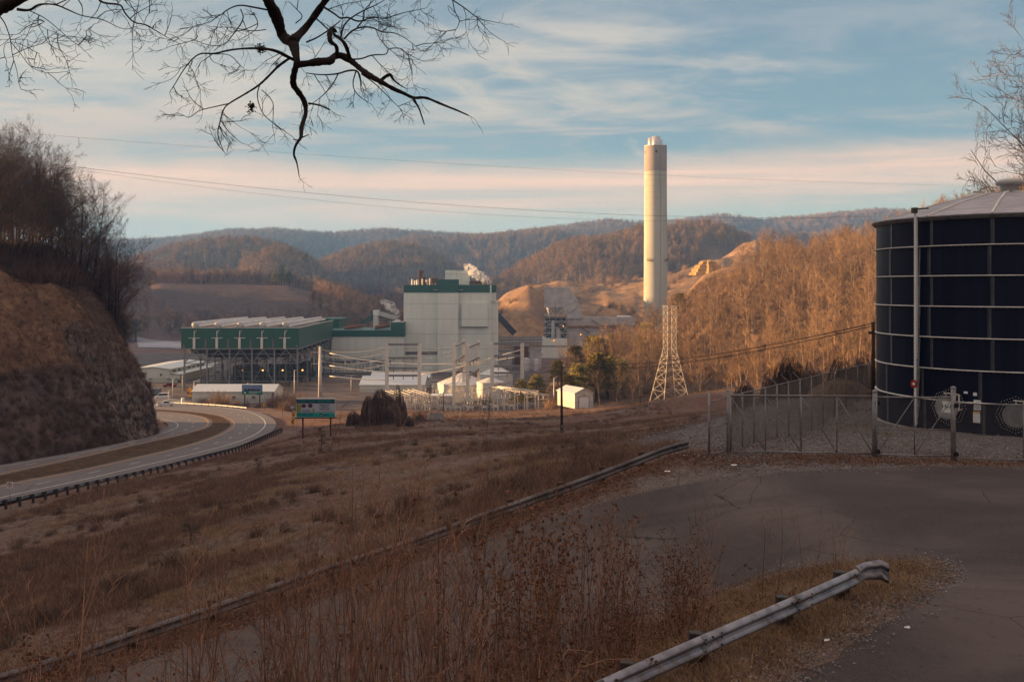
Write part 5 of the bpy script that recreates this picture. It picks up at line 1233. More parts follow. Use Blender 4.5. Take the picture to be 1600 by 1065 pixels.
for a, r in spots:
    D = 324+(642-r)*3.5+rg.uniform(-2, 2); p = P(a, r, D); z = H(p.x, D); dup(b0, (p.x, D, z), R(rg.uniform(-12, 12)))
for j in range(44):
    a = rg.uniform(632, 842); D = rg.uniform(330, 362); p = P(a, 600, D); z = H(p.x, D); dup(s0, (p.x, D, z-.1), R(rg.choice((0, 90, 8, 82))), rg.uniform(.7, 1.05))
kill(b0); kill(s0)
# thin lightning masts
for j, (a, t, D) in enumerate(((671, 603, 336), (692.6, 612.5, 318), (865.5, 590, 318), (1000.5, 603, 300), (672.5, 605, 350), (460, 578, 372), (387, 598, 352), (314, 587, 372), (548.5, 586, 400))):
    p = P(a, t, D); z = H(p.x, D)-.3; lab = ('dark wooden pole left of the low switch house', 'wooden pole in the grass before the substation gantries', 'slim grey pole left of the garage', 'thin brown pole left of the lattice tower', 'dark pole just behind the switch house',
        'greenish pole before the green condenser trusses', 'thin yellow post rising above the smaller billboard', 'wooden utility pole before the warehouse parking', 'slim pole among the transformers')[j]
    o = T('utility_pole', lab, 'pole', (p.x, D, z), local=True); MB().tube([(0, 0, 0), (0, 0, p.z-z)], [.2, .13], 8).build('shaft', M['wood'] if j in (0, 1, 3, 7, 4) else M['steelpale'], o, True)
    if j in (0, 1, 7, 4): MB().beam((-1.1, 0, p.z-z-.7), (1.1, 0, p.z-z-.7), .14).build('crossarm', M['wood'], o)
    else: MB().beam((0, 0, p.z-z-.1), (.9, 0, p.z-z+.05), .12).build('lamp_arm', M['steelpale'], o)
# -- chain link fence posts round the substation (thin at this distance)
fn = T('perimeter_fence', 'thin chain link fence along the field side of the substation', 'fence', (0, 0, 0)); mb = MB(); mr = MB(); last = None; M['mesh'] = None
line_pts = [(640, 645, 318), (700, 645, 318), (770, 644, 318), (862, 638, 308)]
pts = []
for (a, r, D), (a2, r2, D2) in zip(line_pts[:-1], line_pts[1:]):
    for k in range(8): t = k/8; p = P(a+(a2-a)*t, 0, D+(D2-D)*t); pts.append(Vector((p.x, p.y, H(p.x, p.y))))
for p in pts: mb.beam(p, p+Vector((0, 0, 2.4)), .09)
for p, q_ in zip(pts[:-1], pts[1:]):
    for h_ in (.1, 2.35): mr.beam(p+Vector((0, 0, h_)), q_+Vector((0, 0, h_)), .06)
    n = 9
    for j in range(n): a = p.lerp(q_, j/n); b_ = p.lerp(q_, (j+1)/n); mr.beam(a+Vector((0, 0, .1)), b_+Vector((0, 0, 2.3)), .018); mr.beam(b_+Vector((0, 0, .1)), a+Vector((0, 0, 2.3)), .018)
mb.build('post', M['steel'], fn); mr.build('rail', M['steel'], fn)

# ---------------------------------------------------------------- lattice tower
tq = P(1046.5, 478, 306); tz = -35.6; lt = T('lattice_tower', 'sunlit steel lattice pylon standing at the foot of the wooded hillside', 'pylon', (tq.x, 306, tz), R(20))
ht = tq.z-tz; hk = (450-545)*306/F-tz; wb_, wt = 4.6, 1.45
def corner(i, z):
    t = min(1, z/hk); w = wb_+(wt-wb_)*t; sx, sy = ((-1, -1), (1, -1), (1, 1), (-1, 1))[i]; return Vector((sx*w, sy*w, z))
for i in range(4): MB().beam(corner(i, 0), corner(i, hk), .14).beam(corner(i, hk), corner(i, ht), .12).build('leg', M['tower'] if 'tower' in M else M.setdefault('tower', mat('pale galvanised angle', (0.52, 0.49, 0.44), (0.42, 0.38, 0.34), 1, 0.5, 0.15)), lt)  # one even pale buff grey for the whole tower
mb = MB(); lev = [0, 4.2, 7.6, 10.4, 12.8, 14.8, hk]+[hk+(ht-hk)*k/6 for k in range(1, 7)]
for z0, z1 in zip(lev[:-1], lev[1:]):
    for i in range(4):
        j = (i+1) % 4; mb.beam(corner(i, z0), corner(j, z1), .06); mb.beam(corner(j, z0), corner(i, z1), .06); mb.beam(corner(i, z1), corner(j, z1), .06)
mb.build('lattice', M['tower'], lt)
for r in (479, 492, 518.5, 545):
    z = (450-r)*306/F-tz; w = 3.6 if r > 480 else 2.4; mb = MB()
    for s_ in (-1, 1):
        for sy in (-1, 1): mb.beam((s_*wt, sy*wt, z), (s_*(wt+w*.55), 0, z+.12), .09)
        mb.beam((s_*wt, 0, z+.9), (s_*(wt+w*.55), 0, z+.12), .07)
    mb.beam((-wt, -wt, z), (wt, -wt, z), .12); mb.beam((-wt, wt, z), (wt, wt, z), .12); mb.build('crossarm', M['tower'], lt)
for i in range(4): c = corner(i, 0); MB().box(c.x-.4, c.y-.4, -.6, c.x+.4, c.y+.4, .25).build('footing', M['concrete'], lt)
# ---------------------------------------------------------------- dark bolted tank on the plateau
TC = Vector((24.7, 49.4, -6.75)); TR = 6.2
tk = T('storage_tank', 'huge dark navy bolted tank with silver ribs and grey roof behind the fence', 'storage tank', TC)
def tank_mat():
    m = bpy.data.materials.new('dark blue glass coated steel'); m.use_nodes = True; t = m.node_tree; b = NB(t); bs = t.nodes['Principled BSDF']
    co = b.new('ShaderNodeTexCoord').outputs['Object']; mp = b.new('ShaderNodeMapping'); mp.inputs['Scale'].default_value = (3, 3, .15); b.link(co, mp.inputs[0])
    n = b.noise(mp.outputs[0], 1.0, 6, .6); n2 = b.noise(co, 25, 3, .6)
    b.link(b.mix(b.sstep(n, .4, .7), (0.0045, 0.007, 0.023), (0.009, 0.012, 0.030)), bs.inputs['Base Color'])
    b.link(b.math('ADD', b.math('MULTIPLY', n, .25), .34), bs.inputs['Roughness']); bs.inputs['Specular IOR Level'].default_value = .18
    bp = b.new('ShaderNodeBump'); bp.inputs['Strength'].default_value = .06; bp.inputs['Distance'].default_value = .02; b.link(n2, bp.inputs['Height']); b.link(bp.outputs[0], bs.inputs['Normal']); return m
M['navy'] = tank_mat()
M['tankroof'] = mat('dull aluminium roof', (0.42, 0.40, 0.42), (0.30, 0.29, 0.31), 0.8, 0.45, 0.5, 0.03)
RZ = [0.0, 1.62, 3.05, 4.50, 5.92, 7.32, 8.70, 10.02]
MB().lathe([(TR, 0), (TR, 10.02)], n=112).build('shell', M['navy'], tk, True)
MB().lathe([(TR+.22, -.5), (TR+.22, .16), (TR-.3, .18)], n=90).build('foundation_ring', M['concrete'], tk)
for z in RZ[1:-1]: MB().lathe([(TR+.005, z-.035), (TR+.10, z-.03), (TR+.10, z+.012), (TR+.005, z+.02)], n=112).build('girder', M['steelpale'], tk, True)
MB().lathe([(TR+.01, 9.86), (TR+.16, 9.9), (TR+.16, 10.02), (TR+.2, 10.03)], n=112).build('top_angle', M['steel'], tk, True)
apex = 11.5; nR = 14
MB().lathe([(TR+.24, 10.0), (TR+.26, 10.06), (TR*.62, 10.82), (TR*.3, 11.3), (.45, apex)], n=nR*4).build('roof', M['tankroof'], tk)
mb = MB()
for k in range(nR):
    an = 2*math.pi*k/nR+.1; pr = [(TR+.26, 10.08), (TR*.62, 10.85), (TR*.3, 11.33), (.45, apex+.03)]
    for (r0, z0), (r1, z1) in zip(pr[:-1], pr[1:]): mb.beam((r0*math.cos(an), r0*math.sin(an), z0), (r1*math.cos(an), r1*math.sin(an), z1), .09, .06)
for rr_, zz in ((TR*.86, 10.33),):
    for k in range(56): a0, a1 = 2*math.pi*k/56, 2*math.pi*(k+1)/56; mb.beam((rr_*math.cos(a0), rr_*math.sin(a0), zz+.04), (rr_*math.cos(a1), rr_*math.sin(a1), zz+.04), .07, .05)
mb.build('roof_seam', M['steelpale'], tk)
MB().lathe([(.42, apex-.1), (.42, apex+.35), (.62, apex+.36), (.66, apex+.5), (.5, apex+.62), (0, apex+.64)], n=20).build('roof_vent', M['ductlight'], tk, True)
def rim(px, r=TR, z=0):
    """point of the tank wall met by the sight line px"""
    dx = (px-800)/F; a = dx*dx+1; b = -2*(dx*TC.x+TC.y); c = TC.x**2+TC.y**2-r*r; y = (-b-math.sqrt(max(0, b*b-4*a*c)))/(2*a); return Vector((dx*y-TC.x, y-TC.y, z))
a1 = math.atan2(*reversed(rim(1456)[:2])); a2 = math.atan2(*reversed(rim(1551)[:2])); step = a2-a1
for k in range(-2, 5):
    for i, (z0, z1) in enumerate(zip(RZ[:-1], RZ[1:])):
        an = a1+k*step-(i % 2)*0.02-(.06 if i < 2 else 0); mb = MB()
        for s_ in (-.009, .009):
            n = 15
            for j in range(n):
                z = z0+(z1-z0)*(j+.5)/n; c = Vector((TR*math.cos(an+s_), TR*math.sin(an+s_), z)); o = Vector((math.cos(an), math.sin(an), 0)); mb.beam(c, c+o*.035, .04)
        c = Vector(((TR+.004)*math.cos(an), (TR+.004)*math.sin(an), z0+.03)); mb.beam(c, c+Vector((0, 0, z1-z0-.06)), .11, .006)
        mb.build('bolted_seam', M['steel'], tk)
for z in RZ[1:-1]:
    mb = MB(); n = 150
    for j in range(n): an = 2*math.pi*j/n; c = Vector((TR*math.cos(an), TR*math.sin(an), z-.06)); mb.beam(c, c+Vector((math.cos(an), math.sin(an), 0))*.045, .03)
    mb.build('bolt_row', M['steel'], tk)
g = rim(1430, TR+.3); gn = Vector((g.x, g.y, 0)).normalized(); an = math.atan2(g.y, g.x)
gp_ = MB().beam(g+Vector((0, 0, .35)), g+Vector((0, 0, 10.25)), .17, .05).build('gauge_board', M['white'], tk)
mb = MB()
for k in range(60):
    z = .5+k*.16; w = .07 if k % 5 else .12; mb.beam(g+gn*.032+Vector((-gn.y, gn.x, 0))*(-w/2)+Vector((0, 0, z)), g+gn*.032+Vector((-gn.y, gn.x, 0))*(w/2)+Vector((0, 0, z)), .006, .02)
mb.build('tick_mark', M['black'], gp_)
MB().beam(g-gn*.12+Vector((0, 0, .4)), g-gn*.12+Vector((0, 0, 10.1)), .05).build('guide_pipe', M['steelpale'], tk)
for z in RZ[1:-1]: MB().beam(g, g-gn*.3+Vector((0, 0, z-g.z)), .05).build('bracket', M['steel'], tk)
def ring_disc(c, n_, r0, r1, th, sides=24):
    """flat disc or ring facing n_"""
    u = n_.cross(Vector((0, 0, 1))).normalized(); w = Vector((0, 0, 1)); mb = MB(); P_ = []
    for k in range(sides):
        a = 2*math.pi*(k+.5)/sides; d = u*math.cos(a)+w*math.sin(a); P_.append((c+d*r0, c+d*r1, c+d*r1+n_*th, c+d*r0+n_*th))
    for k in range(sides):
        A, B = P_[k], P_[(k+1) % sides]; mb.quad(A[1], B[1], B[2], A[2]); mb.quad(A[3], A[2], B[2], B[3])
        if r0 > 0: mb.quad(A[0], A[3], B[3], B[0])
    return mb
c = g+gn*.06+Vector((0, 0, 2.28)); tg = ring_disc(c, gn, .0, .19, .03).build('gauge_target', M['red'], tk); ring_disc(c+gn*.032, gn, 0, .07, .01).build('pointer', M['white'], tg)
g2 = g+gn*.05; MB().beam(g2+Vector((0, 0, 10.25)), g2+Vector((0, 0, 10.5)), .3, .2).beam(g2+Vector((0, 0, 10.45)), g2-gn*.9+Vector((0, 0, 10.5)), .06).build('pulley_box', M['steeldark'], tk)
def lettering(txt, size, m, parent, name='lettering', loc=(0, 0, 0), nrm=None, align='CENTER', shear=0.0, ext=0.002, bold=0.0):
    cu = bpy.data.curves.new(name, 'FONT'); cu.body = txt; cu.size = size; cu.align_x = align; cu.align_y = 'CENTER'; cu.shear = shear; cu.extrude = ext; cu.offset = bold
    o = bpy.data.objects.new(name, cu); COL.objects.link(o); dg = bpy.context.evaluated_depsgraph_get(); me = bpy.data.meshes.new_from_object(o.evaluated_get(dg)); bpy.data.objects.remove(o)
    me.name = name; me.materials.clear(); me.materials.append(m); o = bpy.data.objects.new(name, me); COL.objects.link(o); o.location = loc; o.parent = parent
    n_ = nrm or Vector((0, -1, 0)); o.rotation_euler = (R(90), 0, math.atan2(n_.x, -n_.y)); return o
def manway(px, rowc, label, cover, sign):
    p = rim(px); n_ = Vector((p.x, p.y, 0)).normalized(); z = 1.33 if rowc < 652 else 1.18; c = n_*TR+Vector((0, 0, z)); u = n_.cross(Vector((0, 0, 1))).normalized()
    pl = MB()
    mp_ = ring_disc(c+n_*.006, n_, 0, .92, .03, 8); o = mp_.build('manway_plate', M['navy'], tk)
    mb = MB()
    for rr_ in (.80, .66):
        for k in range(40):
            a = 2*math.pi*k/40; a8 = (a % (math.pi/4))-math.pi/8; r = rr_*math.cos(math.pi/8)/math.cos(a8); q = c+n_*.036+(u*math.cos(a)+Vector((0, 0, 1))*math.sin(a))*r; mb.beam(q, q+n_*.03, .028)
    mb.build('bolt', M['steelpale'], o)
    ring_disc(c+n_*.05, n_, 0, .50, .16, 32).build('manway_neck', M['navy'], o)
    cv_ = ring_disc(c+n_*.21, n_, 0, .545, .035, 40).build('manway_cover', cover, tk)
    mb = MB()
    for k in range(28): a = 2*math.pi*k/28; q = c+n_*.245+(u*math.cos(a)+Vector((0, 0, 1))*math.sin(a))*.5; mb.beam(q, q+n_*.03, .03)
    mb.build('bolt', M['steel'], cv_)
    MB().beam(c+n_*.3-u*.6+Vector((0, 0, -.1)), c+n_*.3-u*.6+Vector((0, 0, .63)), .055).beam(c+n_*.3-u*.6+Vector((0, 0, .63)), c+n_*.3+u*.1+Vector((0, 0, .66)), .05).beam(c+n_*.3+Vector((0, 0, .66)), c+n_*.3+Vector((0, 0, .5)), .03).beam(c+n_*.02-u*.6+Vector((0, 0, -.05)), c+n_*.3-u*.6+Vector((0, 0, -.05)), .05).build('davit_arm', M['steelpale'], tk)
    if sign:
        q = c+n_*.252+Vector((0, 0, .03)); s_ = MB().quad(q-u*.27-Vector((0, 0, .27)), q+u*.2-Vector((0, 0, .27)), q+u*.2+Vector((0, 0, .25)), q-u*.25+Vector((0, 0, .25))).build('notice', M['white'], cv_)
        lettering('HH', .30, M['steeldark'], s_, loc=q+n_*.006, nrm=n_)
manway(1483, 648, '', mat('cast cover', (0.36, 0.36, 0.35), (0.28, 0.28, 0.27), 3, .6, .3), True)
manway(1587, 656, '', mat('grey cover', (0.22, 0.22, 0.23), (0.17, 0.17, 0.18), 3, .6, .3), False)
for px_, z, w, h, m_ in ((1509, 2.05, .17, .10, 'white'), (1523.5, 2.0, .16, .15, 'white'), (1527, 1.52, .30, .46, 'white'), (1526, .98, .30, .50, 'white')):
    p = rim(px_, TR+.02); n_ = Vector((p.x, p.y, 0)).normalized(); u = n_.cross(Vector((0, 0, 1))).normalized(); q = p+Vector((0, 0, z))
    o = MB().beam(q-u*w/2, q+u*w/2, .012, h).build('notice', M['white'], tk)
    if z == 1.52:
        lettering('&.', .16, M['black'], o, loc=q+n_*.012+Vector((0, 0, .1)), nrm=n_); mb = MB()
        for k in range(3): mb.beam(q-u*.11+n_*.01+Vector((0, 0, -.06-k*.05)), q+u*.11+n_*.01+Vector((0, 0, -.06-k*.05)), .004, .016)
        mb.build('print', M['steeldark'], o)
    if z == .98:
        MB().beam(q-u*.15+n_*.01+Vector((0, 0, .20)), q+u*.15+n_*.01+Vector((0, 0, .20)), .004, .06).build('band', M['yellow'], o)

# ---------------------------------------------------------------- chain link fence and gates
M['galv'] = mat('galvanised pipe', (0.30, 0.30, 0.31), (0.20, 0.19, 0.19), 2.5, .5, .4, c3=(.14, .09, .06), s3=6)
M['wire'] = mat('chain link wire', (0.17, 0.16, 0.16), (0.12, 0.11, 0.10), 2, .6, .3)
def chain_mesh(a, b_, h0, h1, pitch=.055, w=.0026):
    """diamond mesh between ground points a,b ; wires from height h0 to h1"""
    a = Vector(a); b_ = Vector(b_); L = (b_-a).length; H_ = h1-h0; mb = MB(); p = pitch*1.414; n = int((L+H_)/p)
    def at(s, z): return a.lerp(b_, s/L)+Vector((0, 0, h0+z))
    for k in range(n):
        s0 = k*p-H_
        for sg in (1, -1):
            if sg == 1: q0, q1 = (s0, 0), (s0+H_, H_)
            else: q0, q1 = (s0+H_, 0), (s0, H_)
            (sa, za), (sb, zb_) = q0, q1
            def clip(sx, zx, sy, zy):
                if sx < 0: t = (0-sx)/(sy-sx); sx, zx = 0, zx+(zy-zx)*t
                if sx > L: t = (L-sx)/(sy-sx); sx, zx = L, zx+(zy-zx)*t
                return sx, zx
            if max(sa, sb) < 0 or min(sa, sb) > L: continue
            A = clip(sa, za, sb, zb_); B = clip(sb, zb_, sa, za)
            if abs(A[0]-B[0]) < .02: continue
            mb.tube([at(*A), at(*B)], w, 3, cap=False)
    return mb
GB = lambda px, D: Vector((P(px, 0, D).x, D, H(P(px, 0, D).x, D)))
def top(px, row, D): return P(px, row, D)
fpost = [(1108, 612, 35.4), (1137, 610, 35.6)]
f1 = T('chain_link_fence', 'short chain link panel at the left end of the gravel yard', 'fence', (0, 0, 0), local=True)
pp_ = []
for px_, r, D in fpost: q = GB(px_, D); t_ = top(px_, r, D); pp_.append((q, t_)); MB().tube([q-Vector((0, 0, .2)), t_], .04, 8).lathe([(.05, t_.z), (.0, t_.z+.06)], t_.x, t_.y, 8).build('post', M['galv'], f1, True)
(a, at_), (b_, bt_) = pp_
for h_ in (.12, 1.05, 1.95): MB().tube([a+Vector((0, 0, h_)), b_+Vector((0, 0, h_+ (.08 if h_ > 1 else 0)))], .022, 6).build('rail', M['galv'], f1, True)
chain_mesh(a, b_, .1, 1.95).build('mesh', M['wire'], f1)
def gate_leaf(px0, px1, D0, D1, r0t, r1t, label, panels, mid, cat='gate'):
    a = GB(px0, D0); b_ = GB(px1, D1); o = T('sliding_gate', label, cat, (0, 0, 0)); at2 = top(px0, r0t, D0); bt2 = top(px1, r1t, D1); ba = a+Vector((0, 0, .16)); bb = b_+Vector((0, 0, .16))
    mb = MB(); mb.tube([at2, bt2], .028, 8).tube([ba, bb], .028, 8).tube([ba, at2], .028, 8).tube([bb, bt2], .028, 8); mb.build('frame', M['galv'], o, True)
    for k in range(1, panels): t = k/panels; MB().tube([ba.lerp(bb, t), at2.lerp(bt2, t)], .022, 6).build('upright', M['galv'], o, True)
    for k in range(panels):
        t0, t1 = k/panels, (k+1)/panels
        if mid and k == 0: q0, q1 = at2.lerp(bt2, t1), ba.lerp(bb, t0)
        elif mid: q0, q1 = ba.lerp(bb, t0), at2.lerp(bt2, t1)
        else: q0, q1 = at2.lerp(bt2, t0), ba.lerp(bb, t1)
        MB().tube([q0, q1], .016, 6).build('brace', M['galv'], o, True)
    if mid: MB().tube([ba.lerp(at2, .45), bb.lerp(bt2, .45)], .018, 6).build('rail', M['galv'], o, True)
    chain_mesh(a, b_, .16, (at2.z-a.z+bt2.z-b_.z)/2).build('mesh', M['wire'], o); return o
gate_leaf(1141, 1364, 35.4, 34.9, 617.5, 618.5, 'long galvanised gate leaf with four slanted braces before the gravel yard', 4, False)
gate_leaf(1369.5, 1488, 34.7, 34.9, 620, 621, 'shorter gate leaf with crossed braces in front of the dark tank', 2, True)
for px_, r, D, rd_, lab in ((1367, 611, 34.85, .085, 'thick galvanised gate post between the two gate leaves'), (1489.5, 605.5, 34.85, .085, 'thick galvanised gate post right of the shorter gate leaf'), (1141, 600, 36.3, .03, 'slim galvanised post behind the left end of the long gate')):
    q = GB(px_, D); t_ = top(px_, r, D); o = T('gate_post', lab, 'post', q, local=False); MB().tube([q-Vector((0, 0, .2)), t_], rd_, 12).build('shaft', M['galv'], o, True); MB().lathe([(rd_+.012, t_.z-.03), (rd_+.012, t_.z+.02), (.02, t_.z+.06), (0, t_.z+.06)], t_.x, t_.y, 12).build('cap', M['galv'], o, True)
    if rd_ > .05:
        for h_ in (.25, 1.95): c = q+Vector((.05, -.11, h_)); ring_disc(c, Vector((0, -1, 0)), 0, .085, .05, 16).build('roller', M['black'], o)
f2 = T('chain_link_fence', 'chain link fence running right across the front of the dark tank', 'fence', (0, 0, 0)); a = GB(1492, 34.9); b_ = GB(1700, 35.0)
for px_ in (1600, 1690): q = GB(px_, 35); MB().tube([q-Vector((0, 0, .2)), q+Vector((0, 0, 2.1))], .035, 8).build('post', M['galv'], f2, True)
for h_ in (.1, 2.02): MB().tube([a+Vector((0, 0, h_)), b_+Vector((0, 0, h_))], .022, 6).build('rail', M['galv'], f2, True)
chain_mesh(a, b_, .08, 2.0).build('mesh', M['wire'], f2)
f3 = T('chain_link_fence', 'long chain link fence with slanted post arms climbing behind the gravel yard', 'fence', (0, 0, 0)); n = 12; prev = None; rails = MB()
for k in range(n+1):
    t = k/n; D = 1/((1-t)/36.0+t/60.0); px_ = 1142+(1358-1142)*t; q = GB(px_, D); tz_ = (450-(617-50.5*t))/F*D; t_ = Vector((q.x, q.y, tz_))
    MB().tube([q-Vector((0, 0, .2)), t_], .032, 8).build('post', M['galv'], f3, True); MB().beam(t_, t_+Vector((-.32, .05, .30)), .03).build('arm', M['galv'], f3)
    if prev:
        rails.tube([prev[1]-Vector((0, 0, .03)), t_-Vector((0, 0, .03))], .022, 6); rails.tube([prev[0]+Vector((0, 0, .1)), q+Vector((0, 0, .1))], .01, 4)
        m_ = chain_mesh(prev[0], q, .06, (prev[1].z-prev[0].z+t_.z-q.z)/2-.05, .06, .0032); m_.build('mesh', M['wire'], f3)
    prev = (q, t_)
q = GB(1480, 62); rails.tube([prev[1]-Vector((0, 0, .03)), q+Vector((0, 0, 1.9))], .022, 6); rails.tube([prev[0]+Vector((0, 0, 1)), q+Vector((0, 0, 1))], .015, 6); rails.build('rail', M['galv'], f3, True)
chain_mesh(prev[0], q, .06, 1.9, .07, .0032).build('mesh', M['wire'], f3)
q = GB(1364.5, 58); o = T('utility_pole', 'brown wooden pole standing just left of the dark tank', 'pole', q); t_ = P(1364.5, 503, 58)
MB().tube([(0, 0, -.3), (0, 0, t_.z-q.z)], [.13, .10], 8).build('shaft', M['wood'], o, True); MB().box(-.3, -.08, t_.z-q.z-.7, .3, -.0, t_.z-q.z-.55).build('crossarm', M['wood'], o)
# wooden pole in the field and its lines
q = GB(878, 132); tp = P(877, 567, 132); pw = T('utility_pole', 'dark bare wooden pole standing alone in the brown field', 'pole', q); MB().tube([(0, 0, -.5), (-.08, 0, tp.z-q.z)], [.20, .13], 10).build('shaft', M['wood'], pw, True)
MB().box(-.1, -.24, tp.z-q.z-.35, .1, -.14, tp.z-q.z-.1).build('insulator', M['steel'], pw); MB().box(-.03, -.24, .6, .03, -.18, .9).build('marker', M['white'], pw)
wire([P(692.6, 613.5, 318), P(877, 572, 132)], .035, 'dark line from the substation pole to the lone field pole', m=M['black'], sag=1.2)
wire([P(877, 568, 132), P(1364, 505, 58)], .024, 'upper dark line from the lone field pole to the pole by the tank', m=M['black'], sag=1.0)
wire([P(877, 572, 132), P(1364, 509, 58)], .024, 'lower dark line from the lone field pole to the pole by the tank', m=M['black'], sag=1.15)
wire([P(1364, 505, 58), P(1420, 470, 40)+Vector((14, 30, 0))], .02, 'short dark line leading off behind the tank', m=M['black'], sag=.3)
wire([P(60, 210, 210), P(1560, 291, 330)], .02, 'topmost faint line crossing the whole sky', m=M['steeldark'], sag=2.0)
wire([P(95, 258, 210), P(1375, 338, 300)], .032, 'thicker dark line crossing the sky below the faint one', m=M['steeldark'], sag=4.0)
wire([P(95, 261, 214), P(1375, 334, 306)], .022, 'thin dark line just under the thicker sky line', m=M['steeldark'], sag=6.0)

# ---------------------------------------------------------------- guardrails
WPRO = [(0, 0), (-.02, .01), (-.075, .055), (-.08, .085), (-.02, .135), (0, .15), (0, .165), (-.02, .18), (-.08, .228), (-.075, .258), (-.02, .305), (0, .315)]
def sweep(path, pro, side=1, th=.006):
    """W profile swept along path (top edge), u lateral to the left of travel"""
    path = [Vector(p) for p in path]; n = len(path); mb = MB(); k = len(pro)
    full = [(u, v) for u, v in pro]+[(u+th, v) for u, v in reversed(pro)]; kk = len(full)
    for i, p in enumerate(path):
        d = path[min(i+1, n-1)]-path[max(i-1, 0)]; d.z = 0; d.normalize(); s = Vector((-d.y, d.x, 0))*side
        for u, v in full: q = p+s*u*-1+Vector((0, 0, v-.315)); mb.v.append(tuple(q))
    for i in range(n-1):
        for j in range(kk): a = i*kk+j; b_ = i*kk+(j+1) % kk; mb.f.append((a, b_, b_+kk, a+kk))
    mb.f.append(tuple(range(kk))); mb.f.append(tuple((n-1)*kk+j for j in range(kk-1, -1, -1))); return mb
def rs3(pts, n): return [Vector(p) for p in resample(np.array([tuple(p) for p in pts]), n)]
near_pts = [Vector((-2.2, 9.6, -5.2)), Vector((-.6, 11.3, -5.22))]+[P(926, 1065, 13.28), P(1119, 982, 15.35), P(1250, 927, 17.1), P(1337.5, 888, 18.65)]
np_ = rs3(near_pts, 60)
g1 = T('guardrail', 'bent grey guardrail on the grass island at bottom right', 'guardrail', (0, 0, 0))
sweep(np_, WPRO, -1).build('rail', M['railsteel'], g1, True)
for i in (9, 22, 35, 48):
    pj = [p+Vector((.004, -.005, 0)) for p in np_[i:i+3]]; sj = sweep(pj, [(u-.006, v) for u, v in WPRO], -1).build('lap_joint', M['raildark' if i == 22 else 'railsteel'], g1, True)
    mb = MB()
    for p in pj[::2]:
        for dz in (-.03, -.10, -.21, -.285): mb.beam(p+Vector((.06, -.062, dz)), p+Vector((.075, -.078, dz)), .022)
    mb.build('bolt', M['steeldark'], sj)
e0 = np_[-1]; d = (np_[-1]-np_[-3]).normalized()
ends = [e0+Vector((0, 0, .012)), e0+Vector((.22, .26, .03)), e0+Vector((.44, .40, .02)), e0+Vector((.62, .42, .03)), e0+Vector((.76, .40, -.03))]
eb = sweep(ends, [(u*1.1, v*(1.06)) for u, v in WPRO], -1); rg = random.Random(6)
eb.v = [(x+rg.uniform(-.012, .012), y+rg.uniform(-.012, .012), z+rg.uniform(-.01, .01)-(.06*(x-e0.x) if z < e0.z-.2 else 0)) for x, y, z in eb.v]; eb.build('end_piece', M['railsteel'], g1, True)
for px_ in (1000, 1112, 1239, 1333):
    i = min(range(len(np_)), key=lambda i: abs(800+F*np_[i].x/np_[i].y-px_)); p = np_[i]; q = p+Vector((-.17, .16, 0)); zg = H(q.x, q.y)
    MB().beam(Vector((q.x, q.y, zg-.3)), Vector((q.x, q.y, p.z-.05)), .15, .18).build('post', M['steeldark'], g1); MB().beam(p+Vector((-.03, .03, -.30)), q+Vector((0, 0, -.30)), .12, .25).beam(p+Vector((-.02, .02, -.15)), q+Vector((0, 0, -.2)), .14, .25).build('blockout', M['wood'], g1)
mb = MB()
for i in range(3, 60, 11):
    p = np_[i]; nv = Vector((.7, -.72, 0))
    for dz in (-.05, -.26): mb.beam(p+nv*.075+Vector((0, 0, dz)), p+nv*.095+Vector((0, 0, dz)), .03)
mb.build('bolt', M['steeldark'], g1)
low = [P(1075, 687, 37), P(1040, 696, 36.5), P(987, 717, 35.5), P(900, 750, 33.5), P(800, 784, 32), P(718, 813.6, 31), P(617, 849, 29.5), P(500, 886, 27.8), P(356, 936, 25.5), P(270, 964, 24.6), P(131, 1011, 23), P(0, 1052, 22), P(-160, 1100, 21)]
lp = rs3(low, 150); g2_ = T('guardrail', 'long weathered guardrail along the lower road edge, half lost in leaves', 'guardrail', (0, 0, 0)); sweep(lp, [(u*1.0, v) for u, v in WPRO], 1).build('rail', M['raildark'], g2_, True)
acc = 0; last = lp[0]; pm = None
for p, nx in zip(lp[1:], lp[2:]+[lp[-1]]):
    acc += (p-last).length; last = p
    if acc > 1.9:
        acc = 0; q = p+Vector((-.16, .16, 0)); zg = H(q.x, q.y); MB().beam(Vector((q.x, q.y, min(zg, p.z-.7)-.3)), Vector((q.x, q.y, p.z+.04)), .17, .2).build('post', M['wood'], g2_)
hg = resample(np.array([hp(*q) for q in [(-60,806),(0,792),(52,781.5),(135,762),(209,746),(269.5,730.6),(322,719.6),(371,704.5),(412.5,685),(440,673)]]), 110)
g3 = T('guardrail', 'guardrail with dark posts along the near edge of the highway', 'guardrail', (0, 0, 0)); hpth = [Vector((x, y, HZ(y)+.72)) for x, y in hg]; sweep(hpth, WPRO, 1).build('rail', M['railsteel'], g3, True)
acc = 9; last = hpth[0]; postm = MB().box(-.10, -.12, -1.0, .10, .12, .06).box(-.13, -.3, -.34, .13, -.1, .02).mesh('post'); postm.materials.append(M['steeldark'])
for i, p in enumerate(hpth):
    acc += (p-last).length; last = p
    if acc > 2.15:
        acc = 0; o = bpy.data.objects.new('post', postm); COL.objects.link(o); o.parent = g3; d = hpth[min(i+1, 109)]-hpth[max(i-1, 0)]; o.location = p+Vector((d.y, -d.x, 0)).normalized()*.26; o.rotation_euler = (0, 0, math.atan2(d.y, d.x)+math.pi)
g4 = T('guardrail', 'sunlit guardrail at the far bend of the highway behind the pickup', 'guardrail', (0, 0, 0)); fp = [P(a, r, D) for a, r, D in ((215, 622, 352), (262, 625, 352), (300, 628.6, 342), (345, 632.5, 330), (385, 638.5, 312))]
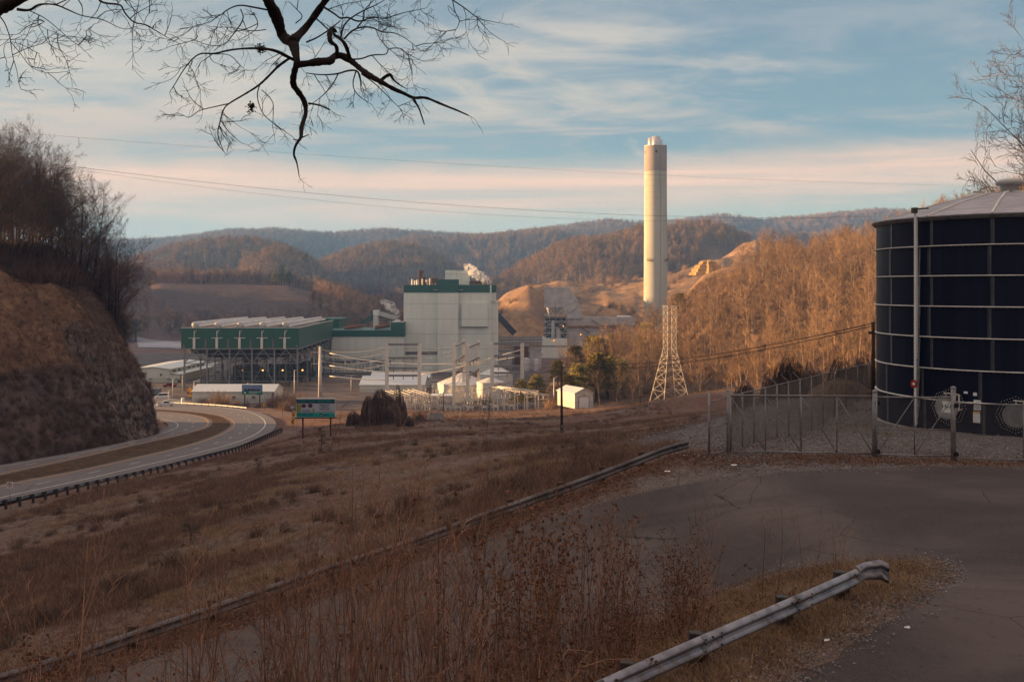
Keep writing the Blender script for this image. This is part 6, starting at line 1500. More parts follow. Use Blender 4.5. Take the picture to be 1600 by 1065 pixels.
fp = [Vector((p.x, p.y, HZ(p.y)+.75)) for p in rs3(fp, 30)]; sweep(fp, WPRO, -1).build('rail', M['steelpale'], g4, True)
for p in fp[::2]: MB().box(p.x-.08, p.y-.1, p.z-1.1, p.x+.08, p.y+.1, p.z-.05).build('post', M['wood'], g4)

# ---------------------------------------------------------------- signs and billboards
M['teal'] = mat('teal vinyl', (0.01, 0.33, 0.29), (0.012, 0.30, 0.27), 2, .5); M['navyprint'] = mat('dark print', (0.012, 0.018, 0.04), None, 1, .5); M['paleprint'] = mat('pale print', (0.42, 0.45, 0.51), (0.36, 0.40, 0.46), 3, .5)
M['skyprint'] = mat('blue print', (0.10, 0.19, 0.42), (0.18, 0.30, 0.50), .8, .5, stretch=(1, 1, 2)); M['greenprint'] = mat('green print', (0.01, 0.16, 0.11), None, 1, .5); M['skin'] = mat('printed faces', (0.40, 0.22, 0.17), None, 1, .6)
M['maroon'] = mat('rusty maroon steel', (0.085, 0.022, 0.022), (0.055, 0.02, 0.02), 2, .7); M['leafprint'] = mat('printed foliage', (0.33, 0.31, 0.06), (0.10, 0.16, 0.05), 9, .6, lo=.45, hi=.55); M['plum'] = mat('printed hair', (0.11, 0.035, 0.05), (0.05, 0.02, 0.03), 8, .6); M['greyprint'] = mat('printed shirt', (0.25, 0.26, 0.36), None, 1, .6)
s_ = 172/F; q = P(493, 683, 172); zg = H(q.x, 172); bb = T('billboard', 'teal and white addiction treatment billboard on two posts in the field', 'billboard', (P(463, 0, 172).x, 172, zg)); w = 60.5*s_; z0 = (450-651.5)*s_-zg; z1 = (450-622)*s_-zg; hh = z1-z0
MB().box(0, 0, z0, w, .22, z1).build('panel', M['steelpale'], bb); X = lambda t: t*w; Z = lambda t: z1-t*hh
def dec(nm, m, a, b_, c_, d_, par, y=-.012, th=.01): return MB().box(X(a), y-th, Z(d_), X(b_), y, Z(c_)).build(nm, m, par)
pbl = dec('poster', M['paleprint'], .005, .995, .06, .99, bb, -.004, .008)
dec('heading_band', M['navyprint'], .005, .995, .06, .265, pbl, -.013); dec('footer_band', M['teal'], .005, .995, .77, .99, pbl, -.013)
lettering('ADDICTION TREATMENT', .55, M['teal'], pbl, loc=(w*.5, -.03, Z(.165)), shear=.25, bold=.008)
for t, r in (('Suboxone', .35), ('Vivitrol', .46), ('Sublocade', .57)): lettering(t, .44, M['navyprint'], pbl, loc=(w*.73, -.03, Z(r)), bold=.006)
lettering('276.285.2290', .52, M['navyprint'], pbl, loc=(w*.22, -.03, Z(.88)), bold=.006)
def oval(cx, cz, rx, rz, y, nm, m, par, n=18, sq=None):
    pts = [(cx+rx*math.cos(2*math.pi*k/n), cz+rz*math.sin(2*math.pi*k/n)) for k in range(n)]; return MB().prism(pts, y-.006, y).build(nm, m, par)
dec('printed_leaves', M['leafprint'], .01, .12, .30, .765, pbl, -.014, .004); dec('printed_leaves', M['leafprint'], .42, .47, .55, .765, pbl, -.014, .004)
oval(X(.19), Z(.40), .42, .33, -.02, 'printed_head', M['plum'], pbl); oval(X(.36), Z(.39), .42, .36, -.02, 'printed_head', M['plum'], pbl)
MB().prism([(X(.12), Z(.765)), (X(.16), Z(.58)), (X(.35), Z(.58)), (X(.42), Z(.765))], -.03, -.024).build('printed_shirt', M['greyprint'], pbl)
oval(X(.635), Z(.88), .26, .26, -.02, 'emblem', M['navyprint'], pbl); MB().prism([(X(.612), Z(.86)), (X(.632), Z(.91)), (X(.662), Z(.85)), (X(.662), Z(.87)), (X(.632), Z(.935)), (X(.612), Z(.89))], -.036, -.03).build('emblem_mark', M['white'], pbl)
mb = MB()
for k, (a, b_, r) in enumerate(((.71, .86, .86), (.71, .80, .90), (.50, .97, .715))): mb.box(X(a), -.026, Z(r+.012), X(b_), -.02, Z(r-.012))
mb.build('small_print', M['navyprint'], pbl)
MB().box(-.1, -.5, z0-.16, w+.3, .05, z0-.02).build('catwalk', M['maroon'], bb); MB().box(0, -.02, z1+.01, w, .24, z1+.1).build('top_trim', M['white'], bb)
for t in (.165, .88): MB().box(X(t)-.11, .05, -.6, X(t)+.11, .27, z0-.01).build('post', M['maroon'], bb)
D2 = 336; s_ = D2/F; q = P(394, 0, D2); zg = H(q.x, D2); b2 = T('billboard', 'small blue and green billboard with a row of people by the highway bend', 'billboard', (P(378, 0, D2).x, D2, zg), R(-4)); w = 32.3*s_; z0 = (450-616.5)*s_-zg; z1 = (450-600.8)*s_-zg; hh = z1-z0
MB().box(0, 0, z0, w, .3, z1).build('panel', M['steeldark'], b2); pb2 = dec('poster', M['skyprint'], .02, .99, .02, .99, b2, -.004, .01); dec('footer_band', M['greenprint'], .02, .99, .62, .99, pb2, -.016)
rg = random.Random(8)
for k in range(9):
    t = .17+k*.085; c = rg.uniform(.30, .40); dec('printed_person', M['navyprint'] if k % 3 != 1 else M['plum'], t-.035, t+.035, c+.06, .62, pb2, -.03, .006); oval(X(t), Z(c), .15, .2, -.034, 'printed_face', M['skin'], pb2, 10)
mb = MB().box(X(.34), -.03, Z(.72), X(.95), -.024, Z(.68)).box(X(.34), -.03, Z(.90), X(.74), -.024, Z(.86)).box(X(.1), -.03, Z(.88), X(.2), -.024, Z(.76)); mb.build('small_print', M['white'], pb2)
for t in (.13, .87): MB().box(X(t)-.16, .05, -.6, X(t)+.16, .37, z0-.01).build('post', M['maroon'], b2)
# no parking sign
D3 = 104; q = P(15.5, 795, D3); zg = H(q.x, D3); ns = T('traffic_sign', 'white no parking sign with barred letter on a thin post by the highway', 'sign', (q.x, D3, zg)); zc3 = (450-757)/F*D3-zg
MB().tube([(0, .03, -.4), (0, .03, zc3+.3)], .035, 6).build('post', M['steel'], ns, True); pl = MB().box(-.31, -.02, zc3-.31, .31, 0, zc3+.31).build('sign_face', M['white'], ns)
ring_disc(Vector((0, -.022, zc3)), Vector((0, -1, 0)), .20, .26, .004, 28).build('prohibition_ring', mat('dull sign red', (.22, .03, .06), None, 1, .6), pl); lettering('P', .36, M['navyprint'], pl, loc=(0, -.035, zc3), bold=.008)
MB().beam((-.16, -.045, zc3+.16), (.16, -.045, zc3-.16), .008, .05).build('bar', mat('dull sign red bar', (.22, .03, .06), None, 1, .6), pl)
def chevron(px, row, D, lab):
    q = P(px, row, D); zg = H(q.x, D); z = max(q.z-zg, 1.3); o = T('traffic_sign', lab, 'sign', (q.x, D, zg)); MB().box(-.04, .01, -.3, .04, .07, z+.3).build('post', M['steel'], o); pl = MB().box(-.4, -.02, z-.5, .4, 0, z+.5).build('sign_face', M['yellow'], o)
    MB().prism([(-.18, z), (.08, z+.4), (.26, z+.4), (.02, z), (.26, z-.4), (.08, z-.4)], -.03, -.022).build('chevron_mark', M['black'], pl)
for a in ((372, 628, 326, 'yellow chevron sign under the left half of the smaller billboard'), (413, 632, 312, 'yellow chevron sign just right of the smaller billboard posts'), (441.5, 638.5, 280, 'yellow chevron sign against the dark brush by the bend'), (458.5, 648, 236, 'yellow chevron sign beside the left edge of the addiction billboard'), (457.5, 658.5, 206, 'yellow chevron sign nearest the near guardrail end')): chevron(*a)
q = P(297, 612, 372); zg = H(q.x, 372); o = T('traffic_sign', 'large orange yellow diamond sign with plate beside the parking lot entrance', 'sign', (q.x, 372, zg)); z = q.z-zg+.6; MB().box(-.08, .02, -.3, .08, .15, z+1).build('post', M['wood'], o); MB().prism([(-1.3, z), (0, z+1.3), (1.3, z), (0, z-1.3)], -.05, 0).build('sign_face', M['yellow'], o); MB().box(-.6, -.05, z-2.5, .6, 0, z-1.45).build('plate', M['yellow'], o)
q = P(464, 653.5, 178); zg = H(q.x, 178); o = T('street_sign', 'small green street name sign below the billboard corner', 'sign', (q.x, 178, zg)); z = q.z-zg; MB().tube([(0, 0, -.3), (0, 0, z+.1)], .04, 6).build('post', M['steel'], o, True); MB().box(-.75, -.02, z-.1, .75, .02, z+.12).build('name_plate', mat('street sign green', (0.10, 0.30, 0.22), None, 1, .5), o)
q = P(456.5, 636, 268); zg = H(q.x, 268); o = T('traffic_sign', 'small white square sign in the brush left of the addiction billboard', 'sign', (q.x, 268, zg)); z = q.z-zg; MB().box(-.04, .01, -.3, .04, .08, z).build('post', M['steel'], o); MB().box(-.42, -.02, z-.4, .42, 0, z+.4).build('sign_face', M['paleprint'], o)

# ---------------------------------------------------------------- vehicles
def vehicle(kind, paint, lab, px, row, D, rz, s=1.0, zg=None):
    q = P(px, row, D); zg = H(q.x, D) if zg is None else zg; o = T('parked_car' if kind != 'pickup' else 'pickup_truck', lab, 'car' if kind != 'pickup' else 'pickup truck', (q.x, D, zg), rz); o.scale = (s, s, s)
    L, Wd = (5.5, 1.95) if kind == 'pickup' else ((4.6, 1.8) if kind == 'car' else (5.6, 2.0))
    if kind == 'pickup': body = [(0, .45), (0, .95), (.15, 1.05), (1.35, 1.15), (5.4, 1.15), (5.5, .6), (5.4, .42)]; cab = [(1.3, 1.14), (1.95, 1.82), (3.45, 1.84), (3.75, 1.14)]
    elif kind == 'car': body = [(0, .35), (0, .75), (.3, .88), (1.3, .98), (4.1, 1.0), (4.6, .85), (4.6, .38)]; cab = [(1.2, .97), (1.9, 1.42), (3.3, 1.45), (4.1, .99)]
    else: body = [(0, .4), (0, 1.0), (.9, 1.2), (5.5, 1.25), (5.6, .45)]; cab = [(.9, 1.19), (1.5, 2.1), (5.3, 2.15), (5.5, 1.24)]
    MB().prism(body, -Wd/2, Wd/2).build('body', paint, o); c = MB().prism([(x, z) for x, z in cab], -Wd/2+.12, Wd/2-.12).build('cabin', paint, o)
    (x0, z0), (x1, z1), (x2, z2), (x3, z3) = cab; e = .012
    w_ = MB(); 
    for sy in (-1, 1): y = sy*(Wd/2-.12+e); y2 = y-sy*.01; w_.prism([(x0+.25, z0+.07), (x1+.1, z1-.1), (x2-.1, z2-.1), (x3-.2, z3+.07)], min(y, y2), max(y, y2))
    w_.quad((x0+.08-e*2, -Wd/2+.25, z0+.1), (x0+.08-e*2, Wd/2-.25, z0+.1), (x1-.06-e*2, Wd/2-.3, z1-.07), (x1-.06-e*2, -Wd/2+.3, z1-.07)); w_.quad((x3-.06+e*3, Wd/2-.25, z3+.12), (x3-.06+e*3, -Wd/2+.25, z3+.12), (x2+.06+e*3, -Wd/2+.3, z2-.08), (x2+.06+e*3, Wd/2-.3, z2-.08)); w_.build('window', M['glass'], c)
    for x in (.95, L-1.1):
        for sy in (-1, 1):
            wb_ = MB().lathe([(0, -.12), (.2, -.12), (.36, -.11), (.38, 0), (.36, .11), (0, .12)], n=18); wb_.v = [(vx+x, vz+sy*(Wd/2-.12), vy+.38) for vx, vy, vz in wb_.v]; wb_.build('wheel', M['black'], o, True)
    for sy in (-1, 1): MB().box(L-.02, sy*.75-.12, .75, L+.03, sy*.75+.12, .95).build('tail_light', M['red'], o); MB().box(-.03, sy*.7-.15, .65, .02, sy*.7+.15, .82).build('headlight', M['white'], o)
    MB().box(L-.01, -Wd/2+.05, .42, L+.12, Wd/2-.05, .6).box(-.12, -Wd/2+.05, .4, .01, Wd/2-.05, .6).build('bumper', M['steelpale'], o)
    if kind == 'pickup': MB().box(3.85, -Wd/2+.12, 1.10, 5.35, Wd/2-.12, 1.165).build('bed', M['black'], o)
    return o
M['carwhite'] = mat('white car paint', (0.62, 0.62, 0.62), None, 1, .25, spec=.5); M['carred'] = mat('dark red car paint', (0.20, 0.01, 0.015), None, 1, .25, spec=.5); M['cargrey'] = mat('grey car paint', (0.12, 0.13, 0.15), None, 1, .3, spec=.5)
vehicle('pickup', M['carwhite'], 'white pickup truck driving round the highway bend', 272, 632.5, 338, R(205), 1.0, HZ(338)+.02)
vehicle('pickup', M['carred'], 'dark red pickup parked in front of the warehouse', 255, 600, 415, R(5))
vehicle('van', M['carwhite'], 'white van half hidden beside the dark trailer in the parking lot', 242, 622, 372, R(15))
for i, (a, D, m_, lab) in enumerate(((322, 470, 'carwhite', 'white car parked behind the warehouse corner'), (331, 480, 'cargrey', 'grey car parked right of the white one behind the warehouse'), (309, 430, 'carwhite', 'white car parked beside the warehouse side wall'), (328, 440, 'cargrey', 'dark car parked before the condenser columns'), (318, 505, 'carred', 'red car parked farthest back near the small pale building'))): vehicle('car', M[m_], lab, a, 590, D, R(20+i*37))
o = T('truck', 'red and white box truck parked by the yellow diamond sign', 'truck', (P(293, 0, 388).x, 388, H(P(293, 0, 388).x, 388)), R(6)); MB().box(0, -1.2, .5, 2.1, 1.2, 2.6).build('cab', M['carred'], o); MB().box(2.2, -1.25, .8, 7.2, 1.25, 3.3).build('box_body', M['carwhite'], o); MB().box(2.25, -1.27, .9, 6.0, -1.251, 2.0).build('side_stripe', M['carred'], o); MB().box(.2, -1.21, 1.6, 1.5, -1.2, 2.4).build('window', M['glass'], o)
for x in (1, 5.2, 6.2):
    for sy in (-1, 1): wb_ = MB().lathe([(0, -.15), (.45, -.15), (.48, 0), (.45, .15), (0, .15)], n=16); wb_.v = [(vx+x, vz+sy*1.05, vy+.48) for vx, vy, vz in wb_.v]; wb_.build('wheel', M['black'], o, True)
o = T('trailer', 'dark flat trailer at the edge of the rock beside the parking lot', 'trailer', (P(228, 0, 378).x, 378, H(P(228, 0, 378).x, 378)), 0); MB().box(0, 0, .9, 5.0, 2.3, 3.1).build('body', M['cargrey'], o); MB().box(.3, .2, .3, 4.5, 2.1, .9).build('chassis', M['black'], o)
o = T('propane_tank', 'white upright cabinet beside the road at the parking entrance', 'cabinet', (P(285.5, 0, 352).x, 352, H(P(285.5, 0, 352).x, 352)), 0); MB().lathe([(.55, 0), (.55, 2.1), (.45, 2.4), (0, 2.5)], n=14).build('shell', M['white'], o, True); MB().box(-.7, -.7, -.3, .7, .7, .05).build('plinth', M['concrete'], o)
for k in range(4):
    a, D = ((303, 366), (270, 380), (285, 396), (263, 362))[k]; q = P(a, 0, D); lab = ('light pole beside the box truck', 'light pole in the middle of the parking lot', 'light pole before the warehouse wall', 'low pipe barrier post in the lot')[k]
    o = T('street_lamp', lab, 'street lamp', (q.x, D, H(q.x, D))); hgt = 7 if k < 3 else 4; MB().tube([(0, 0, -.2), (0, 0, hgt)], .1, 6).build('pole', M['steelpale'], o, True); MB().box(-.1, -.3, hgt, .9, .3, hgt+.15).build('lamp_head', M['ductlight'], o)
# tower light mast seen right of the pole : white culvert and litter
o = T('concrete_culvert', 'pale concrete headwall in the brush right of the vine mound', 'culvert', (P(665, 0, 214).x, 214, H(P(665, 0, 214).x, 214)), R(30)); MB().prism([(0, -.5), (5, -.5), (4.2, 1.6), (1.2, 1.9)], 0, .35).build('headwall', M['concrete'], o); MB().box(-1.5, .3, -.4, .2, 2.6, .7).build('wing_wall', M['concrete'], o)
# ---------------------------------------------------------------- overhanging bare limbs (frame top)
M['limb'] = mat('dark limb bark', (0.030, 0.019, 0.017), (0.016, 0.011, 0.010), 14, 0.95, 0, 0.6, 60)
def limb_tree(name, lab, D, conv, limbs, seed, twd=1.0, knots=True):
    rng = random.Random(seed); first = conv(*limbs[0][0][0], D); o = T(name, lab, 'tree', tuple(first), local=False); tw = MB()
    def twig(p, d, L, r, lvl):
        n = 5; pts = [p]; e = d.copy(); q = p.copy()
        for i in range(n):
            e = (e+Vector((rng.gauss(0, .22), rng.gauss(0, .22), rng.gauss(0, .20)-.015))).normalized(); q = q+e*L/n; pts.append(q.copy())
        tw.tube(pts, [max(.0011, r*(1-.75*i/n)) for i in range(n+1)], 3, cap=False)
        if lvl == 0: return
        for k in range(rng.randint(2, 4)):
            i = rng.randint(1, n-1); perp = e.orthogonal().normalized(); perp.rotate(Matrix.Rotation(rng.random()*6.283, 3, e)); perp.y *= .5
            dd = (pts[i+1]-pts[i]).normalized(); nd = (dd*math.cos(.75)+perp*math.sin(.75)).normalized(); twig(pts[i], nd, L*rng.uniform(.35, .65), r*.6, lvl-1)
    for pl, wd, tws in limbs:
        n = len(pl); ph = rng.random()*6; pts = []
        for i, (a, b_) in enumerate(pl):
            dd = D+(0.16*math.sin(ph+i*.8)*min(i, 3)/3.0); pts.append(conv(a, b_, dd))
        m = max(8, n*5); sm = resample(np.array([tuple(p) for p in pts]), m); t = np.linspace(0, 1, m); rad = np.interp(t, np.linspace(0, 1, n), np.array(wd, float))/2*D/F/SCL[0]
        rad = np.maximum(rad, .0016)
        if knots: rad = rad*(1+.10*np.sin(t*37+ph)*(rad > .012)+np.array([rng.uniform(-.10, .14) for _ in range(m)])*(rad > .006))
        sm = [Vector(p) for p in sm]; MB().tube(sm, list(rad), 10 if wd[0] > 15 else 6).build('limb', M['limb'], o, True)
        L = sum((b_-a).length for a, b_ in zip(sm[:-1], sm[1:])); k = int(L*tws*twd)
        for _ in range(k):
            i = rng.randint(1, m-2) if rng.random() < .75 else rng.randint(m//2, m-2); dd = (sm[i+1]-sm[i]).normalized(); perp = Vector((rng.gauss(0, 1), rng.gauss(0, .45), rng.gauss(0, 1))); perp = (perp-dd*perp.dot(dd)).normalized()
            nd = (dd*.65+perp*.75).normalized(); twig(sm[i], nd, rng.uniform(.10, .34), rng.uniform(.0022, .0038), 2)
        if tws > 0: twig(sm[-1], (sm[-1]-sm[-2]).normalized(), .12, .0018, 1)
    if tw.v: tw.build('twigs', M['limb'], o)
    return o
SCL = [3.019]
c8 = lambda x, y, D: P(250+x/3.019, y/3.019, D)
LC = [([(455,-420),(462,-200),(480,-40),(520,20),(555,90),(575,170),(600,190),(630,200),(638,250),(650,290),(632,340),(625,400),(650,430),(685,480),(690,540),(665,600),(668,650),(640,680),(628,730),(645,760),(657,835)], [75,66,60,60,54,46,52,50,54,44,34,30,28,26,24,18,20,12,11,7,4], 1),
 ([(930,-260),(850,-110),(790,-10),(740,60),(690,130),(655,165),(625,195)], [20,24,28,30,34,38,44], 2),
 ([(650,305),(700,300),(760,290),(808,290),(815,268),(850,258),(900,285),(950,330),(1000,365),(1040,385),(1100,420),(1150,440),(1195,465),(1250,458),(1300,480),(1360,505),(1400,520),(1455,545)], [36,34,34,36,34,28,28,26,24,24,18,16,14,12,12,10,9,6], 1.5),
 ([(1195,465),(1222,510),(1235,550),(1247,587)], [12,8,7,5], 0), ([(1035,385),(1085,345),(1098,372),(1120,395),(1160,418)], [16,14,10,8,4], 1), ([(835,262),(835,215),(800,200),(800,150),(812,128),(830,150)], [18,18,24,20,16,12], 2),
 ([(895,275),(880,220),(855,185),(820,165),(815,140)], [18,18,14,12,8], 2), ([(868,185),(905,145),(945,128),(1000,128),(1050,155),(1100,152),(1160,180),(1230,240)], [9,8,7,7,6,4,3,2], 7),
 ([(765,30),(830,70),(850,90),(890,80),(935,108),(1000,80),(1060,90),(1130,65),(1200,50),(1250,40)], [10,9,8,8,7,6,5,4,3,2], 7), ([(850,190),(865,120),(900,85),(960,50),(1030,20),(1090,-20)], [9,8,7,6,4,3], 7),
 ([(900,280),(950,280),(1000,258),(1075,260),(1070,230),(1140,225),(1165,260),(1190,290)], [8,7,7,5,5,4,3,2], 6), ([(1170,240),(1175,300),(1190,345)], [3,3,2], 3), ([(930,130),(965,90),(960,50),(1010,0)], [7,6,5,4], 6),
 ([(630,282),(595,265),(545,238),(470,228),(380,230),(310,240),(255,256),(190,250),(150,280),(110,330),(72,395),(45,437)], [16,15,13,11,9,9,8,7,6,5,4,3], 6),
 ([(612,275),(560,310),(520,352),(470,402),(400,445),(330,485),(300,510),(285,570),(268,630),(290,690),(303,718)], [13,12,11,10,9,8,6,6,5,4,2], 5), ([(330,488),(240,508),(180,522),(138,560),(105,541)], [6,5,4,3,2], 6),
 ([(288,570),(320,620),(380,672)], [5,4,2], 5), ([(470,402),(455,450),(475,520),(500,555),(560,600),(625,645)], [6,5,4,4,3,2], 5), ([(480,425),(520,460),(540,500),(515,540)], [4,4,3,2], 4), ([(255,256),(330,255),(370,300),(400,330)], [5,4,4,2], 5),
 ([(520,50),(440,35),(370,22),(310,50),(280,80),(205,88)], [9,8,6,5,4,2], 8), ([(380,45),(400,90),(340,170),(300,220),(225,215),(150,185)], [6,6,5,4,3,2], 7), ([(440,60),(470,120),(430,160),(370,190)], [5,4,3,2], 7), ([(500,140),(430,150),(350,130),(240,128)], [5,4,3,2], 8),
 ([(690,345),(760,355),(840,350),(880,335),(920,330),(940,345),(950,405)], [5,6,8,8,9,9,5], 5), ([(840,350),(815,400),(780,440),(745,470),(715,490)], [6,5,5,4,3], 6), ([(925,335),(905,400),(930,450),(1000,495)], [7,5,4,2], 7), ([(950,350),(1010,390),(1070,450),(1140,520)], [7,5,4,2], 6),
 ([(700,488),(750,495),(802,518)], [10,8,6], 1), ([(668,650),(705,634)], [8,3], 0), ([(650,662),(628,658)], [7,4], 0), ([(700,110),(720,70),(770,120),(800,145)], [6,6,7,6], 6), ([(640,110),(680,80),(640,40),(610,10)], [6,5,4,3], 8), ([(690,200),(740,180),(800,140),(850,100)], [8,7,6,5], 7)]
ot = limb_tree('overhanging_tree', 'dark crooked bare limb hanging into the sky at top centre', 6.2, c8, LC, 5, 1.1)
rg = random.Random(4)
for cx__, cy__, s__ in ((430, 508, 26), (475, 232, 22)):
    mb = MB(); c = c8(cx__, cy__, 6.2); s = s__/3.019/F*6.2
    for k in range(70): q = c+Vector((rg.gauss(0, .4)*s, rg.gauss(0, .4)*s, rg.gauss(0, .55)*s)); e = Vector((rg.gauss(0, 1), rg.gauss(0, 1), rg.gauss(0, 1))).normalized(); u = e.orthogonal().normalized(); mb.quad(q-e*.008, q-u*.006, q+e*.010, q+u*.006)
    mb.build('dead_leaf_cluster', M['limb'], ot)
SCL[0] = 5.714; c5 = lambda x, y, D: P(x/5.714, y/5.714, D)
LL = [([(-700,420),(-300,230),(-50,80),(0,68),(120,25),(250,-40),(420,-160)], [150,140,125,120,110,70,50], 1), ([(150,85),(270,100),(330,45),(420,35),(510,45),(620,95),(730,145),(880,165),(960,195),(1060,250),(1140,265),(1200,240)], [26,20,18,14,14,10,9,8,6,5,4,3], 6), ([(500,42),(560,15),(640,-20)], [12,10,8], 4),
 ([(270,100),(400,160),(520,260),(620,350),(730,430)], [9,7,6,4,2], 7), ([(0,150),(40,200),(75,290),(95,360),(110,500),(155,640),(165,740),(190,800)], [12,10,9,8,7,6,4,2], 6), ([(870,-20),(900,20),(970,35),(1080,40),(1100,90),(1130,140),(1200,210),(1290,215),(1400,280),(1500,340),(1600,390)], [20,18,16,14,14,13,12,9,7,5,2], 6), ([(900,20),(870,100),(820,155)], [8,7,5], 4),
 ([(350,135),(330,205),(400,330),(440,410),(560,460)], [9,7,5,4,2], 7), ([(100,380),(200,500),(260,590),(370,650),(520,650)], [7,6,6,5,2], 7), ([(330,205),(230,240),(170,310),(90,310)], [8,6,5,3], 6), ([(330,205),(400,260),(500,290),(620,350)], [6,5,4,3], 7), ([(700,0),(740,70),(735,140)], [9,8,5], 4), ([(1110,0),(1150,50),(1220,100),(1250,150),(1290,215)], [7,6,5,4,3], 6), ([(1290,200),(1320,120),(1400,90)], [6,4,2], 7), ([(100,375),(40,390),(30,470),(60,550)], [5,4,3,2], 5), ([(110,375),(200,400),(270,440),(350,480)], [5,4,3,2], 6)]
limb_tree('overhanging_tree', 'dark bare limb reaching in at the top left corner', 5.6, c5, LL, 8, 1.0)
SCL[0] = 3.019
limb_tree('overhanging_tree', 'small spray of bare twigs at the top edge right of the centre limb', 6.0, c8, [([(1340,-220),(1370,-60),(1380,0),(1390,60),(1420,100),(1385,160)], [12,8,6,5,4,2], 5), ([(1378,0),(1440,40),(1500,90),(1580,105)], [6,5,4,2], 7), ([(1500,90),(1550,150),(1592,178)], [4,3,2], 4), ([(1390,60),(1355,20),(1362,50)], [4,3,2], 5)], 12, 1.0)

# ---------------------------------------------------------------- foreground saplings and brush
M['sapling'] = mat('reddish sapling bark', (0.34, 0.185, 0.120), (0.13, 0.072, 0.055), 2.5, .9, 0, rv=.4)
M['deadleaf'] = mat('dead brown leaves', (0.20, 0.092, 0.048), (0.10, 0.050, 0.032), 3, .85, 0, rv=.35)
M['straw'] = mat('dry straw', (0.34, 0.235, 0.140), (0.23, 0.155, 0.095), 1.5, .9, 0, rv=.3)
M['strawred'] = mat('reddish broomsedge', (0.21, 0.130, 0.092), (0.14, 0.088, 0.064), 1.5, .9, 0, rv=.35)
M['strawgrey'] = mat('grey weeds', (0.24, 0.195, 0.165), (0.16, 0.125, 0.105), 1.5, .9, 0, rv=.3)
M['strawgold'] = mat('golden dry grass', (0.25, 0.155, 0.070), (0.15, 0.090, 0.045), 1.5, .9, 0, rv=.3)
SP_S = [(9, 5, .05, 6, 30, .40, .04), (5, 3, .12, 3, 36, .5, .05), (3, 3, .17, 1, 38, .55, .03), (2, 3, .2, 0, 0, 0, 0, .0036)]
def leaf_quads(mb, pts, rng, s=.035):
    for p in pts:
        e = Vector((rng.gauss(0, 1), rng.gauss(0, 1), rng.gauss(-.4, 1))).normalized(); u = e.orthogonal().normalized()*.38; n_ = e.cross(u).normalized()*.25; k = s*rng.uniform(.6, 1.3)
        mb.quad(p, p+(e*.5+u+n_)*k, p+e*k*1.1, p+(e*.5-u+n_)*k)
def sapling(seed, h, leaves, stems=3, lean=.22):
    rng = random.Random(seed); o = T('sapling', 'x', 'sapling', (0, 0, -500)); a, b = MB(), MB()
    for s in range(stems):
        d = Vector((rng.uniform(-lean, lean), rng.uniform(-lean, lean), 1)).normalized(); grow(a, Vector((rng.uniform(-.12, .12), rng.uniform(-.12, .12), -.15)), d, h*rng.uniform(.6, 1), rng.uniform(.011, .019), 0, SP_S, rng, b)
    a.build('stem', M['sapling'], o); b.build('twigs', M['sapling'], o)
    if leaves:
        vs = [Vector(v) for v in rng.sample(b.v, min(len(b.v), leaves))]; l = MB(); leaf_quads(l, vs, rng, .055); l.build('leaves', M['deadleaf'], o)
    return o
SB = [sapling(500, 3, 0, 2), sapling(501, 3, 0, 3), sapling(502, 3, 24, 3, .3), sapling(503, 3, 0, 2, .3), sapling(504, 3, 0, 4, .3)]; SLf = [sapling(510, 2.6, 330, 3, .25), sapling(511, 2.6, 240, 4, .3), sapling(512, 2.6, 120, 3, .3)]
rg = random.Random(77); cnt = 0
def put(proto, px, toprow, D, lab, grp, h0=3.0):
    p = P(px, toprow, D); z = H(p.x, D); h = p.z-z
    if h < .5: h = .5
    s = h/(h0*.93); dup(proto, (p.x, D, z-.02), rg.random()*6.28, (max(.75, min(1.5, s**.6))*.95, max(.75, min(1.5, s**.6))*.95, s), lab, grp)
def lowrow(px): return np.interp(px, [0, 270, 500, 718, 900, 1075], [1052, 964, 886, 813, 750, 687])
for k in range(88):                                      # thicket in front of the lower road
    px = rg.choice((rg.gauss(640, 130), rg.gauss(940, 100), rg.uniform(60, 1100))); 
    if px < -20 or px > 1210: continue
    D = rg.uniform(10.5, 19) if px < 850 else rg.uniform(np.interp(px, [850, 926, 1119, 1250], [12.5, 14.2, 16.2, 18.4]), 20)
    tr = np.interp(px, [0, 150, 350, 550, 700, 850, 1050, 1150, 1210], [900, 860, 810, 760, 740, 790, 770, 830, 890])+abs(rg.gauss(0, 85))
    lf = (790 < px < 1110 and rg.random() < .5) or (px < 420 and rg.random() < .2)
    put(rg.choice(SLf) if lf else rg.choice(SB), px, tr, D, 'bare reddish sapling clump with few twigs in the near thicket' if not lf else 'sapling clump still holding brown dead leaves in the near thicket', 'bare saplings in the near thicket' if not lf else 'leafy brown saplings in the near thicket', 2.6 if lf else 3.0); cnt += 1
for px, tr, D, pr, lab in ((85, 790, 9.5, 0, 'tall thin sapling leaning in at the lower left'), (262, 905, 10, 3, 'forked dark sapling at the bottom left'), (540, 715, 14, 1, 'tallest thin sapling left of the thicket centre'), (600, 700, 15.5, 0, 'tall slim sapling before the brown field'), (742, 690, 17, 1, 'highest sapling near the picture centre'), (690, 740, 15, 4, 'many stemmed sapling below the wooden pole'),
                        (1200, 770, 19.5, 3, 'single bare sapling standing before the road bend'), (1262, 785, 19.8, 0, 'lone slim sapling on the island behind the near guardrail'), (1305, 805, 20.2, 1, 'thin pale weed stem farthest right on the island'), (1090, 765, 18, 1, 'sapling between leafy clump and the road')):
    put(SB[pr], px, tr, D, lab, None)
for k in range(16):                                       # sapling row beside the lower rail
    px = rg.uniform(150, 880); D = np.interp(px, [0, 356, 718, 900], [22, 25.5, 31, 33.5])+rg.uniform(-1.4, 2.2); put(rg.choice(SB), px, lowrow(px)-rg.uniform(5, 75), D, 'bare brush growing through the lower guardrail', 'brush along the lower guardrail')
for o in SB+SLf: kill(o)
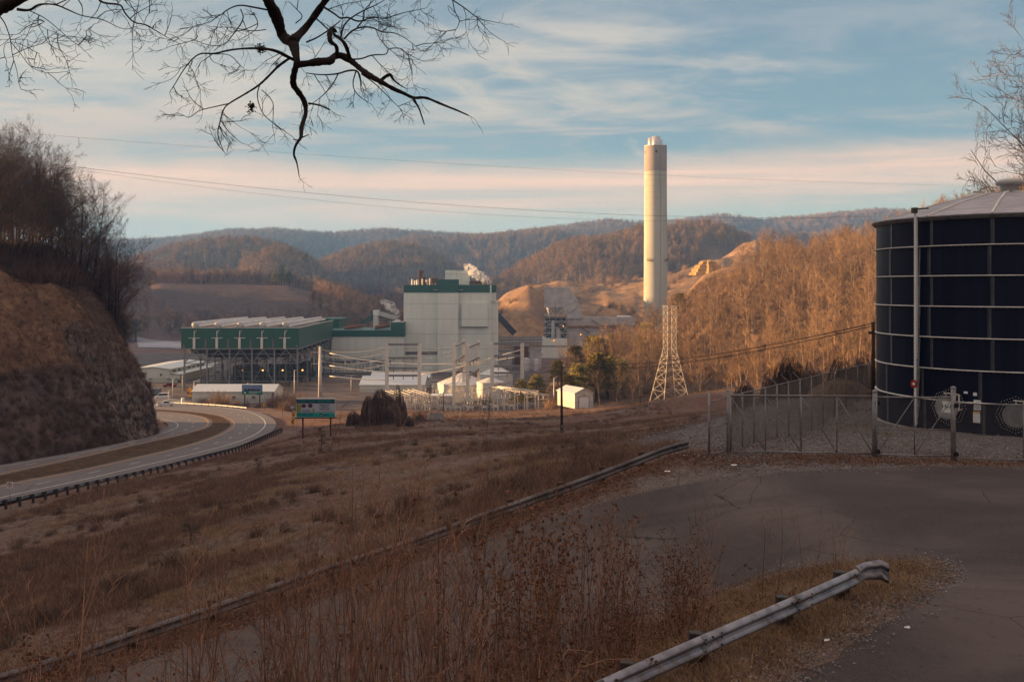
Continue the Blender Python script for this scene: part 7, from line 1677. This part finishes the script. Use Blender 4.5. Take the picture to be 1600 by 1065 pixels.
# arching briars
def briar(seed, n=16):
    rng = random.Random(seed); b = MB(); l = MB()
    for k in range(n):
        an = rng.random()*6.283; L = rng.uniform(.8, 2.4); h = rng.uniform(.5, 1.3); q0 = Vector((rng.gauss(0, .3), rng.gauss(0, .3), -.05)); P_ = []
        for j in range(9): t = j/8; P_.append(q0+Vector((math.cos(an)*L*t+rng.gauss(0, .03), math.sin(an)*L*t+rng.gauss(0, .03), h*(1-(2*t-.9)**2)*1.05+rng.gauss(0, .03))))
        b.tube(P_, [.006*(1-.6*j/8) for j in range(9)], 3, cap=False)
        for j in range(2, 8):
            if rng.random() < .7: e = P_[j]+Vector((rng.gauss(0, .2), rng.gauss(0, .2), rng.uniform(-.05, .3))); b.tube([P_[j], e], [.003, .0015], 3, cap=False)
            if rng.random() < .45: leaf_quads(l, [P_[j]+Vector((rng.gauss(0, .03), rng.gauss(0, .03), 0)) for _ in range(3)], rng, .06)
    return join_mesh('briar', [(b, M['sapling']), (l, M['deadleaf'])])
proto_collection('briar', [briar(i) for i in range(4)])
pts = []; sc = []
for k in range(64):
    px = rg.uniform(-60, 1130); D = rg.uniform(8.5, 17) if px < 800 else rg.uniform(np.interp(px, [800, 926, 1119, 1250], [12.5, 14.6, 16.6, 18.6]), 20); x = (px-800)/F*D; pts.append((x, D, H(x, D))); sc.append(rg.uniform(.6, 1.15))
for k in range(90):
    px = rg.uniform(-40, 950); D = np.interp(px, [0, 356, 718, 900], [22, 25.5, 31, 33.5])+rg.uniform(-.9, 1.6); x = (px-800)/F*D; pts.append((x, D, H(x, D))); sc.append(rg.uniform(.3, .6))
scatter('brambles', 'briar', np.array(pts), np.array(sc), rngN.uniform(0, 6.28, len(pts)), 'tangled dead brambles over the near bank and lower guardrail', 'brambles')

# ---------------------------------------------------------------- grass, weeds, litter
def tuft(seed, n, h, w, m, r=.004, spread=.16, bend=.35):
    rng = random.Random(seed); b = MB()
    for k in range(n):
        an = rng.random()*6.283; q = Vector((rng.gauss(0, spread), rng.gauss(0, spread), -.02)); L = h*rng.uniform(.45, 1); d = Vector((math.cos(an), math.sin(an), 0)); s = Vector((-d.y, d.x, 0))*w*rng.uniform(.6, 1.3); t1 = q+Vector((0, 0, L*.6))+d*L*bend*.35; t2 = q+Vector((0, 0, L*.93))+d*L*bend
        b.quad(q-s, q+s, t1+s*.7, t1-s*.7); b.tri(t1-s*.7, t1+s*.7, t2)
    me = b.mesh('tuft'); me.materials.append(m); return me
proto_collection('shortgrass', [tuft(1, 40, .16, .003, M['strawgold'], spread=.14, bend=.8), tuft(2, 40, .14, .003, M['straw'], spread=.15, bend=.9), tuft(3, 34, .10, .004, M['strawgold'], spread=.16, bend=1.1), tuft(4, 40, .13, .003, M['strawred'], spread=.15, bend=.9)])
proto_collection('fieldgrass', [tuft(11, 34, .62, .011, M['straw'], spread=.30), tuft(12, 34, .75, .011, M['strawred'], spread=.28), tuft(13, 30, .5, .013, M['strawgrey'], spread=.34, bend=.6), tuft(14, 34, .85, .010, M['strawred'], spread=.30)])
def litter(seed, n=26, s=.05):
    rng = random.Random(seed); l = MB()
    for k in range(n):
        p = Vector((rng.gauss(0, .22), rng.gauss(0, .22), rng.uniform(.0, .025))); e = Vector((rng.gauss(0, 1), rng.gauss(0, 1), rng.gauss(0, .3))).normalized(); u = e.cross(Vector((0, 0, 1))).normalized()*.4+Vector((0, 0, rng.uniform(-.15, .25))); q = s*rng.uniform(.6, 1.2); l.quad(p, p+(e*.5+u)*q, p+e*q*1.1, p+(e*.5-u)*q)
    me = l.mesh('litter'); me.materials.append(M['deadleaf']); return me
proto_collection('litter', [litter(i) for i in range(4)])
def stones(seed, n=16):
    rng = random.Random(seed); l = MB()
    for k in range(n):
        c = Vector((rng.gauss(0, .3), rng.gauss(0, .3), .0)); r = rng.uniform(.012, .035); v = [c+Vector((rng.uniform(.7, 1.2)*a*r, rng.uniform(.7, 1.2)*b_*r, rng.uniform(.5, .9)*cc*r)) for a, b_, cc in ((1,0,0),(0,1,0),(-1,0,0),(0,-1,0),(0,0,1),(0,0,-1))]
        for a, b_, cc in ((0,1,4),(1,2,4),(2,3,4),(3,0,4),(1,0,5),(2,1,5),(3,2,5),(0,3,5)): l.tri(v[a], v[b_], v[cc])
    me = l.mesh('stones'); me.materials.append(M['gravelstone']); return me
M['gravelstone'] = mat('crushed stone', (0.27, 0.25, 0.245), (0.13, 0.12, 0.12), 20, .9, rv=.35)
proto_collection('stones', [stones(i) for i in range(4)])
_rf = far; _rn = near_m
def on_road(x, y, grow_=0.0):
    """true inside the hairpin asphalt ribbon"""
    poly = np.concatenate([_rf, _rn[::-1]]); inside = np.zeros(len(x), bool); j = len(poly)-1
    for i in range(len(poly)):
        xi, yi = poly[i]; xj, yj = poly[j]; c = ((yi > y) != (yj > y)) & (x < (xj-xi)*(y-yi)/(yj-yi+1e-12)+xi); inside ^= c; j = i
    return inside
def edge_dist(x, y, pl): return nearest(pl, x, y)[0]
# island, verge and near bank : short golden grass
n = 26000; x = rngN.uniform(-13, 13, n); y = rngN.uniform(8, 26, n); inside = on_road(x, y)
k = ~inside & (x > -.6*y) & (x < .62*y) & (edge_dist(x, y, _rn) > .03)
isl = k & (y > 12.5+0*x) & ((x > 1.5) | (rngN.random(n) < .15)); z = height(x[isl], y[isl]); scatter('grass', 'shortgrass', np.stack([x[isl], y[isl], z], -1), rngN.uniform(.7, 1.5, isl.sum()), rngN.uniform(0, 6.28, isl.sum()), 'golden dry grass on the island and near bank', 'grass')
n = 1300; x = rngN.uniform(-13, 11, n); y = rngN.uniform(9, 26, n); k = ~on_road(x, y) & (x > -.6*y) & (x < .6*y); z = height(x[k], y[k])
scatter('leaf_litter', 'litter', np.stack([x[k], y[k], z+.02], -1), rngN.uniform(.7, 1.4, k.sum()), rngN.uniform(0, 6.28, k.sum()), 'fallen brown leaves over the near bank and island', 'fallen leaves')
# litter strip between the lower road and its rail, and the gate verge
pts = []
for q in range(1900):
    t = rg.random(); p = lp[int(t*149)]; s = abs(rg.gauss(0, 1.0)); pts.append((p.x+.55*s+rg.gauss(0, .2), p.y-.85*s+rg.gauss(0, .2)))
for q in range(800): pts.append((rg.uniform(6, 24), 34.2+rg.gauss(0, .55)+(rg.random() < .3)*rg.uniform(-1, 2)))
pts = np.array(pts); k = ~on_road(pts[:, 0], pts[:, 1]) | (rngN.random(len(pts)) < .04); pts = pts[k]; z = height(pts[:, 0], pts[:, 1])
scatter('leaf_litter', 'litter', np.column_stack([pts, z+.03]), rngN.uniform(.8, 1.5, len(pts)), rngN.uniform(0, 6.28, len(pts)), 'drift of brown leaves along the lower guardrail and gate', 'fallen leaves')
# crushed stone on the yard
n = 5200; x = rngN.uniform(7, 40, n); y = rngN.uniform(32.6, 60, n); k = ~on_road(x, y) & (np.hypot(x-TC.x, y-TC.y) > TR+.4) & (x < .55*y); z = height(x[k], y[k])
scatter('gravel', 'stones', np.stack([x[k], y[k], z+.01], -1), rngN.uniform(.8, 2.0, k.sum()), rngN.uniform(0, 6.28, k.sum()), 'grey crushed stone on the tank yard and road edge', 'gravel')
pe = np.concatenate([_rf, near_r]); n = 2600; i = rngN.randint(0, len(pe), n); q = pe[i]+rngN.normal(0, .16, (n, 2)); k = (q[:, 1] > 9) & (np.abs(q[:, 0]) < .6*q[:, 1]); q = q[k]; z = height(q[:, 0], q[:, 1])
scatter('gravel', 'stones', np.column_stack([q, z+.045]), rngN.uniform(.35, 1.0, len(q)), rngN.uniform(0, 6.28, len(q)), 'loose crumbs of stone along the road edges', 'gravel')
n = 900; x = rngN.uniform(6, 30, n); y = rngN.uniform(33.5, 58, n); nn = fbm(x/3, y/3, 3, 71); k = ~on_road(x, y) & (np.hypot(x-TC.x, y-TC.y) > TR+.5) & (nn > .12); z = height(x[k], y[k])
scatter('grass', 'shortgrass', np.stack([x[k], y[k], z], -1), rngN.uniform(1.0, 2.2, k.sum()), rngN.uniform(0, 6.28, k.sum()), 'sparse dry weeds in the gravel yard', 'grass')
# the big field
n = 80000; u = rngN.random(n); y = 23*np.exp(u*math.log(330/23)); px = rngN.uniform(-40, 1200, n); x = (px-800)/F*y
low_y = np.interp(px, [-40, 0, 356, 718, 900, 1075, 1200], [22.6, 23.6, 27.2, 33.2, 36, 40, 46]); k = (y > low_y) & ~((y > 33) & (x > 7.0) & (y < 62))
dd, ii = nearest(_mid, x, y); k &= (dd > _hw[ii]+4.2); k &= ~((px > 620) & (px < 870) & (y > 316)) & ~((px > 868) & (px < 945) & (y > 292))
nn = fbm(x/16, y/16, 4, 61); n2_ = fbm(x/5, y/5, 3, 62); k &= (rngN.random(n) < np.clip(.72+1.0*nn+.5*n2_, .12, 1))
x, y, nn, n2_ = x[k], y[k], nn[k], n2_[k]; z = height(x, y); ix = np.where(nn > .10, np.where(rngN.random(len(x)) < .6, 1, 3), np.where(n2_ > .0, 0, 2)); ix = np.where(rngN.random(len(x)) < .18, rngN.randint(0, 4, len(x)), ix)
scl_ = rngN.uniform(.45, 1.1, len(x))*(.55+.45*np.clip(nn*2+.5, 0, 1))*np.interp(y, [23, 45, 120, 330], [.42, .62, 1.0, 1.3])
scatter('grass', 'fieldgrass', np.stack([x, y, z-.02], -1), scl_, rngN.uniform(0, 6.28, len(x)), 'rough brown and reddish dry grass over the whole field', 'grass', idx=ix)
print('field tufts', len(x))
# scattered weeds stalks in the field
n = 1500; y = 30*np.exp(rngN.random(n)*math.log(260/30)); px = rngN.uniform(0, 1100, n); x = (px-800)/F*y; low_y = np.interp(px, [-40, 0, 356, 718, 900, 1075, 1200], [22, 25, 28, 34, 37, 41, 46]); dd, ii = nearest(_mid, x, y); nn = fbm(x/12, y/12, 3, 66)
k = (y > low_y) & (dd > _hw[ii]+6) & (nn > .08) & ~((x > 6) & (y < 62)); z = height(x[k], y[k])
scatter('weeds', 'brushdark', np.stack([x[k], y[k], z], -1), rngN.uniform(.2, .55, k.sum()), rngN.uniform(0, 6.28, k.sum()), 'dark dead weed stalks in patches of the field', 'weeds')
# hillside grass tufts on the tan upper slope of the cut hill
pts = []; sc = []
for q in range(9000):
    st = rg.uniform(.40, .84); ac = rg.uniform(.28, .66); p = hill_pt(st, ac)
    if p.y < 40 or 800+F*p.x/p.y < -30: continue
    pts.append(tuple(p)); sc.append(rg.uniform(.6, 1.3))
scatter('grass', 'fieldgrass', np.array(pts), np.array(sc), rngN.uniform(0, 6.28, len(pts)), 'tan dead grass on the upper cut hillside', 'grass')
# median weeds
n = 5000; i = rngN.randint(40, NR-40, n); t = rngN.uniform(.06, .94, n); A_ = resample(A_sin, NR); B_ = resample(B_sout, NR); q = A_[i]*(1-t)[:, None]+B_[i]*t[:, None]+rngN.normal(0, .3, (n, 2))
scatter('grass', 'shortgrass', np.column_stack([q, HZ(q[:, 1])-.03]), rngN.uniform(1.2, 3, n), rngN.uniform(0, 6.28, n), 'brown grass on the highway median', 'grass')

# ---------------------------------------------------------------- vine draped mounds and bushes
def vine_mound(lab, px, D, base, w, h, seed, name='vine_mound', n=900, lobes=4, m='twigdark', dense=True, zoff=0):
    q = P(px, base, D); zg = H(q.x, D); o = T(name, lab, 'vine mound' if name == 'vine_mound' else 'bush', (q.x, D, zg+zoff)); rng = random.Random(seed)
    lb = [(rng.uniform(-.34, .34)*w, rng.uniform(-.22, .22)*w, rng.uniform(.3, .8)*h, rng.uniform(.12, .22)*w) for _ in range(lobes*3)]; lb[0] = (-.03*w, 0, h*.95, .26*w); lb[1] = (.13*w, 0, h*.78, .22*w)
    if dense:
        core = MB()
        for (cx, cy, hh, rr_) in lb:
            N = 18; pr = [(rr_*1.1, -.2), (rr_*1.0, hh*.25), (rr_*.85, hh*.5), (rr_*.6, hh*.72), (rr_*.3, hh*.87), (0, hh*.92)]; nn = len(core.v); core.lathe([(a*.72, b_*.86) for a, b_ in pr], cx, cy, N)
            core.v[nn:] = [(x+rng.gauss(0, .06)*rr_, y+rng.gauss(0, .06)*rr_, z+rng.gauss(0, .03)*hh) for x, y, z in core.v[nn:]]
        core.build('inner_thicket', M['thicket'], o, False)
    mb = MB()
    for k in range(n):
        cx, cy, hh, rr_ = rng.choice(lb); an = rng.random()*6.283; P_ = []; r0 = rng.uniform(0, .6); m_ = 6; l0 = rng.uniform(.85, 1.06); sw = rng.gauss(0, .5)
        for j in range(m_+1):
            t = r0+(1.0-r0)*j/m_; rad = rr_*(t**.9)*1.15*l0; z = hh*(1-t**2.5)*min(1, l0)+rng.gauss(0, .06)*hh*.5; a_ = an+sw*t
            P_.append(Vector((cx+math.cos(a_)*rad+rng.gauss(0, .04)*rr_, cy+math.sin(a_)*rad+rng.gauss(0, .04)*rr_, max(-.1, z))))
        mb.tube(P_, [.05*w/10*rng.uniform(.6, 1.1)]*(m_+1), 3, cap=False)
    for k in range(n):
        cx, cy, hh, rr_ = rng.choice(lb); an = rng.random()*6.283; t = rng.random(); rad = rr_*t**.9*1.15; p = Vector((cx+math.cos(an)*rad, cy+math.sin(an)*rad, hh*(1-t**2.5))); mb.tube([p, p+Vector((rng.gauss(0, .3), rng.gauss(0, .3), rng.uniform(-.1, .6)))*w*.14], [.03*w/10, .012*w/10], 3, cap=False)
    mb.build('vines', M[m], o); return o
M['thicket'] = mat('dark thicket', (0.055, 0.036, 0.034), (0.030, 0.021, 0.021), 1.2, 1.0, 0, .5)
vine_mound('large dark vine draped mound in front of the left steel gantry', 597, 196, 660, 8.6, 7.2, 1, n=1500, lobes=5)
vine_mound('thin open arch of vines on the right shoulder of the large mound', 622, 204, 655, 4.2, 8.0, 2, n=420, lobes=2, dense=False)
vine_mound('low dark bush just left of the large vine mound', 553, 205, 655, 4.6, 3.2, 3, 'bush', n=500, lobes=3)
vine_mound('low dark bush at the foot of the large vine mound, right side', 632, 188, 668, 4.0, 2.6, 4, 'bush', n=350, lobes=3)
for i, (px, D, w, h, lab) in enumerate(((1236, 108, 5.2, 6.6, 'tall dark vine draped tree stump beyond the yard fence'), (1206, 112, 4.4, 4.2, 'rounded vine mound left of the tall one beyond the fence'), (1266, 112, 3.6, 4.6, 'pointed vine mound right of the tall one beyond the fence'), (1318, 104, 6.5, 5.6, 'broad tangle of dark vines beyond the fence near the tank'), (1350, 98, 5.0, 6.2, 'dark vine tangle hard against the brown pole by the tank'), (1165, 118, 3.4, 2.6, 'lowest vine mound beyond the left part of the yard fence'))):
    q = P(px, 610, D); base_top = {0: 545, 1: 575, 2: 563, 3: 555, 4: 545, 5: 590}[i]; zt_ = (450-base_top)/F*D; zg = H(q.x, D); vine_mound(lab, px, D, 610, w, max(2.5, zt_-zg), 20+i, n=520, lobes=3, m='twigdark')
bs_ = T('bush', 'x', 'bush', (0, 0, -500)); brush_mb(50, 150, 3.4, 2.6, .035).build('stems', M['twig'], bs_); bsd = T('bush', 'x', 'bush', (0, 0, -500)); brush_mb(51, 170, 3.0, 3.0, .035).build('stems', M['twigdark'], bsd)
for px, D, s, dk, lab in ((340, 345, 2.0, 0, 'tallest bare bush before the long cream building'), (355, 348, 1.4, 0, 'bare bush just right of the tallest one by the cream building'), (316, 350, 1.2, 1, 'low dark bush at the left end of the cream building'), (325, 346, 1.0, 1, 'low bush left of the tallest bare bush'), (435, 335, 2.2, 1, 'dark bare bush right of the smaller billboard'), (452, 330, 2.4, 1, 'tall dark bare bush before the condenser legs'), (446, 318, 1.5, 1, 'dark brush between the chevron signs'), (463, 345, 1.9, 1, 'dark bush behind the addiction billboard left edge'), (425, 338, 1.5, 1, 'dark bush beside the right end of the cream building'),
                         (385, 334, .8, 1, 'low weeds under the smaller billboard'), (402, 330, .8, 1, 'low weeds right under the smaller billboard posts'), (370, 338, .8, 1, 'low weeds left of the smaller billboard'), (655, 206, .9, 1, 'small brown bush beside the culvert'), (740, 330, 1.1, 0, 'sunlit bush among the substation frames'), (755, 345, 1.7, 0, 'tan bush between the white tank and the gantry'), (862, 318, 1.6, 0, 'brown bush left of the garage pole')):
    q = P(px, 600, D); dup((bsd if dk else bs_), (q.x, D, H(q.x, D)), rg.random()*6, s, lab)
kill(bs_); kill(bsd)
cb = []
for px, row, s, lab in ((502, 703, .5, 'small dark cedar shrub in the field below the billboard'), (403, 742, .38, 'small dark shrub in the field below the highway rail'), (297, 848, .42, 'small dark cedar shrub in the middle of the field')):
    p = ground_hit(px, row, 30, 400); a, b_ = pine_mb(60, 3.4, 40); o = T('cedar_shrub', lab, 'shrub', p); a.build('stem', M['bark'], o); b_.build('foliage', M['needledark'], o); o.scale = (s*1.6, s*1.6, s*p.y/75)
# sandstone outcrop on the bald crest
q = P(1107, 424, 516); zc_o = H(q.x, 516); rk = random.Random(3); mb = MB(); N = 26; lay = [(1.0, 0), (.97, 1.4), (.86, 1.6), (.84, 3.2), (.72, 3.5), (.68, 5.2), (.5, 5.6), (.42, 7.2), (.1, 7.9), (0, 8.0)]
prof = [1+.16*math.sin(k*1.7)+rk.uniform(-.08, .08) for k in range(N)]
for r, z in lay:
    for k in range(N): a = 2*math.pi*k/N; mb.v.append((math.cos(a)*8.6*r*prof[k]+rk.uniform(-.2, .2), math.sin(a)*6*r*prof[k]+rk.uniform(-.2, .2), z+rk.uniform(-.2, .2)-1))
for i in range(len(lay)-1):
    for k in range(N): a = i*N+k; b_ = i*N+(k+1) % N; mb.f.append((a, b_, b_+N, a+N))
M['sandstone'] = mat('yellow sandstone', (0.52, 0.34, 0.15), (0.36, 0.22, 0.10), .5, .9, 0, .8, 1.2, stretch=(.3, .3, 2.2))
o = mb.build('rock_outcrop', M['sandstone']); o.location = (q.x, 516, zc_o-.5); tag(o, 'yellow sandstone outcrop on the bare crest right of the chimney', 'rock')
# boulders and debris at the yard edge
p = P(1330, 615, 60); o = T('dirt_pile', 'low mound of brown earth beside the pole behind the yard', 'dirt pile', (p.x-.4, 60.5, H(p.x, 60.5))); mb = MB().lathe([(2.1, -.2), (1.7, .5), (1.0, 1.0), (.3, 1.2), (0, 1.22)], n=18); rk = random.Random(2); mb.v = [(x+rk.gauss(0, .08), y+rk.gauss(0, .08), z+rk.gauss(0, .05)) for x, y, z in mb.v]; mb.build('mound', mat('brown earth', (.17, .11, .07), (.11, .07, .05), 2, .95, 0, .5), o)
# litter scraps
for px, row, D0, lab in ((1145, 731, 34, 'torn white paper scrap lying at the gravel edge by the gate'), (1040, 741, 33, 'small white cup lying in the leaves by the rail end'), (1290, 1010, 14, 'white bird dropping like scrap on the dark drive'), (1415, 988, 15, 'tiny white scrap on the dark drive')):
    p = ground_hit(px, row, 8, 60); s = p.y*.0028; mb = MB(); rk = random.Random(px)
    for k in range(4): a = p+Vector((rk.uniform(-1, 1)*s, rk.uniform(-.5, .5)*s, .075)); mb.quad(a, a+Vector((s, 0, .01)), a+Vector((s*.9, s*.5, .03)), a+Vector((.05*s, s*.4, .015)))
    thingmesh(mb, 'paper_scrap', M['white'], lab, 'litter', p)

# ---------------------------------------------------------------- steam
def steam(lab, pts, seed):
    m = bpy.data.materials.get('steam')
    if not m:
        m = bpy.data.materials.new('steam'); m.use_nodes = True; t = m.node_tree; t.nodes.clear(); b = NB(t); v = b.new('ShaderNodeVolumePrincipled'); v.inputs['Color'].default_value = (.995, .995, 1, 1); co = b.new('ShaderNodeTexCoord').outputs['Object']
        n_ = b.noise(co, .75, 5, .62); b.link(b.math('MULTIPLY', b.sstep(n_, .42, .62), 0.7), v.inputs['Density']); v.inputs['Anisotropy'].default_value = .2; o_ = b.new('ShaderNodeOutputMaterial'); b.link(v.outputs[0], o_.inputs['Volume'])
    c = pts[0][0].copy(); mb = MB(); rng = random.Random(seed); path = resample(np.array([(p.x, p.y, p.z, r) for p, r in pts]), 26); P_ = [Vector(q[:3]) for q in path]; rr_ = [q[3]*rng.uniform(.75, 1.3) for q in path]
    P_ = [p+Vector((rng.gauss(0, .2), rng.gauss(0, .2), rng.gauss(0, .2)))*r for p, r in zip(P_, rr_)]; mb.tube(P_, rr_, 14)
    o = mb.build('steam_plume', m, None, True, off=tuple(c)); tag(o, lab, 'steam', None, 'stuff')
steam('white steam drifting left from the boiler house roof', [(P(767, 442, 520), .9), (P(758, 436, 520), 2.2), (P(748, 431, 521), 2.4), (P(740, 426, 521), 2.6), (P(735, 421, 522), 2.4), (P(730, 419, 522), 1.9), (P(727.5, 414, 522), 1.3)], 1)
steam('white steam puff rising left of the boiler house', [(P(625, 494, 530), .6), (P(619, 486, 530), 1.7), (P(612, 479, 531), 2.1), (P(604, 474, 531), 2.2), (P(597, 472, 532), 1.4)], 2)

# ---------------------------------------------------------------- air
m = bpy.data.materials.new('haze'); m.use_nodes = True; t = m.node_tree; t.nodes.clear(); b = NB(t); v = b.new('ShaderNodeVolumePrincipled'); v.inputs['Color'].default_value = (.20, .47, 1.0, 1); v.inputs['Density'].default_value = 0.00017; v.inputs['Anisotropy'].default_value = .1; o_ = b.new('ShaderNodeOutputMaterial'); b.link(v.outputs[0], o_.inputs['Volume'])
hz = MB().box(-5200, -3000, -330, 5200, 5200, 300).build('haze', m); tag(hz, 'thin blue grey evening haze filling the valley', 'haze', None, 'stuff')
